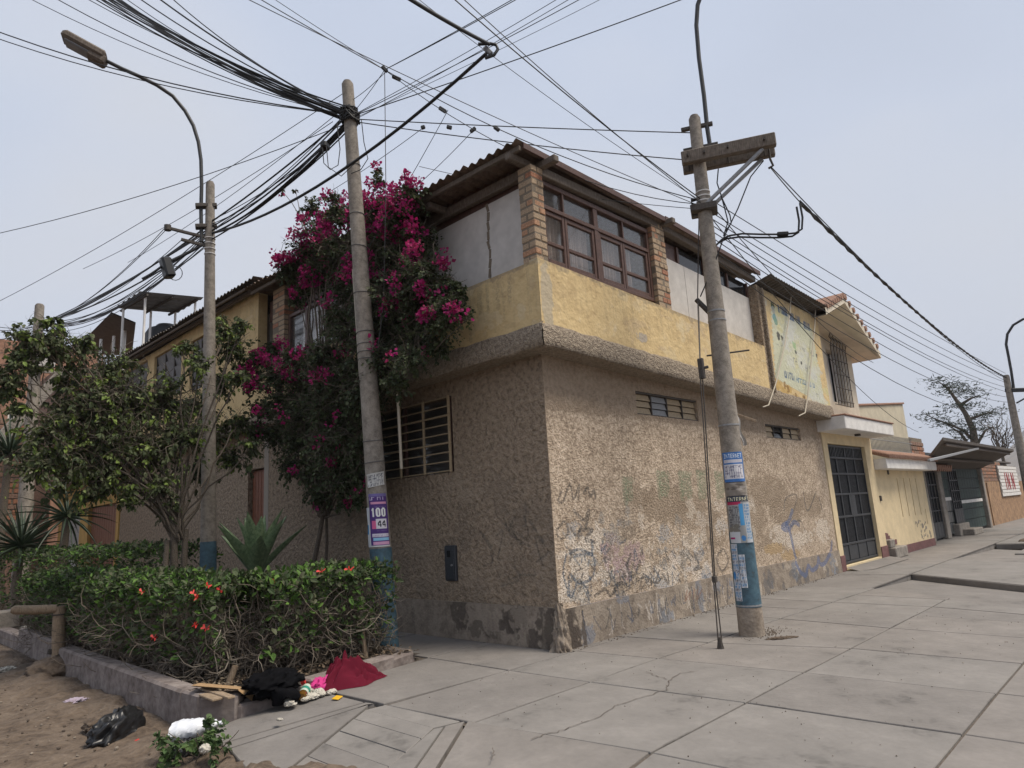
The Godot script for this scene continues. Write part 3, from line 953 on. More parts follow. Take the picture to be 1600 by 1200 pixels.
	# --- big wooden window on the street front
	var fw := obj("window", frame_shape([[-0.05, 4.82, 2.58, 4.88], [-0.05, 5.98, 2.58, 6.05], [-0.05, 5.64, 2.58, 5.70], [-0.05, 4.88, 0.0, 5.98], [2.52, 4.88, 2.58, 5.98], [1.12, 4.88, 1.22, 5.98]], 0.12, 0.22), mats.frame_wood, H)
	for q in [[0.0, 0.45], [0.45, 1.12], [1.22, 1.83], [1.83, 2.52]]:
		var sash := obj("sash", frame_shape([[q[0] + 0.005, 4.885, q[0] + 0.055, 5.635], [q[1] - 0.055, 4.885, q[1] - 0.005, 5.635], [q[0] + 0.056, 4.885, q[1] - 0.056, 4.945], [q[0] + 0.056, 5.575, q[1] - 0.056, 5.635], [q[0] + 0.056, 5.15, q[1] - 0.056, 5.20]], 0.145, 0.2), mats.frame_wood, fw)
		for r in [[4.945, 5.15], [5.20, 5.575]]:
			var pn := Shape.new()
			pn.box(Vector3(q[0] + 0.056, r[0], 0.168), Vector3(q[1] - 0.056, r[1], 0.172))
			obj("pane", pn, mats.glass, fw)
	for q in [[0.0, 0.42], [0.45, 1.12], [1.22, 1.85], [1.88, 2.52]]:
		var pn := Shape.new()
		pn.box(Vector3(q[0], 5.70, 0.163), Vector3(q[1], 5.98, 0.167))
		obj("pane", pn, mats.glass, fw)
	for x0 in [0.42, 1.85]:
		var mu := Shape.new()
		mu.box(Vector3(x0, 5.7, 0.13), Vector3(x0 + 0.03, 5.98, 0.21), 0.004)
		obj("mullion", mu, mats.frame_wood, fw)
	for q in [[0.02, 1.1], [1.24, 2.2]]:
		var cu := Shape.new()
		cu.sheet(90, 6, func(u, v): return Vector3(lerpf(q[0], q[1], u), lerpf(4.86, 5.72 - 0.04 * sin(u * 5.0), v), 0.06 + 0.022 * sin(u * 95.0 + 2.0 * sin(u * 17.0)) + 0.012 * sin(u * 41.0)))
		obj("curtain", cu, mats.curtain, H)
	# --- boards, strip window and timber along the rest of the street front
	for q in [[2.98, 3.78], [3.79, 4.98], [4.99, 6.3]]:
		var bd := up_front()
		bd.box(Vector3(q[0], 4.8, 0.10), Vector3(q[1], 5.86, 0.13), 0.004)
		obj("board_panel", bd, mats.white_board, H)
	for q in [[2.98, 3.03], [3.58, 3.64], [4.5, 4.56], [5.4, 5.46], [6.24, 6.30]]:
		var ft := up_front()
		ft.box(Vector3(q[0], 5.87, 0.08), Vector3(q[1], 6.16, 0.14), 0.004)
		obj("mullion", ft, mats.frame_wood, H)
	for q in [[3.03, 3.58], [3.64, 4.5], [4.56, 5.4], [5.46, 6.24]]:
		var pn := up_front()
		pn.box(Vector3(q[0], 5.87, 0.098), Vector3(q[1], 6.16, 0.103))
		obj("pane", pn, mats.frame_wood if q[0] < 3.2 else mats.dark_glass, H)
	var bm := Shape.new()
	bm.beam(Vector3(-0.10, 6.13, 0.22), Vector3(2.9, 6.19, 0.22), 0.12, 0.13, 0.01)
	bm.beam(Vector3(2.92, 6.19, 0.22), Vector3(6.4, 6.03, 0.22), 0.12, 0.12, 0.01)
	obj("wall_plate", bm, mats.grey_timber, H)
	# --- boards behind the side parapet
	for q in [[-0.03, -0.74], [-0.76, -2.15], [-2.17, -3.6], [-3.62, -4.4]]:
		var bd := Shape.new()
		bd.box(Vector3(-0.11, 4.8, q[1]), Vector3(-0.08, 6.02 + 0.02 * q[0], q[0]), 0.004)
		obj("board_panel", bd, mats.white_board, H)
	var sm := Shape.new()
	for k in 9: sm.obox(Transform3D(Basis(Vector3.RIGHT, rng.randf_range(-0.3, 0.3)), Vector3(-0.112, 4.85 + k * 0.14, -0.75 + rng.randf_range(-0.02, 0.02))), Vector3(0.01, 0.13, 0.035 + 0.03 * rng.randf()), 0.004)
	obj("mortar_seam", sm, mats.mortar, H)
	var sb := Shape.new()
	sb.beam(Vector3(-0.14, 6.16, 0.02), Vector3(-0.14, 6.26, -7.0), 0.1, 0.14, 0.01)
	obj("wall_plate", sb, mats.grey_timber, H)
	var gap := Shape.new()
	gap.box(Vector3(-0.07, 5.95, -7.5), Vector3(-0.05, 6.4, 0.0))
	obj("gap_board", gap, mats.frame_wood, H)
	# window at the far end of the side front, half hidden by the bougainvillea
	var wl := Shape.new()
	for q in [[4.86, -6.45, 4.93, -4.4], [5.75, -6.45, 5.82, -4.4]]: wl.box(Vector3(-0.2, q[0], q[1]), Vector3(-0.12, q[2], q[3]), 0.006)
	for z0 in [-6.45, -5.78, -5.05, -4.47]: wl.box(Vector3(-0.2, 4.93, z0), Vector3(-0.12, 5.75, z0 + 0.08), 0.006)
	var w2 := obj("window", wl, mats.frame_wood, H)
	for q in [[-6.37, -5.78], [-5.7, -5.05], [-4.97, -4.47]]:
		var pn := Shape.new()
		pn.box(Vector3(-0.165, 4.93, q[0]), Vector3(-0.16, 5.75, q[1]))
		obj("pane", pn, mats.glass, w2)
	var cw := Shape.new()
	cw.sheet(50, 3, func(u, v): return Vector3(-0.06 + 0.02 * sin(u * 80.0), lerpf(4.9, 5.8, v), lerpf(-6.1, -4.4, u)))
	obj("curtain", cw, mats.white_board, H)
	# --- barred window of the side front
	var gr := Shape.new()
	for z0 in [-1.86, -2.46, -3.06, -3.68, -4.3]: gr.box(Vector3(-0.05, 2.3, z0 - 0.018), Vector3(-0.02, 3.43, z0 + 0.018), 0.003)
	var bw := obj("barred_window", gr, mats.bar_paint, H)
	for k in 9:
		var b := Shape.new()
		var yy := 2.32 + k * 0.136
		b.tube([Vector3(-0.035, yy, -1.84), Vector3(-0.035, yy, -4.34)], 0.017 if k in [3, 6] else 0.011, 6)
		obj("bar", b, mats.bar_paint, bw)
	var bp := Shape.new()
	bp.box(Vector3(0.16, 2.2, -4.5), Vector3(0.18, 3.6, -1.7))
	obj("pane", bp, mats.glass, bw)
	var sh := Shape.new()
	sh.box(Vector3(0.02, 2.3, -1.96), Vector3(0.06, 3.43, -1.88), 0.004)
	sh.box(Vector3(0.05, 2.3, -3.1), Vector3(0.09, 3.43, -3.02), 0.004)
	obj("shutter_frame", sh, mats.frame_wood, bw)
	# --- louvre windows high on the street front
	for q in [[2.1, 3.02, 3.95, 3.38, 4, 3], [6.58, 2.86, 8.32, 3.13, 4, 2]]:
		var fb := Shape.new()
		fb.box(Vector3(q[0], q[3] - 0.03, -0.09), Vector3(q[2], q[3], -0.02), 0.004)
		fb.box(Vector3(q[0], q[1], -0.09), Vector3(q[2], q[1] + 0.02, -0.02), 0.004)
		for k in range(1, q[4]): fb.box(Vector3(lerpf(q[0], q[2], float(k) / q[4]) - 0.012, q[1] + 0.02, -0.085), Vector3(lerpf(q[0], q[2], float(k) / q[4]) + 0.012, q[3] - 0.03, -0.03), 0.003)
		var lw := obj("louvre_window", fb, mats.rust_steel, H)
		var dh: float = (q[3] - q[1] - 0.05) / q[5]
		var dw: float = (q[2] - q[0]) / q[4]
		for i in q[4]:
			for j in q[5]:
				var pn := Shape.new()
				pn.obox(Transform3D(Basis(Vector3.RIGHT, -0.28), Vector3(q[0] + dw * (i + 0.5), q[1] + 0.02 + dh * (j + 0.5), -0.06)), Vector3(dw - 0.03, dh * 0.98, 0.006))
				obj("slat", pn, mats.steel if (i == 1 and q[0] < 3.0 and j < 3) else (mats.dark_glass if (i == 1 and q[0] > 3.0) else mats.bar_paint), lw)
	# --- the end bay with the faded painted notice
	var rt := up_front()
	rt.box(Vector3(6.31, 3.9, -0.2), Vector3(6.46, 6.1, 0.305))
	obj("return_wall", rt, mats.stucco_brown, H)
	var mp := Print.new(3.05, 2.15, 150, 83)
	notice(mp)
	var mw := up_front()
	wall(mw, Vector3(6.46, 3.9, 0.312), X, Y, Z, 3.04, 2.17, [], 0.2)
	obj("notice_wall", mw, printed("notice_paint", mats.yellow_wall, mp), H)
	var po := up_front()
	po.beam(Vector3(6.43, 3.9, 0.33), Vector3(6.45, 6.05, 0.33), 0.1, 0.05, 0.015)
	obj("plaster_strip", po, mats.rough_band, H)
	var er := Shape.new()
	corrugated(er, Vector3(6.35, 5.86, 0.0), Vector3(0, 0.16, 0.62), Vector3(3.45, -0.11, 0), 0.13, 0.018, 1)
	obj("eave_sheet", er, mats.roof_sheet_dark, H)
	# --- roof: corrugated sheets laid across, over purlins
	for k in 8:
		var z1 := 0.36 - k * 0.98
		var st := Shape.new()
		var e := rng.randf_range(-0.03, 0.03)
		corrugated(st, Vector3(-0.64 + e, 6.33 + 0.03 * absf(z1 - 0.36) + (k % 2) * 0.006, z1), Vector3(7.1, -0.16, 0), Vector3(0, 0.03, -1.02), 0.17, 0.026, 1)
		obj("roof_sheet", st, mats.roof_sheet, H)
	for q in [[-0.52, 0.33, 0.05], [-0.02, 0.33, 0.07], [2.0, 0.3, 0.06], [4.4, 0.3, 0.06]]:
		var pu := Shape.new()
		pu.beam(Vector3(q[0], 6.26 - 0.02 * q[0], q[1]), Vector3(q[0], 6.47 - 0.02 * q[0], -7.4), q[2], 0.07, 0.006)
		obj("purlin", pu, mats.grey_timber, H)
	for q in [[Vector3(-0.6, 6.2, 0.16), Vector3(0.4, 6.22, 0.16)], [Vector3(-0.06, 6.2, 0.55), Vector3(-0.06, 6.2, -0.6)], [Vector3(2.95, 6.22, 0.5), Vector3(2.95, 6.24, -0.5)], [Vector3(-0.5, 6.22, -1.6), Vector3(0.5, 6.24, -1.6)], [Vector3(-0.5, 6.3, -4.0), Vector3(0.5, 6.3, -4.0)]]:
		var ra := Shape.new()
		ra.beam(q[0], q[1], 0.1, 0.1, 0.012)
		obj("rafter", ra, mats.grey_timber, H)
	var fa := Shape.new()
	fa.beam(Vector3(-0.5, 6.3, 0.36), Vector3(2.9, 6.27, 0.36), 0.03, 0.09, 0.004)
	fa.beam(Vector3(2.92, 6.29, 0.36), Vector3(6.45, 6.14, 0.36), 0.03, 0.09, 0.004)
	obj("fascia", fa, mats.frame_wood, H)
	# --- inside and rear, so that the rooms are closed
	var inn := Shape.new()
	inn.box(Vector3(-0.14, 3.72, -7.6), Vector3(9.5, 3.88, 0.0))
	inn.box(Vector3(0.0, 0.0, -7.82), Vector3(9.5, 6.2, -7.62))
	inn.box(Vector3(9.3, 0.0, -7.6), Vector3(9.5, 5.75, -0.23))
	inn.box(Vector3(6.3, 3.9, -7.6), Vector3(6.45, 6.0, -0.21))
	inn.box(Vector3(6.46, 5.55, -7.6), Vector3(9.5, 5.7, 0.1))
	inn.box(Vector3(0.6, 3.9, -2.7), Vector3(6.3, 6.2, -2.6))
	inn.box(Vector3(2.2, 0.0, -7.6), Vector3(2.3, 3.7, -0.23))
	obj("inner_walls", inn, mats.room_plaster, H)
	# meter box on the side front
	var M := thing("meter_box", "narrow dark grey electricity meter box on the brown side wall", "meter box", Vector3(-0.04, 0.77, -1.94))
	var mb := Shape.new()
	mb.box(Vector3(-0.05, 0.77, -2.06), Vector3(0.02, 1.26, -1.83), 0.012)
	obj("case", mb, mats.meter_steel, M)
	var md := Shape.new()
	md.box(Vector3(-0.066, 0.79, -2.04), Vector3(-0.052, 1.24, -1.85), 0.005)
	obj("door", md, mats.meter_steel, M)
	var mwn := Shape.new()
	mwn.box(Vector3(-0.072, 1.10, -1.98), Vector3(-0.066, 1.19, -1.91), 0.002)
	obj("window", mwn, mats.dark_glass, M)
	var ml := Shape.new()
	ml.tube([Vector3(-0.066, 0.99, -1.88), Vector3(-0.085, 0.99, -1.88)], 0.014, 8)
	obj("lock", ml, mats.steel, M)

func frame_shape(rects: Array, z0: float, z1: float) -> Shape:
	var st := Shape.new()
	for k in rects.size():
		var q: Array = rects[k]
		var e := 0.0015 * k
		st.box(Vector3(q[0], q[1], z0 + e), Vector3(q[2], q[3], z1 - e), 0.006)
	return st

func ledge_point(u: float, v: float, street: bool) -> Vector3:
	var f := FastNoiseLite.new()
	f.seed = 31
	f.frequency = 1.6
	var a := lerpf(-0.335, 9.55, u) if street else lerpf(-7.6, 0.335, u)
	var prof := [Vector2(0.30, 3.66), Vector2(0.345, 3.675), Vector2(0.35, 3.76), Vector2(0.345, 3.86), Vector2(0.335, 3.945), Vector2(0.30, 3.985)]
	var p: Vector2 = prof[int(round(v * 5.0))]
	var k := f.get_noise_2d(a * 1.7, p.y * 4.0 + (9.0 if street else 0.0))
	var outw := p.x + 0.012 * k
	var y := p.y + 0.02 * f.get_noise_2d(a * 2.0 + 40.0, 3.0) * (1.0 if v < 0.3 else 1.6 * v)
	return Vector3(a, y - DROP * maxf(a, 0.0), outw) if street else Vector3(-outw, y, a)

func stains(p: Print, count: int) -> void:   # damp, peeling and run marks in old distemper
	var W := p.w / p.ppm
	for k in count:
		var x := rng.randf_range(0.0, W)
		p.blob(x, rng.randf_range(0.0, 0.95), rng.randf_range(0.05, 0.4), rng.randf_range(0.03, 0.2), [lin(0.44, 0.32, 0.17), lin(0.50, 0.37, 0.19), lin(0.60, 0.50, 0.32), lin(0.46, 0.35, 0.22)][k % 4], 0.4, 0.9)
	for k in count * 2:
		var x := rng.randf_range(0.0, W)
		p.line([Vector2(x, 0.0), Vector2(x + rng.randf_range(-0.03, 0.03), rng.randf_range(0.1, 0.8))], rng.randf_range(0.012, 0.05), lin(0.38, 0.29, 0.17), 0.3, 0.5)
	for k in int(W / 0.1):
		p.blob(k * 0.1, 0.0, 0.09, rng.randf_range(0.03, 0.1), lin(0.27, 0.215, 0.14), 0.5, 0.8)

func graffiti(g: Print) -> void:
	var mx := func(u: float, v: float) -> Vector2:
		var q := on_z(u, v, 0.0)
		return Vector2(q.x, 3.7 - q.y)
	# bare render plus the ledge's shade painted in, down to below the louvre windows
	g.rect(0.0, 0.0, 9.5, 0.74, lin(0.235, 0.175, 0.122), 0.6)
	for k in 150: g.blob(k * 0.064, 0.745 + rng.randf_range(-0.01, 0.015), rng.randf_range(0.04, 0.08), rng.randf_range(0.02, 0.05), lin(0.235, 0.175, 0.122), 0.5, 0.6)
	# painted-over patches
	var brown := lin(0.25, 0.185, 0.125)
	var pale := lin(0.66, 0.58, 0.49)
	for q in [[1040, 790, 0.75, 0.33], [1080, 800, 0.6, 0.4], [1115, 830, 0.5, 0.4], [1000, 780, 0.35, 0.2], [1200, 770, 1.1, 0.35], [1230, 800, 0.9, 0.35], [1180, 810, 0.5, 0.5], [1210, 850, 0.7, 0.25], [1265, 790, 0.8, 0.3]]:
		var c: Vector2 = mx.call(q[0], q[1])
		g.blob(c.x, c.y, q[2], q[3], brown, 0.8, 0.5, 0.25)
	for q in [[905, 880, 0.35, 0.4], [930, 850, 0.3, 0.3], [960, 900, 0.5, 0.2], [1040, 905, 0.5, 0.22], [1100, 900, 0.3, 0.2], [885, 930, 0.2, 0.25], [1220, 840, 0.6, 0.25], [1250, 845, 0.8, 0.2], [1285, 830, 0.5, 0.3], [1080, 850, 0.4, 0.2]]:
		var c: Vector2 = mx.call(q[0], q[1])
		g.blob(c.x, c.y, q[2], q[3], pale, 0.85, 0.8, 0.35)
	for q in [[955, 865, 0.25, 0.3], [990, 870, 0.3, 0.25], [975, 895, 0.25, 0.2]]:
		var c: Vector2 = mx.call(q[0], q[1])
		g.blob(c.x, c.y, q[2], q[3], lin(0.42, 0.29, 0.30), 0.75, 0.7, 0.3)
	for q in [[1210, 860, 0.5, 0.12], [1235, 870, 0.5, 0.12]]:
		var c: Vector2 = mx.call(q[0], q[1])
		g.blob(c.x, c.y, q[2], q[3], lin(0.40, 0.28, 0.15), 0.8, 0.5)
	for k in 70:
		var px := rng.randf_range(0.1, 5.6)
		g.blob(px, rng.randf_range(2.1, 3.3), rng.randf_range(0.06, 0.28), rng.randf_range(0.05, 0.22), [pale, lin(0.27, 0.265, 0.25), lin(0.62, 0.55, 0.48), lin(0.24, 0.19, 0.14), lin(0.30, 0.31, 0.33)][k % 5], 0.6, 0.9, 0.3)
	# faded green block letters of an old slogan
	var green := lin(0.19, 0.225, 0.14)
	for q in [[1028, 742, 1047, 776], [1062, 742, 1083, 778], [1090, 740, 1106, 778], [1118, 742, 1134, 778], [975, 752, 990, 785]]:
		var a: Vector2 = mx.call(q[0], q[1])
		var b: Vector2 = mx.call(q[2], q[3])
		g.blob((a.x + b.x) * 0.5, (a.y + b.y) * 0.5, (b.x - a.x) * 0.62, (b.y - a.y) * 0.62, green, 0.75, 0.35, 0.4)
		g.line([Vector2(a.x, a.y), Vector2(a.x, b.y)], 0.12, green, 0.7, 0.5)
		g.line([Vector2(a.x, a.y), Vector2(b.x, a.y)], 0.1, green, 0.7, 0.5)
	# sprayed lines
	var ink := lin(0.055, 0.053, 0.052)
	var blue := lin(0.06, 0.085, 0.12)
	var strokes := [
		[[877, 770], [872, 785], [880, 785], [890, 758], [896, 782], [905, 760], [903, 782]], [[912, 772], [918, 764], [922, 778], [928, 768], [930, 780]], [[897, 800], [912, 815], [920, 800], [915, 830]],
		[[880, 818], [870, 832], [876, 845], [888, 835], [884, 820], [880, 818]], [[892, 828], [900, 840], [908, 826]], [[905, 832], [925, 830], [915, 845], [928, 850]],
		[[885, 870], [880, 900], [890, 935]], [[890, 900], [905, 915], [925, 905], [928, 875], [905, 862], [890, 868]], [[900, 872], [925, 868]], [[888, 905], [892, 938], [900, 918]],
		[[930, 935], [945, 925], [955, 935], [965, 915], [975, 930]], [[985, 870], [980, 890], [990, 905], [1000, 880]], [[1005, 900], [1000, 925], [1015, 910], [1020, 925], [1030, 895]], [[1035, 900], [1045, 915], [1040, 880]],
		[[1085, 870], [1092, 885], [1085, 893], [1096, 890]], [[995, 912], [1010, 905], [1025, 915], [1035, 905]], [[1130, 860], [1120, 875], [1128, 895], [1138, 880], [1132, 862]], [[960, 930], [968, 915], [985, 920]],
		[[1225, 800], [1228, 780], [1245, 775], [1240, 800]], [[1255, 770], [1262, 800], [1275, 770]], [[1280, 780], [1285, 800]], [[1235, 825], [1250, 815], [1258, 832]]]
	for k in strokes.size():
		var p := []
		for e in strokes[k]: p.append(mx.call(e[0], e[1]))
		g.curve(p, [0.028, 0.036, 0.046][k % 3], blue if k in [6, 7, 8, 9] else ink, 0.85, 0.35)
	for k in 130:
		var c: Vector2 = mx.call(rng.randf_range(885.0, 1110.0), rng.randf_range(850.0, 938.0))
		g.curve([c, c + Vector2(rng.randf_range(-0.06, 0.08), rng.randf_range(-0.15, 0.12)), c + Vector2(rng.randf_range(-0.1, 0.14), rng.randf_range(-0.1, 0.14))], rng.randf_range(0.014, 0.035), [ink, blue, pale][k % 3], 0.75, 0.4)
	var navy := lin(0.085, 0.12, 0.235)
	for s in [[[1238, 800], [1233, 815], [1228, 822]], [[1230, 820], [1236, 840], [1241, 865], [1246, 882]], [[1228, 820], [1222, 826], [1232, 830], [1240, 818], [1248, 822]], [[1300, 850], [1298, 865], [1292, 880]]]:
		var p := []
		for e in s: p.append(mx.call(e[0], e[1]))
		g.curve(p, 0.1, navy, 0.85, 0.3)

func plinth_marks(p: Print) -> void:
	var mx := func(u: float, v: float) -> Vector2:
		var q := on_z(u, v, 0.05)
		return Vector2(q.x + 0.04, 0.47 - q.y)
	for k in 60: p.blob(rng.randf_range(0.3, 9.5), rng.randf_range(0.0, 0.5), rng.randf_range(0.03, 0.2), rng.randf_range(0.05, 0.3), [lin(0.46, 0.40, 0.33), lin(0.11, 0.105, 0.105), lin(0.34, 0.28, 0.22), lin(0.19, 0.205, 0.235)][k % 4], 0.65, 0.8)
	for k in 10: p.blob(absf(rng.randfn(0.0, 0.25)), rng.randf_range(0.1, 0.5), rng.randf_range(0.04, 0.15), rng.randf_range(0.1, 0.35), lin(0.06, 0.046, 0.036), 0.75, 0.7)
	for k in 60:
		var x := rng.randf_range(0.4, 5.0)
		p.curve([Vector2(x, rng.randf_range(0.05, 0.25)), Vector2(x + rng.randf_range(-0.06, 0.08), rng.randf_range(0.1, 0.4)), Vector2(x + rng.randf_range(-0.08, 0.1), rng.randf_range(0.2, 0.48))], rng.randf_range(0.012, 0.03), [lin(0.06, 0.07, 0.10), lin(0.52, 0.46, 0.40), lin(0.07, 0.065, 0.06)][k % 3], 0.85, 0.35)
	for s in [[[1075, 922], [1072, 940], [1080, 925], [1078, 938]], [[1086, 920], [1084, 938]], [[1092, 920], [1090, 938], [1098, 922]]]:
		var q := []
		for e in s: q.append(mx.call(e[0], e[1]))
		p.curve(q, 0.03, lin(0.20, 0.085, 0.05), 0.7, 0.4)
	var navy := lin(0.085, 0.12, 0.235)
	for s in [[[1245, 880], [1252, 895], [1260, 900], [1264, 885], [1270, 892], [1278, 885], [1280, 872], [1283, 882], [1290, 880], [1298, 865]]]:
		var q := []
		for e in s: q.append(mx.call(e[0], e[1]))
		p.curve(q, 0.1, navy, 0.9, 0.3)

func notice(p: Print) -> void:   # whitewashed field with a worn blue heading, badges and the rest of old bills
	var mx := func(u: float, v: float) -> Vector2:
		var q := on_z(u, v, 0.312)
		return Vector2(q.x - 6.46, 6.07 - DROP * q.x - q.y)
	stains(p, 30)
	var field := lin(0.53, 0.535, 0.40)
	var a: Vector2 = mx.call(1205, 476)
	var b: Vector2 = mx.call(1268, 514)
	var c: Vector2 = mx.call(1288, 630)
	var d: Vector2 = mx.call(1212, 588)
	# fill the field row by row, with a torn lower edge
	for k in 60:
		var t := k / 59.0
		var l := a.lerp(d, t)
		var r := b.lerp(c, t)
		p.line([l + Vector2(0.03 * sin(k * 1.7), 0), r + Vector2(0.04 * sin(k * 2.3), 0)], 0.045, field, 0.95, 0.02)
	for k in 40:
		var q := a.lerp(c, rng.randf()) + Vector2(rng.randf_range(-0.7, 0.9), rng.randf_range(-0.3, 0.3))
		p.blob(q.x, q.y, rng.randf_range(0.1, 0.4), rng.randf_range(0.08, 0.25), [lin(0.56, 0.57, 0.52), lin(0.56, 0.52, 0.28), lin(0.52, 0.53, 0.48)][k % 3], 0.6, 0.8)
	for q in [[1215, 600, 0.3, 0.14], [1232, 606, 0.18, 0.1], [1225, 612, 0.3, 0.15], [1245, 622, 0.3, 0.1], [1265, 630, 0.3, 0.1]]:
		var e: Vector2 = mx.call(q[0], q[1])
		p.blob(e.x, e.y, q[2], q[3], lin(0.50, 0.335, 0.12), 0.95, 0.7)
	for q in [[1226, 600], [1231, 606], [1243, 616], [1256, 620], [1268, 628]]:
		var e: Vector2 = mx.call(q[0], q[1])
		p.blob(e.x, e.y, 0.08, 0.09, lin(0.25, 0.145, 0.05), 0.8, 0.8)
	var blue := lin(0.075, 0.115, 0.19)
	var h0: Vector2 = mx.call(1213, 475)
	var h1: Vector2 = mx.call(1266, 509)
	for k in 3:
		var s: Array = [[0.0, 0.29], [0.35, 0.72], [0.75, 1.0]][k]
		var m0 := h0.lerp(h1, s[0])
		var m1 := h0.lerp(h1, s[1])
		p.scrawl(m0.x, m0.y, m1.x - m0.x, 0.15, [8, 9, 8][k], blue, 0.85, 60 + k, 0.3)
	for q in [[1207, 478, lin(0.03, 0.06, 0.03)], [1208, 484, lin(0.35, 0.36, 0.33)], [1210, 496, lin(0.14, 0.30, 0.33)], [1212, 501, lin(0.2, 0.32, 0.25)]]:
		var e: Vector2 = mx.call(q[0], q[1])
		p.blob(e.x, e.y, 0.1, 0.1, q[2], 0.85, 0.3)
	for q in [[1216, 524, 0.1], [1222, 527, 0.07], [1243, 549, 0.06], [1276, 555, 0.06], [1252, 566, 0.05]]:
		var e: Vector2 = mx.call(q[0], q[1])
		p.blob(e.x, e.y, q[2], q[2], lin(0.05, 0.05, 0.05), 0.8, 0.6)
	for q in [[1236, 556, 0.3, 0.14, 3], [1258, 568, 0.35, 0.16, 3], [1250, 540, 0.35, 0.08, 4], [1263, 545, 0.3, 0.12, 3], [1272, 612, 0.4, 0.12, 3], [1214, 535, 0.3, 0.04, 5]]:
		var e: Vector2 = mx.call(q[0], q[1])
		p.scrawl(e.x, e.y, q[2], q[3], q[4], lin(0.13, 0.14, 0.17), 0.6, int(q[0]))
	var e0: Vector2 = mx.call(1225, 578)
	p.scrawl(e0.x, e0.y, 0.45, 0.13, 5, blue, 0.85, 71, 0.28)
	e0 = mx.call(1241, 587)
	p.scrawl(e0.x, e0.y, 1.1, 0.10, 11, lin(0.12, 0.20, 0.29), 0.8, 72, 0.28)
	e0 = mx.call(1241, 540)
	p.blob(e0.x, e0.y, 0.12, 0.12, lin(0.2, 0.4, 0.16), 0.5, 0.8)

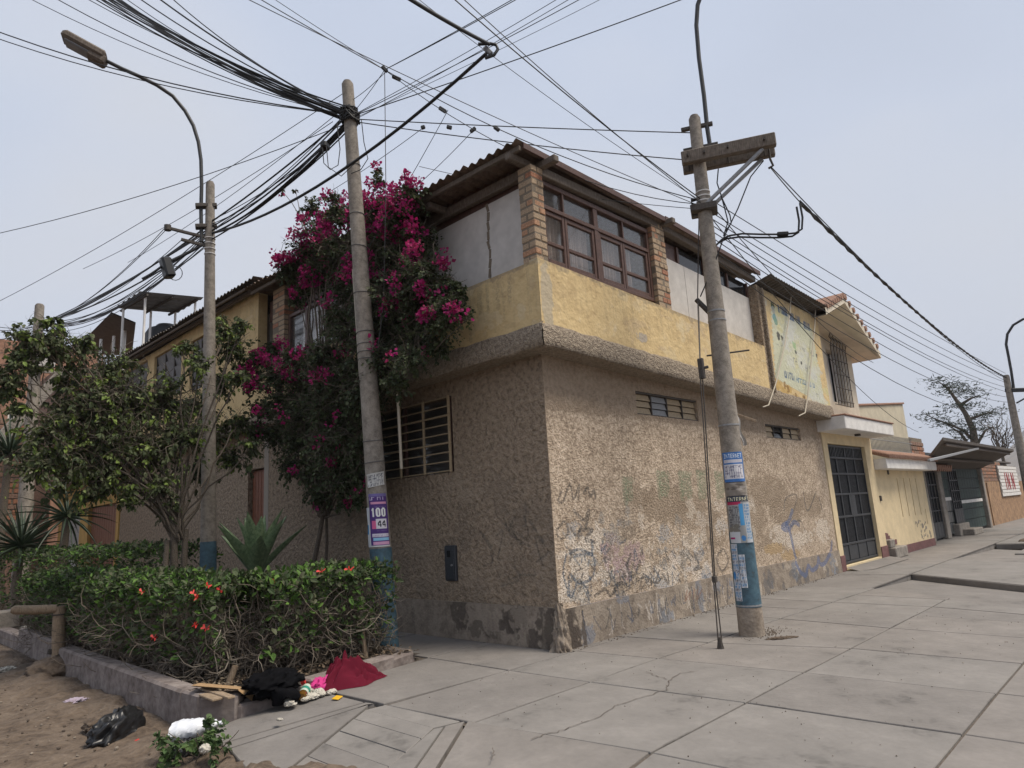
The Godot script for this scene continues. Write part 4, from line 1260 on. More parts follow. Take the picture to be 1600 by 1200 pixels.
# ================================================================= houses further along the side street
func build_left_houses() -> void:
	var X := Vector3.RIGHT
	var Y := Vector3.UP
	var Z := Vector3.BACK
	var H := thing("adjoining_house", "long house with yellow upper wall and louvred windows behind the lamp pole", "house", Vector3(4, 0, -12.4))
	var lo := Shape.new()
	wall(lo, Vector3(0.01, 0, -17.2), Z, Y, -X, 9.55, 3.9, [[8.62, 0.0, 9.5, 2.92]], 0.22)
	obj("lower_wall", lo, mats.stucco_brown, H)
	var lp := Shape.new()
	lp.box(Vector3(-0.03, 0, -17.2), Vector3(0.02, 0.45, -8.7), 0.01)
	obj("plinth", lp, mats.plinth, H)
	var dr := Shape.new()
	dr.box(Vector3(0.12, 0.02, -8.55), Vector3(0.17, 2.9, -7.72), 0.006)
	var door := obj("door", dr, mats.door_wood, H)
	door.set_meta("label", "red brown wooden door in a deep opening")
	for k in 6:
		var b := Shape.new()
		b.box(Vector3(0.098, 0.05, -8.54 + k * 0.137), Vector3(0.118, 2.86, -8.42 + k * 0.137), 0.006)
		obj("plank", b, mats.door_wood, door)
	var lg := Shape.new()
	lg.box(Vector3(-0.32, 3.7, -17.2), Vector3(0.0, 3.96, -7.62), 0.02)
	obj("ledge", lg, mats.rough_band, H)
	var yp := Print.new(9.6, 2.8, 60, 91)
	stains(yp, 70)
	var up := Shape.new()
	wall(up, Vector3(-0.28, 3.96, -17.2), Z, Y, -X, 9.6, 2.72, [[3.3, 1.25, 5.3, 2.55], [0.4, 1.35, 2.75, 2.6], [5.9, 1.1, 6.7, 2.4]], 0.2)
	obj("upper_wall", up, printed("yellow_adjoining", mats.yellow_wall, yp), H)
	for q in [[3.3, 1.25, 5.3, 2.55], [0.4, 1.35, 2.75, 2.6], [5.9, 1.1, 6.7, 2.4]]:
		var fr := Shape.new()
		var z0: float = -17.2 + q[0]
		var z1: float = -17.2 + q[2]
		for k in 4: fr.box(Vector3(-0.22, 3.96 + q[1], lerpf(z0, z1, k / 3.0) - 0.025), Vector3(-0.16, 3.96 + q[3], lerpf(z0, z1, k / 3.0) + 0.025), 0.004)
		var w := obj("window", fr, mats.rust_steel, H)
		for k in 5:
			for j in 3:
				var pn := Shape.new()
				var y0: float = 3.96 + lerpf(q[1], q[3], (k + 0.5) / 5.0)
				pn.obox(Transform3D(Basis(Vector3.BACK, 0.25), Vector3(-0.19, y0, lerpf(z0, z1, (j + 0.5) / 3.0))), Vector3(0.012, (q[3] - q[1]) / 5.0 - 0.035, (z1 - z0) / 3.0 - 0.06))
				obj("slat", pn, mats.zinc, w)
	for k in 10:
		var st := Shape.new()
		var z1 := -7.0 - k * 1.03
		corrugated(st, Vector3(-0.66 + rng.randf_range(-0.03, 0.03), 6.68 + 0.016 * absf(z1 + 7.0) + (k % 2) * 0.006, z1), Vector3(6.0, 0.3, 0), Vector3(0, 0.016, -1.06), 0.17, 0.026, 1)
		obj("roof_sheet", st, mats.roof_sheet_dark, H)
	var sl := Shape.new()
	sl.beam(Vector3(-0.4, 6.6, -7.1), Vector3(-0.4, 6.78, -17.2), 0.08, 0.09, 0.01)
	sl.beam(Vector3(-0.58, 6.6, -7.1), Vector3(-0.58, 6.77, -17.2), 0.05, 0.06, 0.01)
	obj("purlin", sl, mats.grey_timber, H)
	var inn := Shape.new()
	inn.box(Vector3(0.25, 0, -17.2), Vector3(6.0, 6.6, -17.0))
	inn.box(Vector3(5.8, 0, -16.9), Vector3(6.0, 6.7, -7.9))
	inn.box(Vector3(0.25, 0, -7.98), Vector3(5.7, 6.5, -7.85))
	inn.box(Vector3(-0.07, 3.7, -17.0), Vector3(5.7, 3.9, -8.0))
	inn.box(Vector3(0.45, 0, -9.6), Vector3(0.5, 3.6, -8.02))
	obj("inner_walls", inn, mats.room_plaster, H)
	# roof terrace canopy with the water tank
	var c := [on_y(177, 482, 8.45), on_y(218, 456, 8.6), on_y(320, 467, 8.6), on_y(275, 490, 8.45)]
	var K := thing("roof_canopy", "small corrugated metal canopy on thin white posts on the roof terrace", "canopy", Vector3(0.2, 6.9, -15.5))
	var cs := Shape.new()
	corrugated(cs, c[0], c[3] - c[0], c[1] - c[0], 0.28, 0.02, 1)
	obj("roof_sheet", cs, mats.zinc, K)
	var rb := Shape.new()
	for t in [0.12, 0.5, 0.88]: rb.beam(c[0].lerp(c[3], t) - Vector3(0, 0.06, 0), c[1].lerp(c[2], t) - Vector3(0, 0.06, 0), 0.05, 0.06)
	obj("rafter", rb, mats.rust_steel, K)
	for q in [[0.1, 0.15], [0.15, 0.85], [0.55, 0.1], [0.9, 0.2], [0.92, 0.85]]:
		var p: Vector3 = c[0].lerp(c[3], q[0]).lerp(c[1].lerp(c[2], q[0]), q[1])
		var ps := Shape.new()
		ps.tube([Vector3(p.x, 6.75, p.z), Vector3(p.x, p.y - 0.05, p.z)], 0.035, 6)
		obj("post", ps, mats.white_paint, K)
	var T := thing("water_tank", "black plastic water tank with domed lid under the roof canopy", "water tank", Vector3(0.75, 6.9, -16.2))
	var prof := [Vector2(0.56, 0.0), Vector2(0.6, 0.05), Vector2(0.6, 0.42), Vector2(0.57, 0.45), Vector2(0.6, 0.48), Vector2(0.6, 0.9), Vector2(0.52, 1.05), Vector2(0.28, 1.16), Vector2(0.26, 1.16), Vector2(0.26, 1.22), Vector2(0.02, 1.26)]
	var tk := Shape.new()
	var tp := PackedVector3Array()
	var tr := []
	for q in prof:
		tp.append(Vector3(0.75, 6.95 + q.y + 0.0001 * tp.size(), -16.2)); tr.append(q.x)
	tk.tube(tp, tr, 20)
	obj("body", tk, mats.tank_plastic, T)
	var lb := Shape.new()
	lb.tube([Vector3(0.75, 8.09, -16.2), Vector3(0.75, 8.14, -16.2)], 0.3, 16)
	obj("lid", lb, mats.tank_plastic, T)
	# the ochre doorway house and the brick houses at the end
	var O := thing("doorway_house", "house front with ochre pillars and a wide wooden garage door beyond the tree", "house", Vector3(2, 0, -19.8))
	var ow := Shape.new()
	wall(ow, Vector3(-0.02, 0, -24.4), Z, Y, -X, 7.15, 3.6, [[3.9, 0.0, 6.9, 2.75], [0.5, 0.0, 2.9, 2.7]], 0.25)
	obj("wall", ow, mats.ochre_house, O)
	var od := Shape.new()
	od.box(Vector3(0.1, 0.0, -20.5), Vector3(0.16, 2.74, -17.5), 0.006)
	var od2 := obj("door", od, mats.door_wood, O)
	for k in 12:
		var b := Shape.new()
		b.box(Vector3(0.08, 0.05, -20.48 + k * 0.245), Vector3(0.099, 2.7, -20.26 + k * 0.245), 0.005)
		obj("plank", b, mats.door_wood, od2)
	var og := Shape.new()
	for k in 16: og.tube([Vector3(0.1, 0.0, -23.8 + k * 0.15), Vector3(0.1, 2.7, -23.8 + k * 0.15)], 0.015, 5)
	for y in [0.4, 1.4, 2.4]: og.tube([Vector3(0.1, y, -23.9), Vector3(0.1, y, -21.4)], 0.02, 5)
	obj("gate_bars", og, mats.white_paint, O)
	var ob := Shape.new()
	ob.box(Vector3(0.3, 0, -24.3), Vector3(0.4, 3.5, -17.3))
	ob.box(Vector3(-0.5, 3.6, -24.4), Vector3(5.0, 3.8, -17.25))
	obj("inner_walls", ob, mats.room_plaster, O)
	var B := thing("brick_house", "unfinished red brick house with bare concrete stair beam beyond the ochre doorway", "house", Vector3(0, 0, -24))
	var b0 := on_z(92, 575, -17.8)
	var b1 := on_z(142, 700, -17.8)
	bricks_wall(B, Vector3(b0.x, 3.8, -17.85), X, 0.3 - b0.x, 3.0, [[0.38, 0.9, 0.62, 2.4]])
	var sb := Shape.new()
	sb.beam(on_z(0, 700, -17.7) - Vector3(0.3, 0.2, 0), on_z(103, 578, -17.7), 0.3, 0.32, 0.02)
	sb.beam(on_z(60, 580, -17.6), on_z(148, 588, -17.6), 0.06, 0.08, 0.01)
	obj("stair_beam", sb, mats.concrete, B)
	var fa := on_z(30, 655, -18.6)
	bricks_wall(B, Vector3(fa.x - 0.9, 2.2, -18.7), X, 1.1, fa.y - 2.2, [])
	var fb := Shape.new()
	for q in [[Vector3(fa.x - 3.0, 0.0, -19.2), Vector3(fa.x + 0.35, fa.y - 0.55, -18.82)], [Vector3(-2.6, 0, -25.0), Vector3(-0.3, 3.78, -24.6)], [Vector3(-0.3, 3.8, -30.0), Vector3(4.0, 8.4, -24.6)], [Vector3(-1.4, 3.8, -19.4), Vector3(0.4, 6.7, -18.2)]]:
		fb = Shape.new()
		fb.box(q[0], q[1])
		obj("wall", fb, mats.brick_dull, B)
	var R := thing("gabled_shed", "dark sheet metal shed roof rising behind the corrugated eave", "roof", Vector3(0.5, 3.8, -21))
	var rs := Shape.new()
	var r0 := away(112, 552, 30)
	var r1 := away(174, 490, 23)
	var r2 := away(212, 506, 23)
	var r3 := away(206, 556, 29)
	rs.poly([r0, r1, r2, r3], Vector3(0, 60, 0))
	rs.poly([r0 + Vector3(0, 0.05, 0), r1 + Vector3(0.0, 0.05, 0), r2 + Vector3(0.0, 0.05, 0), r3 + Vector3(0, 0.05, 0)], Vector3(0, -60, 0))
	obj("sheet", rs, mats.roof_sheet_dark, R)
	for q in [[196, 505, 550], [158, 530, 556], [178, 525, 556]]:
		var ps := Shape.new()
		var p0 := away(q[0], q[1], 24.5)
		ps.tube([Vector3(p0.x, 6.0, p0.z), p0], 0.045, 6)
		obj("post", ps, mats.white_paint, R)
	var rw := Shape.new()
	rw.box(Vector3(-0.9, 3.8, -22.0), Vector3(2.2, 7.4, -20.0))
	obj("wall", rw, mats.brick_dull, R)
	var F := thing("far_brick_house", "terracotta coloured house with a grey framed window far down the lane", "house", Vector3(-4, 0, -36))
	var q0 := away(0, 520, 40)
	var fw := Shape.new()
	wall(fw, Vector3(q0.x - 8.0, 0, q0.z), X, Y, Z, 12.5, q0.y - 0.3, [[8.6, 6.7, 10.6, 8.2]], 0.3)
	obj("wall", fw, mats.far_brick, F)
	var fwn := Shape.new()
	for k in 3: fwn.box(Vector3(q0.x + 0.6 + k * 0.96, 6.7, q0.z - 0.2), Vector3(q0.x + 0.68 + k * 0.96, 8.2, q0.z - 0.1))
	fwn.box(Vector3(q0.x + 0.68, 7.1, q0.z - 0.19), Vector3(q0.x + 2.5, 7.18, q0.z - 0.11))
	var fwo := obj("window", fwn, mats.white_paint, F)
	var fwp := Shape.new()
	fwp.box(Vector3(q0.x + 0.5, 6.6, q0.z - 0.26), Vector3(q0.x + 2.7, 8.3, q0.z - 0.23))
	obj("pane", fwp, mats.dark_glass, fwo)
	var W := thing("white_house_wall", "plain whitewashed wall behind the spiky plants", "wall", Vector3(-4, 0, -26))
	var ww := Shape.new()
	ww.box(Vector3(-8.0, 0, -26.2), Vector3(-2.6, 3.1, -26.0))
	obj("wall", ww, mats.white_paint, W)

func bricks_wall(parent: Node3D, at: Vector3, along: Vector3, length: float, high: float, holes: Array) -> void:
	# a wall of separate bricks facing +z on a mortar core; holes as shares of the length and metres of height
	var core := Shape.new()
	var hs := []
	for q in holes: hs.append([q[0] * length, q[1], q[2] * length, q[3]])
	wall(core, at, along, Vector3.UP, Vector3.BACK, length, high, hs, 0.2)
	var c := obj("brickwork", core, mats.mortar, parent)
	var rows := int(high / 0.155)
	for r in rows:
		var x := -0.15 if r % 2 else 0.0
		while x < length - 0.04:
			var x0 := maxf(x, 0.0)
			var x1 := minf(x + 0.3, length)
			x += 0.3
			var yc := (r + 0.5) * 0.155
			var skip := x1 - x0 < 0.05
			for q in hs:
				if (x0 + x1) * 0.5 > q[0] - 0.08 and (x0 + x1) * 0.5 < q[2] + 0.08 and yc > q[1] and yc < q[3]: skip = true
			if skip: continue
			piece("brick", brick_mesh(Vector3(snappedf(x1 - x0, 0.15) - 0.02, 0.13, 0.05), r % 3), mats[["brick_dull", "brick_red", "brick_dull"][rng.randi() % 3]], c, Transform3D(Basis(), at + along * (x0 + x1) * 0.5 + Vector3(0, yc, 0.005)))

# ================================================================= houses further along the street
func build_right_houses() -> void:
	var X := Vector3.RIGHT
	var Y := Vector3.UP
	var Z := Vector3.BACK
	# --- cream house with the black gate
	var H := thing("garage_house", "narrow cream house with black garage gate, white canopy and a barred upper window", "house", Vector3(11.2, 0, -3))
	var gw := Shape.new()
	wall(gw, Vector3(9.51, 0.0, 0.02), X, Y, Z, 3.45, 3.5, [[0.28, 0.1, 2.9, 2.86]], 0.25)
	obj("lower_wall", gw, mats.cream_wall, H)
	for x0 in [9.51, 12.42]:
		var fb := Shape.new()
		fb.box(Vector3(x0, 0.0, 0.02), Vector3(x0 + (0.27 if x0 < 10 else 0.54), 0.34, 0.045), 0.006)
		obj("painted_base", fb, mats.oxblood, H)
	var gf := Shape.new()
	for y in [0.12, 0.52, 1.14, 1.66, 2.14, 2.52]: gf.box(Vector3(9.8, y, -0.10), Vector3(12.4, y + 0.05, -0.055), 0.006)
	for x0 in [9.8, 10.43, 11.07, 11.71, 12.35]: gf.box(Vector3(x0, 0.12, -0.098), Vector3(x0 + 0.05, 2.82, -0.06), 0.006)
	gf.box(Vector3(9.8, 2.80, -0.10), Vector3(12.4, 2.85, -0.055), 0.006)
	var gate := obj("garage_gate", gf, mats.gate_plate, H)
	for k in 4:
		var p := Shape.new()
		p.box(Vector3(9.86 + k * 0.64, 0.18, -0.094), Vector3(10.42 + k * 0.64, 0.51, -0.075), 0.004)
		obj("plate", p, mats.gate_plate, gate)
	for k in 36:
		var p := Shape.new()
		var xx := 9.84 + k * 0.072
		p.box(Vector3(xx, 0.56, -0.10), Vector3(xx + 0.035, 2.5, -0.085))
		obj("bar", p, mats.gate_metal, gate)
	for k in 26:
		var p := Shape.new()
		var xx := 9.87 + k * 0.1
		p.box(Vector3(xx, 2.56, -0.09), Vector3(xx + 0.035, 2.81, -0.07))
		obj("bar", p, mats.gate_plate, gate)
	var lk := Shape.new()
	lk.box(Vector3(10.95, 1.19, -0.085), Vector3(11.35, 1.66, -0.06), 0.006)
	obj("lock_plate", lk, mats.gate_plate, gate)
	var bk := Shape.new()
	bk.box(Vector3(9.7, 0.0, -0.14), Vector3(12.6, 2.55, -0.12))
	bk.box(Vector3(9.6, 0.0, -3.0), Vector3(12.9, 3.4, -2.9))
	obj("gate_backing", bk, mats.gate_metal, H)
	var cp := Shape.new()
	cp.box(Vector3(9.35, 3.10, -0.02), Vector3(12.95, 3.40, 0.62), 0.015)
	obj("canopy", cp, mats.white_paint, H)
	var ct := Shape.new()
	ct.box(Vector3(9.35, 3.402, 0.05), Vector3(12.98, 3.44, 0.65), 0.012)
	obj("canopy_tiles", ct, mats.roof_tile, H)
	var lp := Shape.new()
	lp.tube([Vector3(11.1, 3.1, 0.3), Vector3(11.1, 3.05, 0.3)], 0.07, 12)
	obj("ceiling_lamp", lp, mats.rust_steel, H)
	var uw := Shape.new()
	wall(uw, Vector3(9.56, 3.40, 0.0), X, Y, Z, 3.0, 2.75, [[1.12, 0.52, 2.1, 1.85]], 0.25)
	uw.box(Vector3(12.3, 3.4, -6.0), Vector3(12.555, 5.9, -0.26))
	uw.box(Vector3(9.56, 3.4, -6.0), Vector3(9.8, 5.9, -0.26))
	obj("upper_wall", uw, mats.pale_wall, H)
	var wp := Shape.new()
	wp.box(Vector3(10.7, 3.95, -0.16), Vector3(11.64, 5.22, -0.14))
	var win := obj("window", wp, mats.dark_glass, H)
	var cu := Shape.new()
	cu.sheet(30, 2, func(u, v): return Vector3(lerpf(10.7, 11.1, u), lerpf(3.95, 5.2, v), -0.12 + 0.015 * sin(u * 60.0)))
	cu.sheet(30, 2, func(u, v): return Vector3(lerpf(11.3, 11.62, u), lerpf(3.95, 5.2, v), -0.12 + 0.015 * sin(u * 60.0)))
	obj("curtain", cu, mats.white_board, win)
	for k in 11:
		var b := Shape.new()
		var xx := 10.62 + k * 0.105
		b.tube([Vector3(xx, 3.84, 0.06), Vector3(xx, 3.82, 0.14), Vector3(xx, 5.3, 0.15), Vector3(xx, 5.42, 0.19), Vector3(xx, 5.52, 0.15), Vector3(xx, 5.62, 0.2)], 0.012, 5)
		obj("bar", b, mats.steel if k % 2 else mats.rust_steel, win)
	for y in [3.92, 4.25, 4.6, 4.95, 5.3]:
		var b := Shape.new()
		b.tube([Vector3(10.6, y, 0.15), Vector3(11.7, y, 0.15)], 0.012, 5)
		obj("bar", b, mats.rust_steel, win)
	# gable roof over the upper floor: ridge runs back from the street
	var rf := Shape.new()
	var ridge := Vector3(10.65, 6.42, 0.62)
	var le := Vector3(9.2, 5.86, 0.62)
	var re := Vector3(12.95, 5.33, 0.62)
	var back := Vector3(0, 0, -6.5)
	rf.poly([le, ridge, ridge + back, le + back], Vector3(11, 3, -2))
	rf.poly([ridge, re, re + back, ridge + back], Vector3(11, 3, -2))
	var dn := Vector3(0, -0.16, 0)
	rf.poly([le + dn, ridge + dn, ridge + back + dn, le + back + dn], Vector3(11, 30, -2))
	rf.poly([ridge + dn, re + dn, re + back + dn, ridge + back + dn], Vector3(11, 30, -2))
	rf.poly([le, ridge, ridge + dn, le + dn], Vector3(11, 6, -2))
	rf.poly([ridge, re, re + dn, ridge + dn], Vector3(11, 6, -2))
	rf.poly([re, re + back, re + back + dn, re + dn], Vector3(5, 5, -2))
	var roof := obj("roof", rf, mats.pale_wall, H)
	for s in 2:
		var e: Vector3 = [le, re][s]
		for k in 9:
			var p := Shape.new()
			var q := ridge.lerp(e, (k + 0.3) / 9.2)
			p.tube([q + Vector3(0, 0.03, 0.03), q + Vector3(0, 0.03, -1.5)], 0.075, 6)
			obj("roof_tile", p, mats.roof_tile, roof)
	var gs := Shape.new()
	gs.poly([Vector3(9.56, 5.78, 0.02), Vector3(12.55, 5.35, 0.02), Vector3(10.65, 6.27, 0.02)], Vector3(11, 5.9, -2))
	gs.poly([Vector3(9.56, 5.8, 0.0), Vector3(12.9, 5.2, 0.0), Vector3(12.9, 5.2, 0.56), Vector3(9.3, 5.73, 0.56)], Vector3(11, 30, 0))
	obj("gable", gs, mats.pale_wall, H)
	# doorstep ramp in front of the gate
	var rp := Shape.new()
	rp.poly([Vector3(9.75, 0.07, 0.05), Vector3(12.9, 0.07, 0.05), Vector3(12.9, 0.012, 0.5), Vector3(10.2, 0.012, 0.5)], Vector3(11, -3, 0))
	rp.poly([Vector3(9.75, 0.07, 0.05), Vector3(10.2, 0.012, 0.5), Vector3(9.8, 0.0, 0.3)], Vector3(11, -3, -1))
	obj("threshold", rp, mats.slab_1, H)
	# --- low cream house with slit openings
	var L := thing("low_house", "low cream front with four upright slits, tiled canopy and a tall plain block behind", "house", Vector3(15.4, 0, -3))
	var lw := Shape.new()
	var slits := []
	for k in 4: slits.append([2.0 + k * 0.64, 0.97, 2.06 + k * 0.64, 2.06])
	slits.append([4.46, 0.66, 4.52, 1.12])
	wall(lw, Vector3(13.04, 0, -0.05), X, Y, Z, 4.95, 2.4, slits, 0.2)
	obj("front_wall", lw, mats.cream_wall, L)
	for q in slits:
		var p := Shape.new()
		p.box(Vector3(13.04 + q[0], q[1], -0.12), Vector3(13.04 + q[2], q[3], -0.10))
		obj("slit", p, mats.earth_wall, L)
	var base := Shape.new()
	base.box(Vector3(14.0, 0.0, -0.05), Vector3(17.99, 0.22, -0.03), 0.006)
	obj("painted_base", base, mats.oxblood, L)
	var wave := Shape.new()
	for k in 9: wave.box(Vector3(13.06 + k * 0.11, 0.3, -0.045), Vector3(13.17 + k * 0.11, 0.62 - 0.03 * k + 0.06 * sin(k * 0.9), -0.03 + 0.001 * (k % 2)), 0.004)
	obj("painted_wave", wave, mats.oxblood, L)
	var stp := Shape.new()
	stp.box(Vector3(13.02, 0.0, -0.04), Vector3(14.05, 0.27, 0.2), 0.02)
	stp.box(Vector3(13.02, 0.27, -0.04), Vector3(13.4, 0.47, 0.1), 0.02)
	obj("step", stp, mats.concrete, L)
	var bx := Shape.new()
	bx.box(Vector3(13.2, 1.46, -0.05), Vector3(13.3, 1.6, -0.01), 0.01)
	bx.box(Vector3(14.25, 2.16, -0.05), Vector3(14.34, 2.28, -0.02), 0.01)
	obj("bell_box", bx, mats.rust_steel, L)
	var cb := Shape.new()
	cb.box(Vector3(12.98, 2.28, -0.06), Vector3(18.1, 2.55, 0.33), 0.015)
	var can := obj("canopy", cb, mats.white_paint, L)
	for k in 34:
		var p := Shape.new()
		var xx := 13.05 + k * 0.15
		p.tube([Vector3(xx, 2.6, 0.42), Vector3(xx, 2.78, -0.1)], 0.07, 6)
		obj("tile", p, mats.roof_tile, can)
	var rl := Shape.new()
	for k in 40: rl.tube([Vector3(13.1 + k * 0.115, 2.75, -0.16), Vector3(13.1 + k * 0.115, 3.2, -0.16), Vector3(13.12 + k * 0.115, 3.3, -0.11)], 0.01, 4)
	for y in [2.85, 3.15]: rl.tube([Vector3(13.0, y, -0.16), Vector3(17.8, y, -0.16)], 0.012, 4)
	var rail := obj("railing", rl, mats.steel, L)
	rail.set_meta("label", "thin spiked metal railing above the tiled canopy")
	var tb := Shape.new()
	tb.xf = Transform3D(Basis(Vector3(1, 0.09, 0), Vector3.UP, Vector3.BACK), Vector3(0, -1.15, 0))
	tb.box(Vector3(12.6, 0.0, -6.0), Vector3(17.95, 4.0, -0.27), 0.01)
	obj("rear_block", tb, mats.olive_cream, L)
	var tt := Shape.new()
	tt.xf = tb.xf
	tt.box(Vector3(12.56, 4.002, -6.05), Vector3(18.0, 4.06, -0.23), 0.008)
	obj("coping", tt, mats.roof_tile, L)
	var pk := Shape.new()
	for k in 26:
		var q := Vector3(17.0 + rng.randf_range(-1.0, 0.8), rng.randf_range(0.25, 0.8), -0.046)
		pk.obox(Transform3D(Basis(Z, rng.randf() * 3.0), q), Vector3(rng.randf_range(0.03, 0.12), rng.randf_range(0.03, 0.1), 0.006), 0.002)
	obj("peeled_plaster", pk, mats.concrete, L)
	# --- tiled dark shop front with a brown sheet awning
	var S := thing("tiled_house", "house front of dark green tiles and black barred doors under a rough brown awning", "house", Vector3(23.5, 0, -2))
	var core := Shape.new()
	core.box(Vector3(18.05, 0, -4.0), Vector3(28.9, 3.0, -0.5))
	obj("wall", core, mats.gate_metal, S)
	for q in [[18.85, 19.35], [21.0, 21.5], [28.6, 28.95]]:
		var p := Shape.new()
		p.box(Vector3(q[0], 0, -0.52), Vector3(q[1], 2.5, -0.3), 0.02)
		obj("concrete_post", p, mats.concrete, S)
	for q in [[18.1, 18.8, 0.1, 2.4], [19.4, 20.95, 0.1, 2.3], [23.0, 24.3, 0.45, 2.4]]:
		var fr := Shape.new()
		for k in 5: fr.box(Vector3(lerpf(q[0], q[1], k / 4.0) - 0.02, q[2], -0.42), Vector3(lerpf(q[0], q[1], k / 4.0) + 0.02, q[3], -0.38))
		for k in 6: fr.box(Vector3(q[0], lerpf(q[2], q[3], k / 5.0) - 0.02, -0.43), Vector3(q[1], lerpf(q[2], q[3], k / 5.0) + 0.02, -0.39))
		var d := obj("barred_door", fr, mats.gate_plate, S)
		var pl := Shape.new()
		pl.box(Vector3(q[0], q[2], -0.41), Vector3(q[1], q[2] + 0.5, -0.385))
		obj("plate", pl, mats.gate_plate, d)
	for i in 3:
		for j in 6:
			var p := Shape.new()
			p.box(Vector3(21.55 + i * 0.48, 0.1 + j * 0.4, -0.5), Vector3(22.0 + i * 0.48, 0.47 + j * 0.4, -0.44), 0.006)
			obj("tile", p, mats.grey_tile if j < 3 else mats.green_tile, S)
	for i in 9:
		for j in 6:
			var p := Shape.new()
			p.box(Vector3(24.4 + i * 0.465, 0.1 + j * 0.4, -0.5), Vector3(24.84 + i * 0.465, 0.47 + j * 0.4, -0.44), 0.006)
			obj("tile", p, mats.green_tile, S)
	var ws := Shape.new()
	ws.box(Vector3(21.55, 1.28, -0.45), Vector3(22.95, 1.4, -0.42), 0.004)
	ws.box(Vector3(24.4, 1.12, -0.45), Vector3(28.5, 1.24, -0.42), 0.004)
	obj("white_strip", ws, mats.white_paint, S)
	var sp := Shape.new()
	sp.box(Vector3(23.0, 0, -0.5), Vector3(24.6, 0.22, 0.1), 0.02)
	sp.box(Vector3(22.6, 0, -0.5), Vector3(24.3, 0.42, -0.25), 0.02)
	obj("doorstep", sp, mats.concrete, S)
	var aw := Shape.new()
	var aq := [Vector3(19.6, 2.4, -0.45), Vector3(15.6, 3.02, 1.15), Vector3(27.0, 3.03, 1.2), Vector3(29.5, 2.5, -0.45)]
	var lift := Vector3(0, 0.09, 0)
	aw.poly([aq[0] + lift, aq[1] + lift, aq[2] + lift, aq[3] + lift], Vector3(24, -5, 0))
	aw.poly(aq.duplicate(), Vector3(24, 15, 0))
	for k in 4: aw.poly([aq[k], aq[(k + 1) % 4], aq[(k + 1) % 4] + lift, aq[k] + lift], Vector3(23, 2.75, 0.3))
	var awn := obj("awning", aw, mats.roof_sheet_dark, S)
	for q in [[Vector3(16.2, 2.93, 1.05), Vector3(26.8, 2.94, 1.05)], [Vector3(17.8, 2.63, 0.3), Vector3(28.0, 2.66, 0.3)]]:
		var p := Shape.new()
		p.beam(q[0], q[1], 0.08, 0.08, 0.01)
		obj("rafter", p, mats.grey_timber, awn)
	var tu := Shape.new()
	tu.beam(Vector3(13.6, 2.42, 1.15), Vector3(20.5, 2.95, 1.1), 0.07, 0.07, 0.01)
	obj("awning_rail", tu, mats.steel, S)
	bricks_wall(S, Vector3(18.1, 2.55, -0.45), X, 2.2, 0.9, [])
	var tr := Shape.new()
	for k in 12: tr.tube([Vector3(18.4 + k * 0.3, 2.4, 0.0), Vector3(18.4 + k * 0.3, 2.52, -0.45)], 0.13, 6)
	obj("tile_hood", tr, mats.roof_tile, S)
	# --- earth wall with the white painted panel
	var E_ := thing("earth_wall", "ochre earth coloured wall with a narrow door and crumbling bricks on top", "wall", Vector3(33, 0, -0.5))
	var ew := Shape.new()
	wall(ew, Vector3(28.98, 0, -0.5), X, Y, Z, 13.0, 1.95, [[1.3, 0.0, 1.6, 1.9]], 0.4)
	obj("wall", ew, mats.earth_wall, E_)
	bricks_wall(E_, Vector3(28.98, 1.95, -0.55), X, 6.0, 0.95, [])
	var W := thing("painted_panel", "white brick panel with red painted letters on the far earth wall", "sign", Vector3(37, 1.2, -0.5))
	var wp2 := Shape.new()
	wp2.box(Vector3(33.6, 1.2, -0.52), Vector3(39.0, 2.72, -0.46))
	obj("joints", wp2, mats.concrete, W)
	for r in 9:
		for k in 16:
			var p := Shape.new()
			var xx := 33.62 + k * 0.335 + (0.16 if r % 2 else 0.0)
			if xx > 38.8: continue
			p.box(Vector3(xx, 1.22 + r * 0.166, -0.46), Vector3(xx + 0.31, 1.36 + r * 0.166, -0.43), 0.008)
			obj("brick", p, mats.white_paint, W)
	plain("red_letter", lin(0.36, 0.045, 0.05), 0.7)
	for q in [[34.6, "I"], [35.4, "N"], [36.7, "N"]]:
		var tm := TextMesh.new()
		tm.text = q[1]
		tm.font_size = 64
		tm.pixel_size = 0.019
		tm.depth = 0.01
		piece("letter", tm, mats.red_letter, W, Transform3D(Basis(), Vector3(q[0] + 0.4, 2.0, -0.42)))
	var V := thing("far_shed", "small pale shed beyond the painted panel", "shed", Vector3(42, 0, -3))
	var vs := Shape.new()
	vs.box(Vector3(40.0, 0, -5.0), Vector3(46.0, 3.1, -2.0), 0.02)
	obj("wall", vs, mats.zinc, V)
	var vr := Shape.new()
	vr.box(Vector3(39.7, 3.1, -5.2), Vector3(46.2, 3.2, -1.6), 0.01)
	obj("roof", vr, mats.roof_sheet_dark, V)
	var CH := thing("roof_tank", "small grey cylinder tank on the roof beside the plain cream block", "tank", Vector3(18.7, 3.0, -2.0))
	var cy := Shape.new()
	cy.tube([Vector3(18.8, 3.0, -2.0), Vector3(18.8, 4.2, -2.0), Vector3(18.8, 4.25, -2.0)], [0.28, 0.28, 0.2], 12)
	obj("body", cy, mats.zinc, CH)
	var cy2 := Shape.new()
	cy2.box(Vector3(18.4, 4.25, -2.3), Vector3(19.0, 4.4, -1.7), 0.02)
	obj("cap", cy2, mats.grey_tile, CH)

# ================================================================= poles, lamps, bills
func along(a: Vector3, b: Vector3, y: float) -> Vector3:
	return a.lerp(b, (y - a.y) / (b.y - a.y))

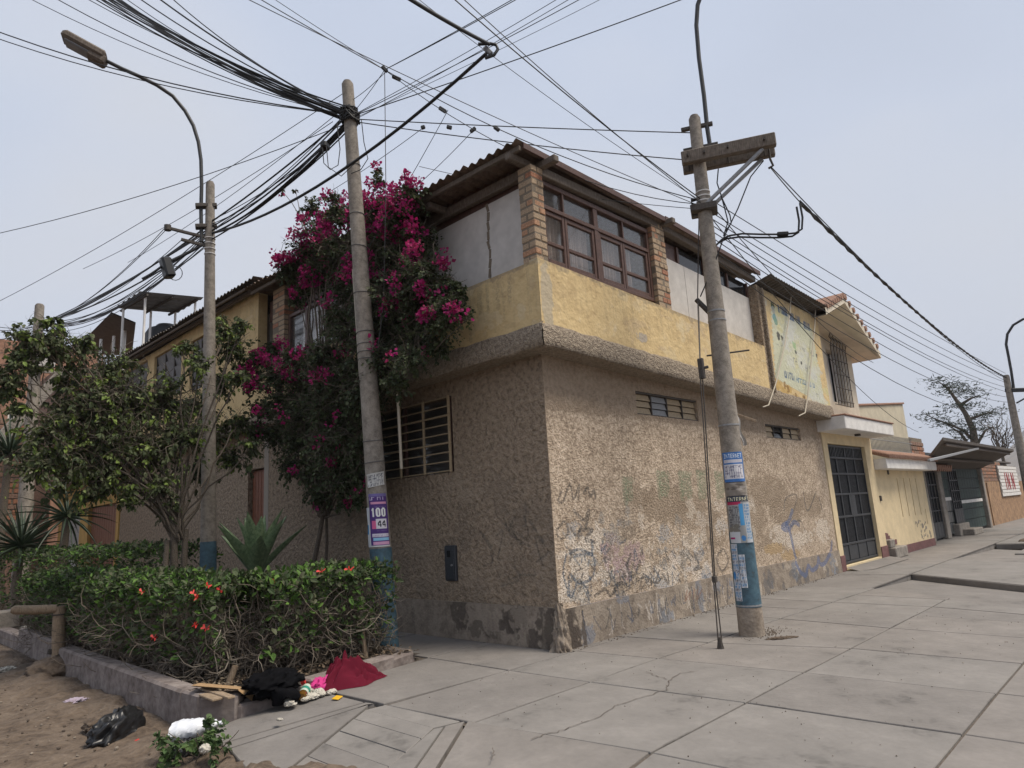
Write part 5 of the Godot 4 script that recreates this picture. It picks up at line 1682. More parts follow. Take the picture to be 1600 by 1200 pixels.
func pole_body(P: Node3D, a: Vector3, b: Vector3, r0: float, r1: float, paint_to: float, lower_to := 0.0) -> void:
	var split := along(a, b, paint_to) if paint_to > a.y + 0.01 else a
	var k := (split - a).length() / (b - a).length()
	if paint_to > a.y + 0.01:
		var st := Shape.new()
		if lower_to > a.y + 0.02:
			var lo := along(a, b, lower_to)
			var kl := (lo - a).length() / (b - a).length()
			var s0 := Shape.new()
			s0.tube([a - Vector3(0, 0.2, 0), lo], [r0 * 1.02, lerpf(r0, r1, kl)], 20)
			obj("foot", s0, mats.plinth, P)
			st.tube([lo, split], [lerpf(r0, r1, kl) + 0.003, lerpf(r0, r1, k) + 0.003], 20)
		else:
			st.tube([a - Vector3(0, 0.2, 0), split], [r0 + 0.003, lerpf(r0, r1, k) + 0.003], 20)
		obj("painted_base", st, mats.teal_paint, P)
	var up := Shape.new()
	var top := (b - a).normalized()
	up.tube([split, a.lerp(b, 0.5 + k * 0.5), b, b + top * 0.05], [lerpf(r0, r1, k), lerpf(r0, r1, 0.5 + k * 0.5), r1, r1 * 0.7], 20)
	obj("shaft", up, mats.pole_concrete, P)

func bill(called: String, label: String, a: Vector3, b: Vector3, r: float, y0: float, y1: float, a0: float, a1: float, m: Material, group := "", slip := 0.0) -> void:
	# a paper wrapped round a pole: angles are measured from the direction of the lane, the left edge first
	var mid := along(a, b, (y0 + y1) * 0.5)
	var view := (EYE - mid)
	var face := atan2(view.x, view.z)
	var st := Shape.new()
	st.sheet(14, 6, func(u, v):
		var yy = lerpf(y0, y1, v) + slip * (u - 0.5)
		var c := along(a, b, yy)
		var an := face + lerpf(a0, a1, u)
		var rr = r + 0.008 + ((y0 + y1) * 0.5 - yy) * 0.0095 + 0.004 * sin(u * 9.0 + v * 7.0) + (0.012 * pow(v, 6.0) if slip != 0.0 else 0.0)
		return c + Vector3(sin(an), 0, cos(an)) * rr)
	tag(obj(called, st, m), label, "poster", group)

func clamp_ring(st: Shape, c: Vector3, r: float, h: float) -> void:
	st.tube([c - Vector3(0, h * 0.5, 0), c + Vector3(0, h * 0.5, 0)], r, 16)

var PC0: Vector3
var PC1: Vector3
var PR0: Vector3
var PR1: Vector3
var PL0: Vector3
var PL1: Vector3
var PF0: Vector3
var PF1: Vector3
var PD0: Vector3
var PD1: Vector3

func build_poles() -> void:
	# --- pole in the corner of the planting bed
	PC0 = on_y(606, 1015, 0.0)
	PC1 = beside(543, 132, PC0)
	var P := thing("utility_pole", "tall leaning concrete pole in the hedge corner with blue painted base and a purple bill", "utility pole", PC0)
	pole_body(P, PC0, PC1, 0.155, 0.088, 1.3)
	var wr := Shape.new()
	for y in [2.45, 2.75, 3.9, 4.0, 4.12, 4.3, 4.9, 5.6, 6.1, 6.9]:
		var c := along(PC0, PC1, y)
		var pts := PackedVector3Array()
		var r := lerpf(0.155, 0.088, y / PC1.y) + 0.006
		for k in 13: pts.append(c + Vector3(cos(k * TAU / 12), 0.10 * sin(k * TAU / 12 + y * 3.0), sin(k * TAU / 12)) * r)
		wr.tube(pts, 0.006, 5)
	obj("wire_ties", wr, mats.cable_grey, P)
	var kn := Shape.new()
	var kc := along(PC0, PC1, 7.72)
	for k in 26:
		var pts := PackedVector3Array()
		var ph := rng.randf() * TAU
		var rr := rng.randf_range(0.10, 0.15)
		for j in 9: pts.append(kc + Vector3(cos(ph + j * 0.7) * rr, rng.randf_range(-0.12, 0.12), sin(ph + j * 0.7) * rr))
		kn.tube(pts, rng.randf_range(0.008, 0.018), 5)
	obj("cable_tangle", kn, mats.cable, P)
	var pu := Print.new(0.30, 0.92, 300, 95)
	purple_bill(pu)
	bill("purple_bill", "purple price bill reading 100 and 44 wrapped on the hedge corner pole", PC0, PC1, 0.143, 1.32, 2.02, -0.85, 0.95, sheet_print("purple_print", pu))
	var wp := Print.new(0.27, 0.2, 300, 96)
	wp.rect(0, 0, 0.27, 0.2, lin(0.55, 0.54, 0.52))
	for k in 4: wp.scrawl(0.02, 0.025 + k * 0.043, 0.23, 0.032, 9, lin(0.07, 0.07, 0.09), 0.9, 40 + k, 0.2)
	bill("paper_notice", "small torn white paper notice on the hedge corner pole", PC0, PC1, 0.139, 2.12, 2.3, -0.85, 0.85, sheet_print("notice_print", wp), "", 0.04)
	var wb := Print.new(0.1, 0.5, 200, 97)
	wb.rect(0, 0, 0.1, 0.5, lin(0.5, 0.52, 0.55))
	wb.rect(0.0, 0.22, 0.06, 0.34, lin(0.03, 0.2, 0.42))
	bill("bill_edge", "blue and white paper strip beside the purple bill", PC0, PC1, 0.143, 1.32, 1.84, -1.45, -0.85, sheet_print("strip_print", wb))
	# conduit that climbs beside it
	var cd := Shape.new()
	cd.tube([PC0 + Vector3(0.22, 2.35, 0.1), PC0 + Vector3(0.2, 4.15, 0.05)], 0.022, 8)
	cd.tube([PC0 + Vector3(-0.2, 3.7, -0.25), PC0 + Vector3(-0.26, 5.3, -0.3)], 0.018, 8)
	obj("conduit", cd, mats.cable_pale, P)
	# --- pole on the pavement with the cross-arm
	PR0 = on_y(1175, 992, 0.0)
	PR1 = beside(1085, 186, PR0)
	var R := thing("crossarm_pole", "concrete pole on the pavement with a timber cross-arm, lamp arm and layers of torn bills", "utility pole", PR0)
	pole_body(R, PR0, PR1, 0.158, 0.082, 1.25, 0.34)
	var bd := Shape.new()
	for y in [0.36, 2.62, 4.05, 4.18]: clamp_ring(bd, along(PR0, PR1, y), lerpf(0.158, 0.082, y / 7.1) + 0.006, 0.02)
	obj("steel_bands", bd, mats.steel, R)
	var wb2 := Shape.new()
	for k in 4: clamp_ring(wb2, along(PR0, PR1, 5.72 + k * 0.07), 0.102, 0.016)
	obj("white_ties", wb2, mats.white_paint, R)
	# cross-arm: two timbers side by side with bolts
	var side := (beside(1212, 225, PR0) - beside(1066, 255, PR0)).normalized()
	var c0 := beside(1066, 256, PR0)
	var c1 := beside(1211, 226, PR0)
	var fwd := side.cross(Vector3.UP).normalized()
	for s in [-1.0, 1.0]:
		var t := Shape.new()
		t.beam(c0 + fwd * 0.14 * s, c1 + fwd * 0.14 * s, 0.1, 0.19, 0.012)
		obj("crossarm", t, mats.grey_timber, R)
	var bl := Shape.new()
	for q in [0.07, 0.25, 0.5, 0.88]:
		var c := c0.lerp(c1, q)
		bl.tube([c - fwd * 0.24, c + fwd * 0.24], 0.014, 6)
		bl.tube([c - Vector3(0, 0.14, 0), c + Vector3(0, 0.16, 0)], 0.012, 6)
	obj("bolt", bl, mats.rust_steel, R)
	var st0 := beside(1100, 328, PR0)
	for s in [-1.0, 1.0]:
		var t := Shape.new()
		t.beam(st0 + fwd * 0.12 * s, c0.lerp(c1, 0.86) + fwd * 0.14 * s - Vector3(0, 0.1, 0), 0.045, 0.045, 0.004)
		obj("brace", t, mats.steel, R)
	var cl := Shape.new()
	cl.beam(st0 - side * 0.18, st0 + side * 0.18, 0.3, 0.1, 0.01)
	cl.beam(along(PR0, PR1, 6.62) - side * 0.2, along(PR0, PR1, 6.62) + side * 0.28, 0.06, 0.05, 0.005)
	cl.beam(along(PR0, PR1, 6.95) - side * 0.2, along(PR0, PR1, 6.95) + side * 0.24, 0.06, 0.05, 0.005)
	obj("clamp", cl, mats.rust_steel, R)
	var arm := PackedVector3Array()
	for q in [[1110, 232], [1105, 200], [1100, 150], [1092, 90], [1088, 40], [1090, 8], [1098, -15], [1115, -32], [1150, -50]]: arm.append(beside(q[0], q[1], PR0))
	var la := Shape.new()
	la.tube(arm, 0.032, 8)
	obj("lamp_arm", la, mats.arm_steel, R)
	var hk := Shape.new()
	hk.tube([c0.lerp(c1, 0.93), c0.lerp(c1, 0.93) - Vector3(0, 0.2, 0), c0.lerp(c1, 0.95) - Vector3(0, 0.3, 0), c0.lerp(c1, 0.9) - Vector3(0, 0.33, 0)], 0.016, 6)
	obj("hook", hk, mats.rust_steel, R)
	var ins := Shape.new()
	for k in 4: ins.tube([along(PR0, PR1, 5.62 + k * 0.075) - side * 0.09, along(PR0, PR1, 5.62 + k * 0.075) - side * 0.17], [0.016, 0.028], 8)
	obj("insulator", ins, mats.arm_steel, R)
	var pg := Shape.new()
	pg.tube([beside(1088, 468, PR0) + fwd * 0.0, beside(1112, 492, PR0)], 0.035, 8)
	pg.tube([beside(1104, 556, PR0), beside(1171, 547, PR0)], 0.012, 6)
	obj("peg", pg, mats.rust_steel, R)
	var bt := Shape.new()
	bt.beam(beside(1117, 634, PR0) - fwd * 0.17, beside(1182, 656, PR0) - fwd * 0.17, 0.025, 0.035, 0.004)
	obj("batten", bt, mats.bare_wood, R)
	var rg := Shape.new()
	var r0 := beside(1146, 646, PR0) - fwd * 0.15
	rg.sheet(8, 14, func(u, v): return r0 + side * ((u - 0.5) * 0.1 * (1.0 - v * 0.5) + v * 0.09 + 0.015 * sin(v * 9.0)) + Vector3(0, -v * 0.42, 0) - fwd * (0.02 * sin(u * 7.0 + v * 4.0)))
	tag(obj("hanging_rag", rg, mats.white_board), "dirty white rag hanging from the batten on the cross-arm pole", "rag")
	# bills on this pole
	var p1 := Print.new(0.32, 0.40, 300, 98)
	p1.rect(0, 0, 0.32, 0.4, lin(0.05, 0.16, 0.42))
	p1.word("INTERNET", 0.03, 0.02, 0.27, 0.06, lin(0.75, 0.78, 0.8))
	p1.rect(0.02, 0.10, 0.30, 0.145, lin(0.6, 0.58, 0.62))
	p1.scrawl(0.04, 0.108, 0.24, 0.028, 12, lin(0.4, 0.38, 0.45), 0.5, 51)
	p1.rect(0.015, 0.165, 0.305, 0.36, lin(0.62, 0.61, 0.63))
	for k in 4: p1.scrawl(0.03, 0.18 + k * 0.043, 0.26, 0.033, 8, lin(0.10, 0.10, 0.17), 0.9, 52 + k, 0.22)
	bill("internet_bill", "blue and white bill headed INTERNET, highest on the cross-arm pole", PR0, PR1, 0.139, 1.88, 2.26, -0.95, 1.0, sheet_print("bill_print_a", p1))
	var p2 := Print.new(0.34, 0.60, 260, 99)
	p2.rect(0, 0, 0.34, 0.6, lin(0.30, 0.30, 0.29))
	p2.rect(0, 0, 0.34, 0.075, lin(0.02, 0.025, 0.05))
	p2.word("INTERNET", 0.02, 0.012, 0.33, 0.052, lin(0.72, 0.68, 0.45))
	p2.rect(0, 0.075, 0.2, 0.115, lin(0.38, 0.02, 0.08))
	p2.rect(0.17, 0.10, 0.23, 0.38, lin(0.06, 0.27, 0.52))
	p2.rect(0.235, 0.09, 0.34, 0.6, lin(0.44, 0.47, 0.50))
	for k in 9: p2.scrawl(0.015, 0.13 + k * 0.032, 0.15, 0.024, 7, lin(0.05, 0.05, 0.06), 0.9, 60 + k, 0.25)
	for k in 12: p2.scrawl(0.245, 0.11 + k * 0.038, 0.085, 0.026, 5, lin(0.07, 0.18, 0.36), 0.9, 80 + k, 0.25)
	p2.blob(0.08, 0.42, 0.1, 0.07, lin(0.17, 0.15, 0.12), 0.9, 0.8)
	p2.rect(0.0, 0.46, 0.15, 0.6, lin(0.50, 0.51, 0.53))
	p2.rect(0.01, 0.53, 0.08, 0.55, lin(0.35, 0.02, 0.12))
	p2.blob(0.19, 0.54, 0.035, 0.04, lin(0.04, 0.2, 0.5), 0.9, 0.4)
	bill("internet_bill", "layered bill with black INTERNET heading and red corner on the cross-arm pole", PR0, PR1, 0.144, 1.12, 1.70, -0.95, 1.1, sheet_print("bill_print_b", p2))
	var p3 := Print.new(0.3, 0.28, 200, 100)
	p3.rect(0, 0, 0.3, 0.28, lin(0.23, 0.20, 0.17))
	for k in 10: p3.blob(rng.randf() * 0.3, rng.randf() * 0.28, 0.07, 0.03, [lin(0.34, 0.31, 0.28), lin(0.12, 0.1, 0.085)][k % 2], 0.8, 0.8)
	bill("torn_bill", "grey weathered remains of a torn bill between the two INTERNET bills", PR0, PR1, 0.140, 1.71, 1.87, -0.9, 0.95, sheet_print("bill_print_c", p3))
	var p4 := Print.new(0.17, 0.72, 220, 101)
	p4.rect(0, 0, 0.17, 0.72, lin(0.48, 0.50, 0.53))
	for k in 18: p4.scrawl(0.01, 0.02 + k * 0.039, 0.15, 0.026, 6, [lin(0.05, 0.17, 0.38), lin(0.05, 0.2, 0.45), lin(0.10, 0.10, 0.13)][k % 3], 0.9, 110 + k, 0.28)
	p4.blob(0.03, 0.4, 0.05, 0.06, lin(0.03, 0.19, 0.47), 1.0, 0.4)
	bill("narrow_bill", "long narrow blue lettered bill, lowest on the cross-arm pole", PR0, PR1, 0.149, 0.42, 1.11, -1.05, -0.42, sheet_print("bill_print_d", p4))
	var p5 := Print.new(0.14, 0.42, 220, 102)
	p5.rect(0, 0, 0.14, 0.42, lin(0.50, 0.52, 0.54))
	for k in 9: p5.scrawl(0.01, 0.03 + k * 0.042, 0.12, 0.028, 5, [lin(0.06, 0.2, 0.42), lin(0.12, 0.12, 0.15)][k % 2], 0.9, 140 + k, 0.28)
	bill("narrow_bill", "short pale blue lettered strip beside the lowest long bill on the cross-arm pole", PR0, PR1, 0.149, 0.58, 0.98, -0.38, 0.1, sheet_print("bill_print_e", p5))
	# --- lamp pole behind the tree
	PL0 = Vector3(-1.78, 0.05, -6.0)
	PL1 = beside(328.5, 288, PL0)
	var L := thing("lamp_pole", "slim concrete street lamp pole with curved black arm rising through the leafy tree", "street lamp", PL0)
	pole_body(L, PL0, PL1, 0.135, 0.075, 1.5)
	var ls := (beside(200, 300, PL0) - beside(328, 300, PL0)).normalized()
	var lf := ls.cross(Vector3.UP).normalized()
	var a2 := PackedVector3Array()
	for q in [[315, 378], [314, 330], [315, 290], [314, 250], [310, 222], [302, 196], [289, 173], [270, 150], [245, 133], [215, 118], [190, 107], [160, 92]]: a2.append(beside(q[0], q[1], PL0))
	var lam := Shape.new()
	lam.tube(a2, 0.034, 8)
	obj("lamp_arm", lam, mats.arm_steel, L)
	var lc := Shape.new()
	for q in [[326, 322], [326, 354]]:
		var c := beside(q[0], q[1], PL0)
		lc.beam(c + ls * 0.22, c - ls * 0.14, 0.14, 0.07, 0.008)
	obj("clamp", lc, mats.rust_steel, L)
	var h0 := beside(166, 95, PL0)
	var h1 := beside(98, 58, PL0)
	var hd := Shape.new()
	var hv := (h1 - h0).normalized()
	var hb := Basis(hv, lf.cross(hv).normalized() * 1.0, lf)
	if hb.y.y < 0: hb = Basis(hv, -hb.y, -lf)
	hd.obox(Transform3D(hb, h0.lerp(h1, 0.52) + hb.y * 0.03), Vector3(h0.distance_to(h1), 0.17, 0.3), 0.05)
	hd.obox(Transform3D(hb, h0.lerp(h1, 0.18) - hb.y * 0.05), Vector3(0.3, 0.16, 0.24), 0.03)
	var head := obj("lamp_head", hd, mats.grey_timber, L)
	var gl := Shape.new()
	gl.obox(Transform3D(hb, h0.lerp(h1, 0.62) - hb.y * 0.065), Vector3(0.42, 0.05, 0.24), 0.02)
	obj("lens", gl, mats.zinc, head)
	var wa := Shape.new()
	for q in [[[325, 372], [258, 355]], [[325, 385], [283, 374]]]: wa.beam(beside(q[0][0], q[0][1], PL0), beside(q[1][0], q[1][1], PL0), 0.05, 0.05, 0.005)
	wa.tube([beside(262, 352, PL0), beside(262, 360, PL0)], 0.06, 8)
	obj("bracket", wa, mats.rust_steel, L)
	var wt := Shape.new()
	for k in 4: clamp_ring(wt, along(PL0, PL1, 6.55 + k * 0.1), 0.096, 0.014)
	obj("white_ties", wt, mats.white_paint, L)
	var JB := thing("splice_case", "black plastic splice case hanging from the cable bundle beside the lamp pole", "splice case", beside(262, 420, PL0))
	var jb := Shape.new()
	jb.beam(beside(257, 403, PL0), beside(266, 434, PL0), 0.19, 0.17, 0.03)
	obj("case", jb, mats.black_plastic, JB)
	# --- pole at the end of the side street
	PF0 = away(34, 880, 21.5)
	PF0.y = 0.0
	PF1 = beside(62, 478, PF0)
	var F := thing("far_pole", "weathered concrete pole with a pale box, half hidden by branches down the lane", "utility pole", PF0)
	pole_body(F, PF0, PF1, 0.2, 0.11, 0.0)
	var fb := Shape.new()
	var fc := beside(59, 567, PF0)
	fb.box(fc + Vector3(-0.05, -0.15, 0.05), fc + Vector3(0.35, 0.15, 0.3), 0.02)
	obj("box", fb, mats.white_board, F)
	var fr := Shape.new()
	clamp_ring(fr, along(PF0, PF1, 4.1), 0.17, 0.05)
	obj("band", fr, mats.rust_steel, F)
	# --- far pole on the street
	PD0 = Vector3(23.4, 0, 1.86)
	PD1 = beside(1572, 588, PD0)
	var D := thing("far_lamp_pole", "distant concrete pole with cross-arm and curved lamp arm beyond the brown awning", "street lamp", PD0)
	pole_body(D, PD0, PD1, 0.17, 0.1, 0.0)
	var da := Shape.new()
	da.beam(beside(1570, 610, PD0), beside(1640, 608, PD0), 0.16, 0.14, 0.02)
	da.beam(beside(1588, 630, PD0), beside(1620, 612, PD0), 0.05, 0.05)
	obj("crossarm", da, mats.arm_steel, D)
	var dl := Shape.new()
	var dp := PackedVector3Array()
	for q in [[1584, 608], [1580, 580], [1576, 558], [1572, 538], [1574, 522], [1583, 508], [1598, 499], [1618, 494]]: dp.append(beside(q[0], q[1], PD0))
	dl.tube(dp, 0.045, 8)
	obj("lamp_arm", dl, mats.arm_steel, D)
	# --- guy rods beside the cross-arm pole
	var g0 := on_y(1126, 1013, 0.0)
	var top := beside(1090, 466, PR0)
	var G := thing("guy_wire", "pair of steel guy rods anchored in the pavement beside the cross-arm pole", "guy wire", g0)
	for s in [-1.0, 1.0]:
		var t := Shape.new()
		t.tube([g0 + Vector3(0.02 * s, 0.05, 0.012 * s), beside(1116, 905, g0) + Vector3(0.018 * s, 0, 0), beside(1096, 590, g0) + Vector3(0.028 * s, 0, 0), beside(1094, 575, g0)], 0.008, 5)
		obj("rod", t, mats.rust_steel, G)
	var tp := Shape.new()
	tp.tube([beside(1094, 575, g0), top, beside(1092, 340, PR0)], 0.008, 5)
	tp.tube([beside(1093, 590, g0) + Vector3(0.03, 0, 0), top + Vector3(0.02, 0, 0)], 0.007, 5)
	obj("strand", tp, mats.rust_steel, G)
	var gc := Shape.new()
	gc.beam(beside(1094, 560, g0), beside(1098, 592, g0), 0.07, 0.05, 0.008)
	gc.beam(beside(1099, 575, g0), beside(1107, 573, g0), 0.05, 0.03, 0.005)
	gc.beam(beside(1116, 900, g0), beside(1117, 910, g0), 0.05, 0.05, 0.005)
	gc.tube([g0 - Vector3(0, 0.05, 0), g0 + Vector3(0, 0.12, 0)], [0.05, 0.02], 8)
	obj("clamp", gc, mats.rust_steel, G)

func purple_bill(p: Print) -> void:
	var purple := lin(0.07, 0.028, 0.17)
	p.rect(0, 0, 0.3, 0.92, purple)
	p.rect(0, 0, 0.3, 0.05, lin(0.16, 0.13, 0.33))
	p.scrawl(0.02, 0.06, 0.25, 0.05, 6, lin(0.6, 0.58, 0.65), 0.95, 31, 0.22)
	p.rect(0.035, 0.145, 0.28, 0.185, lin(0.62, 0.28, 0.42))
	p.scrawl(0.1, 0.225, 0.18, 0.014, 9, lin(0.4, 0.35, 0.5), 0.7, 32, 0.3)
	p.word("100", 0.028, 0.252, 0.25, 0.16, lin(0.02, 0.01, 0.05))
	p.word("100", 0.022, 0.246, 0.25, 0.16, lin(0.78, 0.78, 0.76))
	p.rect(0.035, 0.47, 0.10, 0.61, lin(0.66, 0.12, 0.28))
	p.rect(0.10, 0.44, 0.27, 0.61, lin(0.66, 0.64, 0.68))
	p.word("44", 0.125, 0.47, 0.135, 0.115, lin(0.02, 0.02, 0.03))
	p.scrawl(0.11, 0.635, 0.16, 0.014, 8, lin(0.25, 0.2, 0.4), 0.7, 33, 0.3)
	p.rect(0.03, 0.695, 0.29, 0.75, lin(0.62, 0.58, 0.66))
	p.scrawl(0.05, 0.71, 0.22, 0.026, 8, lin(0.3, 0.25, 0.35), 0.8, 34, 0.25)
	p.rect(0.045, 0.765, 0.29, 0.815, lin(0.26, 0.52, 0.72))
	p.rect(0.04, 0.83, 0.29, 0.885, lin(0.62, 0.33, 0.5))
	p.rect(0.0, 0.895, 0.3, 0.92, lin(0.55, 0.55, 0.53))

# ================================================================= overhead cables
func cable(a: Vector3, b: Vector3, r: float, sag: float, label: String, group := "", m := "cable", called := "overhead_cable") -> void:
	var st := Shape.new()
	var p := PackedVector3Array()
	var seg := 14
	for k in seg + 1:
		var t := float(k) / seg
		p.append(a.lerp(b, t) - Vector3(0, 4.0 * sag * t * (1.0 - t), 0))
	st.tube(p, r, 5)
	tag(obj(called, st, mats[m]), label, "cable", group)

func far_end(u: float, v: float, from: Vector3, dist: float, reach := 1.35) -> Vector3:   # a point beyond the frame on the line that leaves it at this pixel
	var q := away(u, v, dist)
	return from + (q - from) * reach

func build_cables() -> void:
	var kc := along(PC0, PC1, 7.72)
	var kl := along(PL0, PL1, 7.05)
	var kf := along(PF0, PF1, PF1.y * 0.93)
	var kr := along(PR0, PR1, 5.75)
	var kr2 := along(PR0, PR1, 6.5)
	var kd := along(PD0, PD1, 5.2)
	var g := "cables of the thick bundle to the lane"
	var t := "black cable in the thick bundle that climbs from the hedge corner pole over the lane"
	for k in 17:
		var u: float = [160, 174, 182, 186, 188, 191, 194, 197, 200, 204, 209, 214, 222, 236, 262, 288, 206][k]
		cable(kc + Vector3(rng.randf_range(-0.08, 0.05), rng.randf_range(-0.10, 0.12), rng.randf_range(-0.06, 0.06)), far_end(u, -2, kc, 11.5 + rng.randf_range(-0.15, 0.15)), [0.007, 0.011, 0.015, 0.010, 0.012, 0.009][k % 6], rng.randf_range(0.15, 0.3), t, g)
	for q in [[88, 0.006], [125, 0.008]]:
		cable(kc, far_end(q[0], -2, kc, 11.5), q[1], 0.3, "single black cable that runs high over the lane beside the thick bundle", "single cables over the lane")
	for q in [[-5, 26, 0.010], [-5, 37, 0.008]]:
		cable(kc + Vector3(0, 0.03, 0), far_end(q[0], q[1], kc, 12.5), q[2], 0.35, "black cable that passes just beneath the grey lamp head towards the hedge corner pole", "cables past the lamp head")
	# bundle to the lamp pole and on to the far pole
	g = "cables between hedge corner pole and lamp pole"
	t = "black cable in the drooping bundle between the hedge corner pole and the lamp pole"
	for k in 13:
		var o := Vector3(rng.randf_range(-0.05, 0.05), rng.randf_range(-0.14, 0.06), 0)
		cable(kc + o, kl + Vector3(0, rng.randf_range(-0.25, 0.15), 0), [0.011, 0.007, 0.015, 0.009, 0.012][k % 5], rng.randf_range(0.05, 0.24), t, g)
	g = "cables between lamp pole and far pole"
	t = "thin black cable strung from the lamp pole down the lane to the far pole"
	for k in 13:
		cable(kl + Vector3(0, rng.randf_range(-0.35, 0.1), 0), kf + Vector3(0, rng.randf_range(-0.15, 0.15), 0), [0.010, 0.007, 0.016, 0.009][k % 4], rng.randf_range(0.1, 0.9), t, g)
	for q in [[258, 356], [266, 352], [285, 374]]:
		cable(beside(q[0], q[1], PL0), kf + Vector3(0, 0.1, 0), 0.007, 0.35, "thin cable that leaves the steel bracket of the lamp pole towards the far pole", "cables from the lamp bracket")
	cable(beside(258, 412, PL0), beside(324, 378, PL0), 0.03, 0.02, "thick black cable slack tied above the splice case by the lamp pole")
	cable(beside(222, 436, PL0), beside(258, 412, PL0), 0.022, 0.02, "lashed black cable joint between splice case and the lane bundle")
	for q in [[0, 500], [0, 520], [0, 505]]:
		cable(kf, far_end(q[0], q[1], kf, 22.0, 2.0), 0.009, 0.2, "thin cable that leaves the far pole out over the lane", "cables beyond the far pole")
	# heavy cable from the lamp pole to the hanging clamp and back over the forecourt
	var cb := Vector3(-1.66, 6.72, 1.01)
	cable(kl + Vector3(0.02, -0.1, 0.02), cb + Vector3(-0.05, -0.05, -0.03), 0.021, 0.35, "heavy black cable sweeping from the lamp pole to the hanging clamp")
	cable(cb + Vector3(-0.03, 0.06, 0), far_end(638, -4, cb, 5.5), 0.021, 0.03, "heavy black cable that rises from the hanging clamp out over the forecourt")
	var C := thing("cable_clamp", "grey tension clamp hanging where the heavy cable loops back in mid-air", "clamp", cb)
	var cs := Shape.new()
	cs.beam(beside(757, 74, cb), beside(768, 85, cb), 0.05, 0.05, 0.008)
	obj("body", cs, mats.zinc, C)
	var lp := Shape.new()
	lp.tube([beside(747, 69, cb), beside(765, 68, cb), beside(775, 70, cb), beside(778, 77, cb), beside(772, 86, cb), beside(758, 91, cb)], 0.018, 6)
	obj("loop", lp, mats.cable, C)
	# crossing wires with the node in the middle of the sky
	var nd := away(601, 109, 9.0)
	g = "thin wires that meet at the knot in mid-air"
	t = "thin wire that meets the small knot in mid-air above the bougainvillea"
	cable(nd, far_end(408, -2, nd, 9.0), 0.007, 0.02, t, g)
	cable(nd, far_end(430, -2, nd, 9.0), 0.005, 0.02, t, g)
	cable(nd, kr + Vector3(0, 0.05, 0), 0.007, 0.22, t, g)
	cable(nd, kr, 0.006, 0.45, t, g)
	cable(nd, far_end(800, -2, nd, 8.0), 0.006, 0.02, t, g)
	cable(nd, far_end(795, 4, nd, 8.0), 0.006, 0.02, t, g)
	cable(kc, nd, 0.005, 0.03, t, g)
	cable(kc + Vector3(0, 0.25, 0), nd + Vector3(0, -0.05, 0), 0.005, 0.03, t, g)
	# a drop wire hangs from the knot
	var dw := beside(603, 300, nd)
	var de := along(PC0, PC1, 4.45) + Vector3(0.2, 0, 0.1)
	var dp := Shape.new()
	dp.tube([nd, beside(602, 200, nd), dw, beside(601, 400, PC0), beside(599, 480, PC0), beside(592, 530, PC0), beside(588, 560, PC0)], 0.006, 5)
	tag(obj("drop_wire", dp, mats.cable_grey), "pale thin drop wire hanging down in front of the bougainvillea to the hedge corner pole", "cable")
	for q in [[597, 104, 605, 112], [613, 119, 626, 125], [686, 168, 697, 175], [658, 200, 664, 198], [735, 206, 743, 200], [698, 198, 706, 200], [772, 198, 780, 204]]:
		var sp := Shape.new()
		var bs := away(q[0], q[1], 9.0)
		sp.beam(bs, away(q[2], q[3], 9.0), 0.05, 0.05, 0.008)
		tag(obj("wire_clamp", sp, mats.cable), "small black clamp on a thin wire in the open sky", "clamp", "wire clamps in the sky")
	# to the upper right
	g = "thin wires fanning over the roof"
	t = "thin wire that fans out from the hedge corner pole high over the corrugated roof"
	for q in [[1058, -2, 9.0, 0.008], [900, -2, 8.5, 0.006], [880, -2, 8.5, 0.005], [865, -2, 8.5, 0.005], [930, -2, 9.0, 0.004]]:
		cable(kc + Vector3(0.05, rng.randf_range(-0.1, 0.1), 0), far_end(q[0], q[1], kc, q[2]), q[3], 0.05, t, g)
	g = "level wires between the two near poles"
	t = "level wire between the hedge corner pole and the cross-arm pole"
	cable(kc + Vector3(0.05, -0.02, 0), along(PR0, PR1, 6.86), 0.008, 0.02, t, g)
	cable(kc + Vector3(0.05, -0.06, 0), along(PR0, PR1, 6.42), 0.008, 0.05, t, g)
	# from overhead to the cross-arm pole
	g = "wires slanting to the cross-arm pole"
	t = "wire that slants down over the corner roof to the insulators of the cross-arm pole"
	for q in [[719, -2, 0.008], [735, -2, 0.006], [700, 25, 0.004], [410, -3, 0.005]]:
		cable(kr + Vector3(-0.1, rng.randf_range(-0.1, 0.1), 0), far_end(q[0], q[1], kr, 7.0), q[2], 0.12, t, g)
	cable(away(655, 260, 10.5), kr + Vector3(-0.1, -0.1, 0), 0.005, 0.1, t, g)
	cable(along(PC0, PC1, 5.4), away(700, 172, 9.0), 0.005, 0.05, "thin wire from the middle of the hedge corner pole up to the black clamps", "thin wires to the clamps")
	cable(away(640, 300, 10.0), away(740, 203, 9.0), 0.005, 0.03, "thin wire from the bougainvillea top up to the black clamps", "thin wires to the clamps")
	cable(away(480, 320, 12.0), away(662, 199, 9.0), 0.005, 0.05, "thin wire from the bougainvillea top up to the black clamps", "thin wires to the clamps")
	# long wire rising from the lane
	cable(far_end(0, 351, kc, 16.0, 1.3), away(560, 186, 10.2), 0.007, 0.25, "lone thin wire that rises from beyond the lane to the hedge corner pole")
	for q in [[0, 470, 545, 140], [130, 420, 520, 190], [200, 410, 530, 175]]:
		cable(away(q[0], q[1], 19.0), away(q[2], q[3], 10.0), 0.006, 0.15, "thin slack wire that crosses behind the lamp pole bundle", "thin slack wires behind the lamp pole")
	# along the street to the far pole
	g = "thin wires along the street"
	t = "thin wire strung along the street from the cross-arm pole to the distant lamp pole"
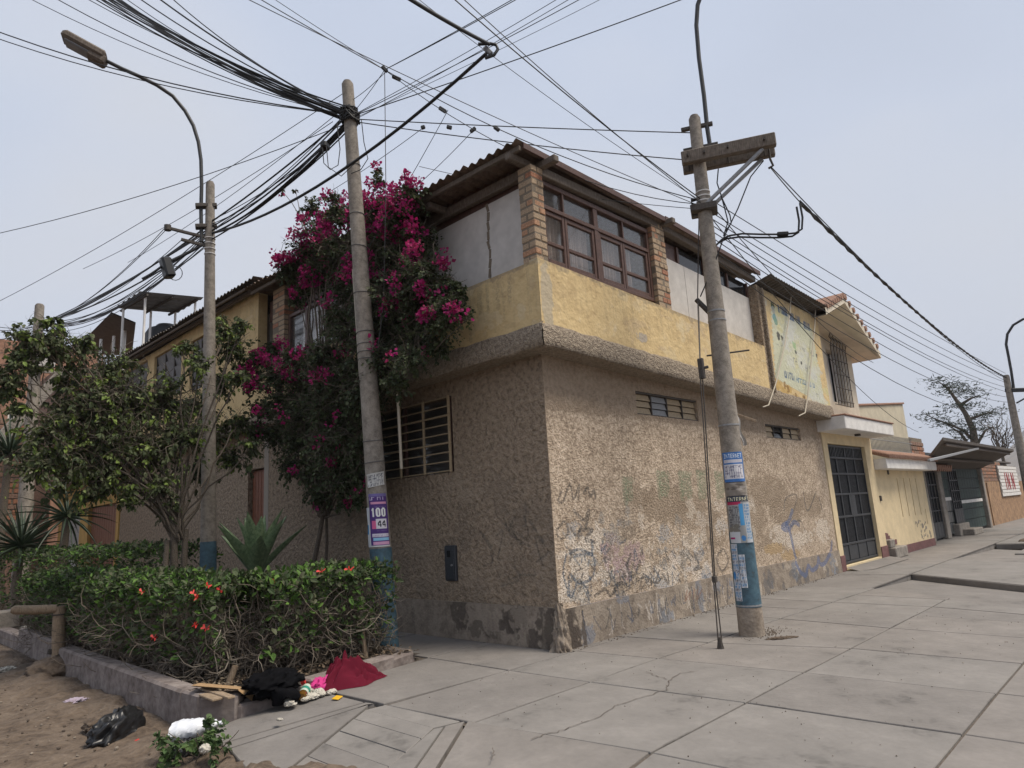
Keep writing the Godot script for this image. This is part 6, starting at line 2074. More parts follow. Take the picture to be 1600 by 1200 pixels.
	for k in 8:
		cable(along(PR0, PR1, [5.9, 5.7, 5.6, 5.5, 5.4, 5.3, 5.1, 5.0][k]) + Vector3(0.05, 0, 0), kd + Vector3(0, 0.5 - k * 0.18, 0), 0.007, [0.1, 0.2, 0.25, 0.35, 0.3, 0.45, 0.5, 0.9][k], t, g, "cable")
	cable(beside(1206, 262, PR0), PD1 + Vector3(0, -0.2, 0), 0.008, 0.4, "single wire from the tip of the cross-arm along the street")
	cable(beside(1120, 330, PR0), Vector3(13.0, 5.1, 0.4), 0.007, 0.3, "service wire from the cross-arm pole to the gabled house", "service wires to the houses")
	cable(beside(1115, 345, PR0), Vector3(19.0, 3.6, -0.2), 0.007, 0.5, "service wire from the cross-arm pole to the brown awning house", "service wires to the houses")
	cable(Vector3(12.6, 4.6, -0.6), Vector3(24.0, 5.0, -3.0), 0.007, 0.3, "slack wire between the plain cream block and the feathery tree")
	# heavy twisted cable from its hanging tail to the far pole
	var tw := beside(1250, 316, PR0)
	var pa := PackedVector3Array()
	var pb := PackedVector3Array()
	for k in 71:
		var s := k / 70.0
		var c := tw.lerp(kd + Vector3(0, 0.35, 0), s) - Vector3(0, 4.0 * 0.32 * s * (1.0 - s), 0)
		var o := Vector3(0, cos(k * 1.9), sin(k * 1.9)) * 0.016
		pa.append(c + o)
		pb.append(c - o)
	var T := thing("twisted_cable", "heavy twisted black cable that falls along the street to the distant lamp pole", "cable", tw)
	for p in [pa, pb]:
		var st := Shape.new()
		st.tube(p, 0.017, 5)
		obj("strand", st, mats.cable, T)
	cable(beside(1204, 262, PR0), tw, 0.008, 0.01, "short tie wire between the cross-arm hook and the twisted cable")
	var tl := Shape.new()
	for o in [0.0, 0.05]:
		var p := PackedVector3Array()
		for q in [[1250, 318], [1254, 340], [1253, 358], [1243, 364], [1222, 366], [1190, 366], [1160, 365], [1140, 368], [1128, 374], [1118, 384]]: p.append(beside(q[0], q[1], PR0) - Vector3(0, o * 0.6, o))
		tl.tube(p, 0.014, 5)
	tl.beam(beside(1214, 366, PR0), beside(1232, 365, PR0), 0.07, 0.05, 0.01)
	tag(obj("cable_tail", tl, mats.cable), "black cable tail with a splice curving from the cross-arm pole up to the twisted cable", "cable")
	var jm := Shape.new()
	for p in [[[1120, 268], [1118, 290], [1124, 308], [1130, 330], [1135, 350], [1128, 372]], [[1125, 312], [1138, 340], [1140, 352], [1130, 366]], [[1190, 255], [1170, 280], [1150, 330], [1128, 375], [1112, 420], [1092, 466]]]:
		var q2 := PackedVector3Array()
		for q in p: q2.append(beside(q[0], q[1], PR0) + Vector3(-0.05, 0, 0.05))
		jm.tube(q2, 0.009, 5)
	tag(obj("jumper_wires", jm, mats.cable), "loose black jumper wires hanging under the timber cross-arm", "cable")
	# pale leads that hang on the painted notice
	for q in [[[1236, 461], [1234, 490], [1226, 540], [1212, 600], [1201, 633], [1192, 636]], [[1274, 482], [1273, 510], [1268, 560], [1262, 620], [1258, 645], [1248, 650]]]:
		var st := Shape.new()
		var p := PackedVector3Array()
		for e in q: p.append(on_z(e[0], e[1], 0.40))
		st.tube(p, 0.014, 6)
		tag(obj("wall_lead", st, mats.cable_pale), "pale lead hanging down over the faded painted notice", "cable", "leads on the notice wall")
	# slack loops at the hedge corner pole
	var lo := Shape.new()
	for q in [[[528, 200], [533, 240], [530, 265], [518, 272], [508, 262], [506, 238]], [[566, 195], [570, 230], [576, 255], [565, 272], [550, 278]], [[512, 236], [515, 268], [535, 282], [556, 262]]]:
		var p := PackedVector3Array()
		for e in q: p.append(beside(e[0], e[1], kc) + Vector3(-0.08, 0, 0.1))
		lo.tube(p, 0.007, 5)
	lo.obox(Transform3D(Basis(Vector3.UP, 0.6), beside(508, 228, kc)), Vector3(0.16, 0.1, 0.1), 0.02)
	tag(obj("cable_loops", lo, mats.cable), "slack loops of thin black cable hanging at the top of the hedge corner pole", "cable")
	var ll := Shape.new()
	var p3 := PackedVector3Array()
	for k in 14: p3.append(beside(274 + 11.0 * cos(k * 0.5), 427 + 11.0 * sin(k * 0.5), PL0))
	ll.tube(p3, 0.007, 5)
	tag(obj("cable_loops", ll, mats.cable), "round slack loop of thin cable hanging beside the splice case", "cable")

# ================================================================= plants
func leaf_mesh(key: String, w: float, fold: float, droop: float) -> ArrayMesh:
	if meshes.has(key): return meshes[key]
	var st := Shape.new()
	var rib := [Vector3(0, 0, 0), Vector3(0, 0.0, 0.35), Vector3(0, -droop * 0.35, 0.7), Vector3(0, -droop, 1.0)]
	var wd := [0.04, w, w * 0.75, 0.0]
	for s in [-1.0, 1.0]:
		for k in 3:
			var a: Vector3 = rib[k]
			var b: Vector3 = rib[k + 1]
			var a2 := a + Vector3(s * wd[k], fold * wd[k], 0)
			var b2 := b + Vector3(s * wd[k + 1], fold * wd[k + 1], 0)
			var under := Vector3(0, -9, 0.5)
			if k < 2: st.poly([a, b, b2, a2], under)
			else: st.poly([a, b, a2], under)
	meshes[key] = st.mesh()
	return meshes[key]

func twig_mesh() -> ArrayMesh:
	if not meshes.has("twig"):
		var st := Shape.new()
		st.tube([Vector3(0, 0, 0), Vector3(0.07, 0.05, 0.2), Vector3(0.16, 0.0, 0.42), Vector3(0.14, -0.08, 0.6), Vector3(0.04, -0.06, 0.8), Vector3(-0.1, 0.05, 0.98)], [0.013, 0.012, 0.011, 0.009, 0.007, 0.004], 5, false)
		st.tube([Vector3(0.16, 0.0, 0.42), Vector3(0.28, 0.08, 0.5), Vector3(0.34, 0.05, 0.66)], [0.008, 0.006, 0.003], 4, false)
		st.tube([Vector3(0.07, 0.05, 0.2), Vector3(-0.06, 0.16, 0.3), Vector3(-0.1, 0.2, 0.5)], [0.008, 0.006, 0.003], 4, false)
		meshes["twig"] = st.mesh()
	return meshes["twig"]

func aim(at: Vector3, dirn: Vector3, up: Vector3, s: Vector3) -> Transform3D:
	var z := dirn.normalized()
	var x := up.cross(z)
	if x.length() < 0.05: x = Vector3(1, 0, 0.1).cross(z)
	x = x.normalized()
	return Transform3D(Basis(x * s.x, z.cross(x) * s.y, z * s.z), at)

func rnd_dir() -> Vector3:
	var v := Vector3(rng.randfn(), rng.randfn(), rng.randfn())
	return v.normalized() if v.length() > 0.01 else Vector3.UP

func mixed(c: Array, spread := 0.25) -> Color:
	var a: Color = c[rng.randi() % c.size()]
	var k := 1.0 + rng.randf_range(-spread, spread)
	return Color(a.r * k, a.g * k, a.b * k)

func hedge(label: String, path: Array, half: float, top: float, leaves: int, twigs: int, greens: Array, fresh: Array, fresh_share: float) -> Node3D:
	var T := thing("hedge", label, "hedge", Vector3(path[0].x, 0.05, path[0].z), "")
	var lens := []
	var total := 0.0
	for k in path.size() - 1:
		total += path[k].distance_to(path[k + 1])
		lens.append(total)
	var f := FastNoiseLite.new()
	f.seed = 17
	f.frequency = 1.1
	var spot := func(s: float) -> Array:
		var d := s * total
		var k := 0
		while k < lens.size() - 1 and d > lens[k]: k += 1
		var before: float = lens[k - 1] if k > 0 else 0.0
		var t: float = (d - before) / (lens[k] - before)
		var dirn: Vector3 = (path[k + 1] - path[k]).normalized()
		return [path[k].lerp(path[k + 1], t), dirn.cross(Vector3.UP), dirn]
	var tf := []
	var co := []
	for i in leaves:
		var q: Array = spot.call(rng.randf())
		var c: Vector3 = q[0]
		var sd: Vector3 = q[1]
		var hw := half * (1.0 + 0.25 * f.get_noise_2d(c.x * 1.5, c.z * 1.5))
		var ty := top * (1.0 + 0.07 * f.get_noise_2d(c.x * 1.9 + 30.0, c.z * 1.9))
		var p: Vector3
		var outw: Vector3
		var pick := rng.randf()
		var on_top := false
		if pick < 0.5:
			var w := rng.randf_range(-1.0, 1.0)
			p = c + sd * hw * w + Vector3(0, ty - 0.14 * pow(absf(w), 4.0) - rng.randf() * rng.randf() * 0.2, 0)
			outw = Vector3.UP + sd * w * 0.7
			on_top = true
		elif pick < 0.93:
			var g := 1.0 if rng.randf() < 0.72 else -1.0
			var drop := pow(rng.randf(), 1.15)
			p = c + sd * g * hw * (1.0 - 0.25 * rng.randf() - 0.25 * drop * drop) + Vector3(0, ty * (0.98 - 0.72 * drop), 0)
			outw = sd * g + Vector3.UP * 0.25
		else:
			p = c + sd * hw * rng.randf_range(-0.9, 0.9) + Vector3(0, ty * rng.randf_range(0.3, 0.95), 0)
			outw = rnd_dir()
		p += rnd_dir() * 0.05
		var dr := (outw + rnd_dir() * 0.9 + Vector3(0, -0.25, 0)).normalized()
		var z := rng.randf_range(0.04, 0.1)
		tf.append(aim(p, dr, outw + rnd_dir() * 0.5, Vector3(z * rng.randf_range(0.75, 1.2), z, z)))
		co.append(mixed(fresh) if rng.randf() < fresh_share else mixed(greens))
	scatter("leaves", leaf_mesh("hedge_leaf", 0.27, 0.35, 0.12), mats.leaf, T, tf, co)
	tf = []
	co = []
	for i in twigs:
		var q: Array = spot.call(rng.randf())
		var p: Vector3 = q[0] + q[1] * half * rng.randf_range(-1.0, 1.0) * (0.85 if rng.randf() < 0.7 else 0.4) + Vector3(0, rng.randf_range(0.03, top * 0.6), 0)
		var d := (Vector3(0, rng.randf_range(-0.1, 1.0), 0) + rnd_dir() * 0.9).normalized()
		var z := rng.randf_range(0.25, 0.6)
		tf.append(aim(p, d, rnd_dir(), Vector3(z, z, z)))
		co.append(mixed([lin(0.16, 0.13, 0.10), lin(0.11, 0.088, 0.068), lin(0.20, 0.17, 0.135)]))
	scatter("twigs", twig_mesh(), mats.twig, T, tf, co)
	for k in int(total / 0.45):
		var q: Array = spot.call((k + rng.randf()) / (total / 0.45))
		var p: Vector3 = q[0] + q[1] * half * rng.randf_range(-0.6, 0.6)
		var st := Shape.new()
		var e := p + Vector3(rng.randf_range(-0.25, 0.25), top * 0.75, rng.randf_range(-0.25, 0.25))
		st.tube([p, p.lerp(e, 0.4) + rnd_dir() * 0.06, p.lerp(e, 0.7) + rnd_dir() * 0.08, e], [0.022, 0.018, 0.014, 0.008], 6)
		obj("stem", st, mats.bark, T)
	return T

func foliage(clusters: Array, per: float, size: Vector2, greens: Array, fresh: Array, fresh_share: float, hang: float) -> Array:   # clusters: [centre, radius]; leaves sit along drooping shoots
	var tf := []
	var co := []
	var tw := []
	var tc := []
	for c in clusters:
		var r: float = c[1]
		var shoots := maxi(2, int(per * pow(r / 0.45, 2.0) / 11.0))
		for k in shoots:
			var d := rnd_dir()
			d = (d + Vector3(0, 0.25, 0)).normalized()
			var a: Vector3 = c[0] + rnd_dir() * r * 0.55 * rng.randf()
			var ln := r * rng.randf_range(0.45, 1.0) * (1.35 if rng.randf() < 0.12 else 1.0)
			var young := rng.randf() < fresh_share
			var base_size := rng.randf_range(size.x, size.y)
			tw.append(aim(a, d + Vector3(0, -0.15, 0), rnd_dir(), Vector3(ln, ln, ln)))
			tc.append(mixed([lin(0.12, 0.10, 0.075), lin(0.09, 0.075, 0.055)]))
			var cnt := rng.randi_range(7, 15)
			for i in cnt:
				var t := lerpf(0.2, 1.0, float(i) / cnt) + rng.randf_range(-0.03, 0.03)
				var p := a + d * ln * t + Vector3(0, -0.35 * ln * t * t, 0) + rnd_dir() * 0.012
				var side := d.cross(rnd_dir()).normalized()
				var dr := (side * 0.9 + d * 0.5 + Vector3(0, -hang, 0) + rnd_dir() * 0.3).normalized()
				var z := base_size * rng.randf_range(0.6, 1.2) * (1.0 - 0.35 * maxf(0.0, t - 0.7) / 0.3)
				tf.append(aim(p, dr, Vector3(0, 1, 0) + rnd_dir() * 0.7, Vector3(z * rng.randf_range(0.8, 1.15), z, z)))
				co.append(mixed(fresh) if young or rng.randf() < 0.03 else mixed(greens, 0.35))
	return [tf, co, tw, tc]

func limb(st: Shape, a: Vector3, b: Vector3, r0: float, r1: float, bend: float) -> void:
	var p := PackedVector3Array()
	var rr := []
	var side := rnd_dir()
	for k in 6:
		var t := k / 5.0
		p.append(a.lerp(b, t) + side * bend * sin(t * PI) + (rnd_dir() * bend * 0.25 if k > 0 and k < 5 else Vector3.ZERO))
		rr.append(lerpf(r0, r1, t))
	st.tube(p, rr, 7)

func build_plants() -> void:
	# --- hedges
	var dark := [lin(0.042, 0.068, 0.026), lin(0.058, 0.084, 0.034), lin(0.076, 0.098, 0.045), lin(0.098, 0.105, 0.06)]
	var fresh := [lin(0.095, 0.185, 0.035), lin(0.12, 0.215, 0.045), lin(0.075, 0.15, 0.03)]
	var h1 := hedge("clipped green hedge with bare twiggy base and red flowers along the kerb by the litter", [v3(-1.3, -1.98), v3(-2.2, -1.88), v3(-3.0, -1.85), v3(-3.24, -2.5), v3(-3.34, -5.0), v3(-3.42, -8.6)], 0.43, 1.13, 26000, 3500, dark, fresh, 0.27)
	for q in [[303, 928], [325, 915], [343, 922], [305, 977], [321, 982], [241, 997], [222, 925], [430, 908], [308, 935], [502, 893], [546, 890]]:
		var fl := Shape.new()
		var c := on_y(q[0], q[1], 0.9) if q[1] > 920 else on_y(q[0], q[1], 1.1)
		c = away(q[0], q[1], 8.0 if q[0] > 290 else 8.6)
		for k in 5:
			var a = k * TAU / 5 + q[0]
			var o := Vector3(cos(a), sin(a) * 0.7 + 0.2, sin(a * 1.3)) * 0.035
			fl.poly([c, c + o + Vector3(0.01, 0.012, 0), c + o * 1.25, c + o + Vector3(-0.012, -0.01, 0.01)], c - o * 4.0 + Vector3(0, -1, 0))
		obj("flower", fl, mats.get("red_flower", plain("red_flower", lin(0.55, 0.03, 0.025), 0.6)), h1)
	hedge("darker rear hedge under the leafy tree, next to the spiky plants", [v3(-1.9, -6.4), v3(-2.5, -8.2), v3(-2.9, -10.5), v3(-3.1, -14.0)], 0.6, 1.5, 9000, 500, dark, fresh, 0.27)
	# --- leafy tree by the lamp pole
	var base := Vector3(-2.55, 0.05, -5.25)
	var T := thing("leafy_tree", "loose leafy tree with drooping oval leaves around the street lamp pole", "tree", base)
	var fork := away(277, 838, 11.5)
	var cl := []
	for q in [[25, 565, 0.34, 11.0], [55, 530, 0.33, 11.0], [95, 545, 0.36, 11.2], [130, 545, 0.25, 11.2], [12, 600, 0.3, 11.0], [80, 505, 0.15, 11.0], [110, 600, 0.3, 11.6], [175, 580, 0.4, 11.5], [150, 625, 0.5, 11.3], [205, 640, 0.55, 11.6], [255, 625, 0.45, 11.8], [110, 660, 0.45, 11.2], [165, 690, 0.55, 11.3], [225, 705, 0.5, 11.5], [70, 680, 0.35, 11.0], [60, 725, 0.33, 11.0], [115, 730, 0.42, 11.2], [170, 745, 0.4, 11.3], [280, 680, 0.45, 11.5], [310, 640, 0.42, 13.0], [345, 600, 0.36, 13.0], [362, 545, 0.36, 12.9], [350, 515, 0.3, 12.9], [378, 510, 0.2, 10.8], [375, 590, 0.2, 11.0], [310, 570, 0.25, 11.4], [290, 545, 0.2, 11.6], [330, 680, 0.38, 13.0], [370, 660, 0.28, 12.8], [360, 715, 0.3, 13.0], [305, 740, 0.35, 12.9], [250, 760, 0.3, 11.3], [390, 700, 0.2, 10.9], [200, 780, 0.2, 11.2], [30, 640, 0.2, 11.0], [260, 800, 0.18, 11.4], [135, 770, 0.25, 11.2]]:
		cl.append([away(q[0], q[1], q[3]), q[2] * 1.2])
	var tr := Shape.new()
	for s in [[Vector3(0.0, 0, 0), Vector3(-0.05, 0.05, 0), 0.07], [Vector3(0.1, 0, 0.05), Vector3(0.12, 0.1, 0.0), 0.055], [Vector3(-0.12, 0, 0.0), Vector3(-0.14, -0.05, 0), 0.05]]:
		limb(tr, base + s[0] - Vector3(0, 0.1, 0), fork + s[1], s[2], s[2] * 0.75, 0.05)
	obj("trunk", tr, mats.bark, T)
	var lb := Shape.new()
	for c in cl:
		var q := fork.lerp(c[0], 0.45) + Vector3(0, 0.25, 0) + rnd_dir() * 0.1
		limb(lb, fork + rnd_dir() * 0.08, q, 0.02, 0.012, 0.14)
		limb(lb, q, c[0], 0.015, 0.006, 0.1)
		for k in 3: limb(lb, c[0].lerp(q, rng.randf() * 0.4), c[0] + rnd_dir() * c[1] * 0.8, 0.009, 0.003, 0.04)
	obj("limbs", lb, mats.bark, T)
	var fo := foliage(cl, 720.0, Vector2(0.055, 0.105), [lin(0.065, 0.085, 0.035), lin(0.082, 0.102, 0.045), lin(0.11, 0.122, 0.065), lin(0.05, 0.068, 0.03)], [lin(0.17, 0.235, 0.05), lin(0.14, 0.20, 0.045), lin(0.19, 0.24, 0.08)], 0.22, 0.9)
	scatter("crown", leaf_mesh("tree_leaf", 0.3, 0.25, 0.2), mats.leaf, T, fo[0], fo[1])
	scatter("twigs", twig_mesh(), mats.twig, T, fo[2], fo[3])
	# --- bougainvillea over the side front
	var bb := Vector3(-0.55, 0.05, -4.95)
	var B := thing("bougainvillea", "large bougainvillea with magenta blossom climbing the corner house behind the leaning pole", "climbing plant", bb)
	var bc := []
	var blossom := []
	for q in [[455, 420, 0.32, 0.5], [480, 395, 0.36, 0.5], [505, 360, 0.36, 0.5], [530, 335, 0.3, 0.5], [565, 340, 0.36, 0.45], [600, 330, 0.33, 0.6], [640, 305, 0.26, 0.75], [628, 340, 0.36, 0.6], [590, 285, 0.12, 0.4], [592, 268, 0.09, 0.9], [440, 297, 0.07, 0.8], [462, 298, 0.05, 0.1], [488, 325, 0.2, 0.25], [520, 310, 0.14, 0.3], [655, 375, 0.3, 0.5], [640, 400, 0.36, 0.3], [715, 455, 0.2, 0.1], [640, 560, 0.26, 0.05], [620, 600, 0.2, 0.03], [660, 430, 0.36, 0.4], [610, 400, 0.42, 0.2], [570, 400, 0.42, 0.25], [530, 400, 0.4, 0.4], [500, 420, 0.36, 0.45], [690, 450, 0.28, 0.2], [705, 480, 0.26, 0.25], [690, 500, 0.3, 0.2], [725, 492, 0.09, 0.2], [660, 480, 0.36, 0.1], [620, 460, 0.4, 0.05], [580, 460, 0.42, 0.05], [550, 460, 0.36, 0.06], [535, 505, 0.38, 0.05], [570, 520, 0.42, 0.05], [610, 520, 0.4, 0.06], [650, 530, 0.33, 0.06], [685, 540, 0.2, 0.1], [475, 455, 0.22, 0.7], [400, 560, 0.2, 0.7], [425, 548, 0.24, 0.8], [395, 595, 0.26, 0.35], [430, 590, 0.32, 0.4], [465, 560, 0.3, 0.5], [470, 600, 0.36, 0.15], [505, 560, 0.36, 0.2], [520, 600, 0.4, 0.05], [560, 580, 0.4, 0.04], [600, 570, 0.36, 0.03], [560, 630, 0.4, 0.02], [520, 650, 0.42, 0.02], [480, 645, 0.4, 0.03], [440, 635, 0.34, 0.06], [410, 640, 0.26, 0.08], [400, 675, 0.24, 0.04], [430, 680, 0.3, 0.03], [470, 690, 0.36, 0.02], [515, 700, 0.4, 0.02], [555, 690, 0.38, 0.02], [450, 730, 0.25, 0.02], [490, 740, 0.33, 0.04], [535, 745, 0.34, 0.05], [565, 740, 0.25, 0.05], [500, 775, 0.22, 0.05], [535, 785, 0.15, 0.3], [560, 780, 0.15, 0.1], [575, 610, 0.35, 0.02], [380, 575, 0.16, 0.6], [735, 495, 0.03, 0.9], [465, 470, 0.15, 0.4]]:
		var xx := -0.62 + rng.randf_range(-0.22, 0.12) - (0.25 if q[1] > 540 else 0.0)
		bc.append([on_x(q[0], q[1], xx), q[2] * 1.2])
		blossom.append(q[3])
	var bt := Shape.new()
	var fk := on_x(505, 800, -0.6)
	limb(bt, bb - Vector3(0, 0.1, 0), fk, 0.045, 0.035, 0.06)
	limb(bt, bb + Vector3(0.05, -0.1, 0.12), on_x(512, 770, -0.55), 0.03, 0.022, 0.1)
	obj("trunk", bt, mats.bark, B)
	var bl := Shape.new()
	for c in bc:
		var q := Vector3(minf(lerpf(fk.x, c[0].x, 0.5), -0.4), lerpf(fk.y, c[0].y, 0.72), lerpf(fk.z, c[0].z, 0.35)) + rnd_dir() * 0.12
		limb(bl, fk + rnd_dir() * 0.1, q, 0.02, 0.014, 0.15)
		limb(bl, q, c[0], 0.014, 0.005, 0.12)
		for k in 2: limb(bl, c[0], c[0] + rnd_dir() * c[1] * 1.15, 0.006, 0.002, 0.05)
	obj("branches", bl, mats.bark, B)
	var fb := foliage(bc, 1500.0, Vector2(0.045, 0.08), [lin(0.055, 0.075, 0.035), lin(0.07, 0.092, 0.042), lin(0.095, 0.112, 0.06), lin(0.042, 0.058, 0.028)], [lin(0.12, 0.145, 0.065), lin(0.115, 0.13, 0.075)], 0.12, 0.5)
	scatter("leaves", leaf_mesh("vine_leaf", 0.34, 0.25, 0.1), mats.leaf, B, fb[0], fb[1])
	scatter("twigs", twig_mesh(), mats.twig, B, fb[2], fb[3])
	var pt := []
	var pc := []
	for k in bc.size():
		var r: float = bc[k][1]
		var tufts := maxi(1 if blossom[k] > 0.5 else 0, int(blossom[k] * 66.0 * pow(r / 0.36, 2.0)))
		var sprays := []
		for j in maxi(1, tufts / 7):
			var e := rnd_dir()
			if e.x > 0.3: e.x = -e.x
			sprays.append(e)
		for j in tufts:
			var d: Vector3 = (sprays[j % sprays.size()] + rnd_dir() * 0.28).normalized()
			var c: Vector3 = bc[k][0] + d * r * rng.randf_range(0.75, 1.1)
			var tone := mixed([lin(0.38, 0.014, 0.13), lin(0.46, 0.02, 0.175), lin(0.32, 0.014, 0.13), lin(0.42, 0.035, 0.14)], 0.2)
			for i in 8:
				var e := rnd_dir()
				var z := rng.randf_range(0.034, 0.06)
				pt.append(aim(c + e * 0.045, e + d * 0.4, rnd_dir(), Vector3(z, z, z)))
				pc.append(tone * rng.randf_range(0.8, 1.2))
	var pm := scatter("blossom", leaf_mesh("bract", 0.45, 0.3, 0.05), mats.petal, B, pt, pc)
	# --- agave
	var ab := Vector3(-1.97, 0.92, -3.9)
	var A := thing("agave", "broad-leaved agave rosette standing behind the clipped hedge in front of the red door", "agave", ab)
	var stem := Shape.new()
	stem.tube([Vector3(-1.97, 0.0, -3.9), ab, ab + Vector3(0, 0.12, 0)], [0.09, 0.1, 0.06], 8)
	obj("stem", stem, mats.bark, A)
	for k in 15:
		var az := k * 2.399 + 0.6
		var el := lerpf(1.42, 0.72, k / 14.0)
		big_leaf("leaf", A, mats.agave_skin, ab + Vector3(0, 0.12 - 0.004 * k, 0), az, el, rng.randf_range(0.88, 1.0) * (0.85 if k < 4 else 1.0), 0.125, 0.04, 0.07)
	for q in [[0.9, -0.35, 0.55], [2.4, -0.2, 0.7], [4.0, 0.05, 1.0], [5.4, -0.1, 0.9], [0.2, 0.05, 1.0]]:
		big_leaf("dry_leaf", A, mats.agave_dry, ab, q[0], q[1], q[2], 0.05, 0.35, 0.03)
	# --- spiky plants at the end of the bed
	for q in [[32, 858, 17.5, 1.1, 52, "dark spiky yucca rosette low at the end of the rear hedge", 0.0], [14, 712, 19.0, 1.1, 46, "tall yucca with a bare stem rising above the spiky rosette", 0.3], [104, 812, 16.5, 1.1, 40, "thin-leaved yucca with drooping narrow blades in front of the ochre pillar", 0.9]]:
		var c := away(q[0], q[1], q[2])
		var Y := thing("yucca", q[5], "yucca", Vector3(c.x, 0.05, c.z))
		var sm := Shape.new()
		sm.tube([Vector3(c.x + 0.08, 0.0, c.z), Vector3(c.x - 0.03, c.y * 0.5, c.z), c + Vector3(0, 0.05, 0)], [0.1, 0.085, 0.07], 8)
		obj("stem", sm, mats.bark, Y)
		for k in q[4]:
			big_leaf("leaf", Y, mats.yucca_skin, c + Vector3(0, 0.05, 0), k * 2.399, lerpf(1.35, -0.35 - q[6] * 0.4, k / float(q[4])), q[3] * rng.randf_range(0.75, 1.0), 0.028 if q[6] < 0.5 else 0.018, 0.1 + 0.25 * q[6], 0.02)
	# --- feathery tree and bare shrub far along the street
	var fbase := away(1544, 740, 64.0)
	fbase.y = 0.0
	var Fz := thing("feathery_tree", "thin feathery tree with flat tiers of needles behind the brown awning", "tree", fbase)
	var fp := func(u: float, v: float) -> Vector3: return beside(u, v, fbase)
	var fl2 := Shape.new()
	fl2.tube([fbase, fp.call(1524, 700), fp.call(1520, 670), fp.call(1508, 645), fp.call(1494, 625), fp.call(1482, 608), fp.call(1468, 597)], [0.4, 0.32, 0.24, 0.18, 0.14, 0.1, 0.03], 7)
	for s in [[[1522, 690], [1505, 672], [1480, 662], [1462, 655], [1443, 646]], [[1513, 655], [1530, 650], [1552, 642]], [[1500, 633], [1518, 622], [1530, 618]], [[1510, 690], [1500, 676], [1480, 664]], [[1526, 695], [1540, 672], [1550, 668]]]:
		var p := PackedVector3Array()
		for e in s: p.append(fp.call(e[0], e[1]))
		var rr := []
		for k in p.size(): rr.append(lerpf(0.14, 0.03, float(k) / (p.size() - 1)))
		fl2.tube(p, rr, 6)
	obj("trunk", fl2, mats.bark, Fz)
	var ft := []
	var fcol := []
	for q in [[1464, 594, 12, 5], [1478, 603, 14, 6], [1494, 604, 12, 6], [1490, 614, 14, 5], [1503, 612, 8, 6], [1520, 620, 13, 4], [1528, 612, 6, 4], [1500, 634, 20, 5], [1515, 636, 10, 4], [1545, 646, 14, 5], [1530, 652, 12, 5], [1522, 662, 16, 5], [1538, 670, 16, 4], [1465, 655, 12, 6], [1447, 648, 8, 4], [1480, 663, 14, 5], [1500, 675, 16, 6], [1515, 685, 14, 5], [1475, 645, 5, 4], [1552, 640, 7, 4]]:
		for k in int(q[2] * q[3] * 1.9):
			var p: Vector3 = fp.call(q[0] + rng.randfn() * q[2] * 0.5, q[1] + rng.randfn() * q[3] * 0.5)
			p += Vector3(rng.randfn(), 0, rng.randfn()) * 0.6
			var d := rnd_dir()
			d.y = absf(d.y) * 0.6 - 0.1
			ft.append(aim(p, d, rnd_dir(), Vector3(0.10, 0.10, rng.randf_range(0.2, 0.45))))
			fcol.append(mixed([lin(0.05, 0.065, 0.042), lin(0.065, 0.075, 0.05), lin(0.04, 0.05, 0.034)]))
	scatter("crown", leaf_mesh("needle_tuft", 0.3, 0.2, 0.05), mats.leaf, Fz, ft, fcol)
	var sbase := away(1580, 760, 56.0)
	sbase.y = 0.0
	var Sh := thing("bare_shrub", "leafless twiggy shrub beside the distant lamp pole", "shrub", sbase)
	var ss := Shape.new()
	var s0 := beside(1566, 712, sbase)
	ss.tube([sbase, s0], [0.14, 0.1], 6)
	for k in 14:
		var e := beside(1562 + rng.randfn() * 11.0, 668 + rng.randf_range(-14.0, 14.0), sbase)
		limb(ss, s0, e, 0.05, 0.014, 0.4)
		for j in 3: limb(ss, s0.lerp(e, rng.randf_range(0.4, 0.9)), e + rnd_dir() * 0.9, 0.02, 0.008, 0.2)
	obj("branches", ss, mats.bark, Sh)
	# --- weed at the end of the ramp
	var wb := on_y(312, 1186, -0.12)
	var W := thing("weed", "leafy green weed growing at the broken end of the pavement ramp", "weed", wb)
	var wt := foliage([[wb + Vector3(0.05, 0.13, 0.05), 0.17], [wb + Vector3(-0.13, 0.1, 0.0), 0.14], [wb + Vector3(0.12, 0.12, -0.08), 0.14], [wb + Vector3(-0.2, 0.1, -0.2), 0.14], [wb + Vector3(0.0, 0.13, 0.2), 0.15]], 900.0, Vector2(0.04, 0.075), [lin(0.05, 0.09, 0.03), lin(0.065, 0.105, 0.04), lin(0.08, 0.115, 0.05)], [lin(0.1, 0.16, 0.05)], 0.15, 0.1)
	scatter("leaves", leaf_mesh("weed_leaf", 0.36, 0.3, 0.15), mats.leaf, W, wt[0], wt[1])
	var ws := Shape.new()
	for k in 8: limb(ws, wb + Vector3(rng.randf_range(-0.1, 0.1), -0.05, rng.randf_range(-0.1, 0.1)), wb + Vector3(rng.randf_range(-0.25, 0.25), 0.2, rng.randf_range(-0.25, 0.25)), 0.006, 0.003, 0.03)
	obj("stems", ws, mats.bark, W)
	# --- dead leaves on the soil
	var dt := []
	var dc := []
	for k in 2600:
		var p := Vector3(rng.randf_range(-3.6, -1.2), 0.08 + rng.randf() * 0.05, rng.randf_range(-3.2, -1.25))
		if k % 3 == 0: p = Vector3(rng.randf_range(-3.6, -3.0), 0.08 + rng.randf() * 0.05, rng.randf_range(-7.5, -1.4))
		var z := rng.randf_range(0.03, 0.07)
		dt.append(aim(p, Vector3(rng.randfn(), rng.randf() * 0.5, rng.randfn()), Vector3.UP + rnd_dir() * 0.5, Vector3(z, z, z)))
		dc.append(mixed([lin(0.10, 0.07, 0.045), lin(0.16, 0.115, 0.075), lin(0.065, 0.045, 0.03), lin(0.2, 0.16, 0.11)]))
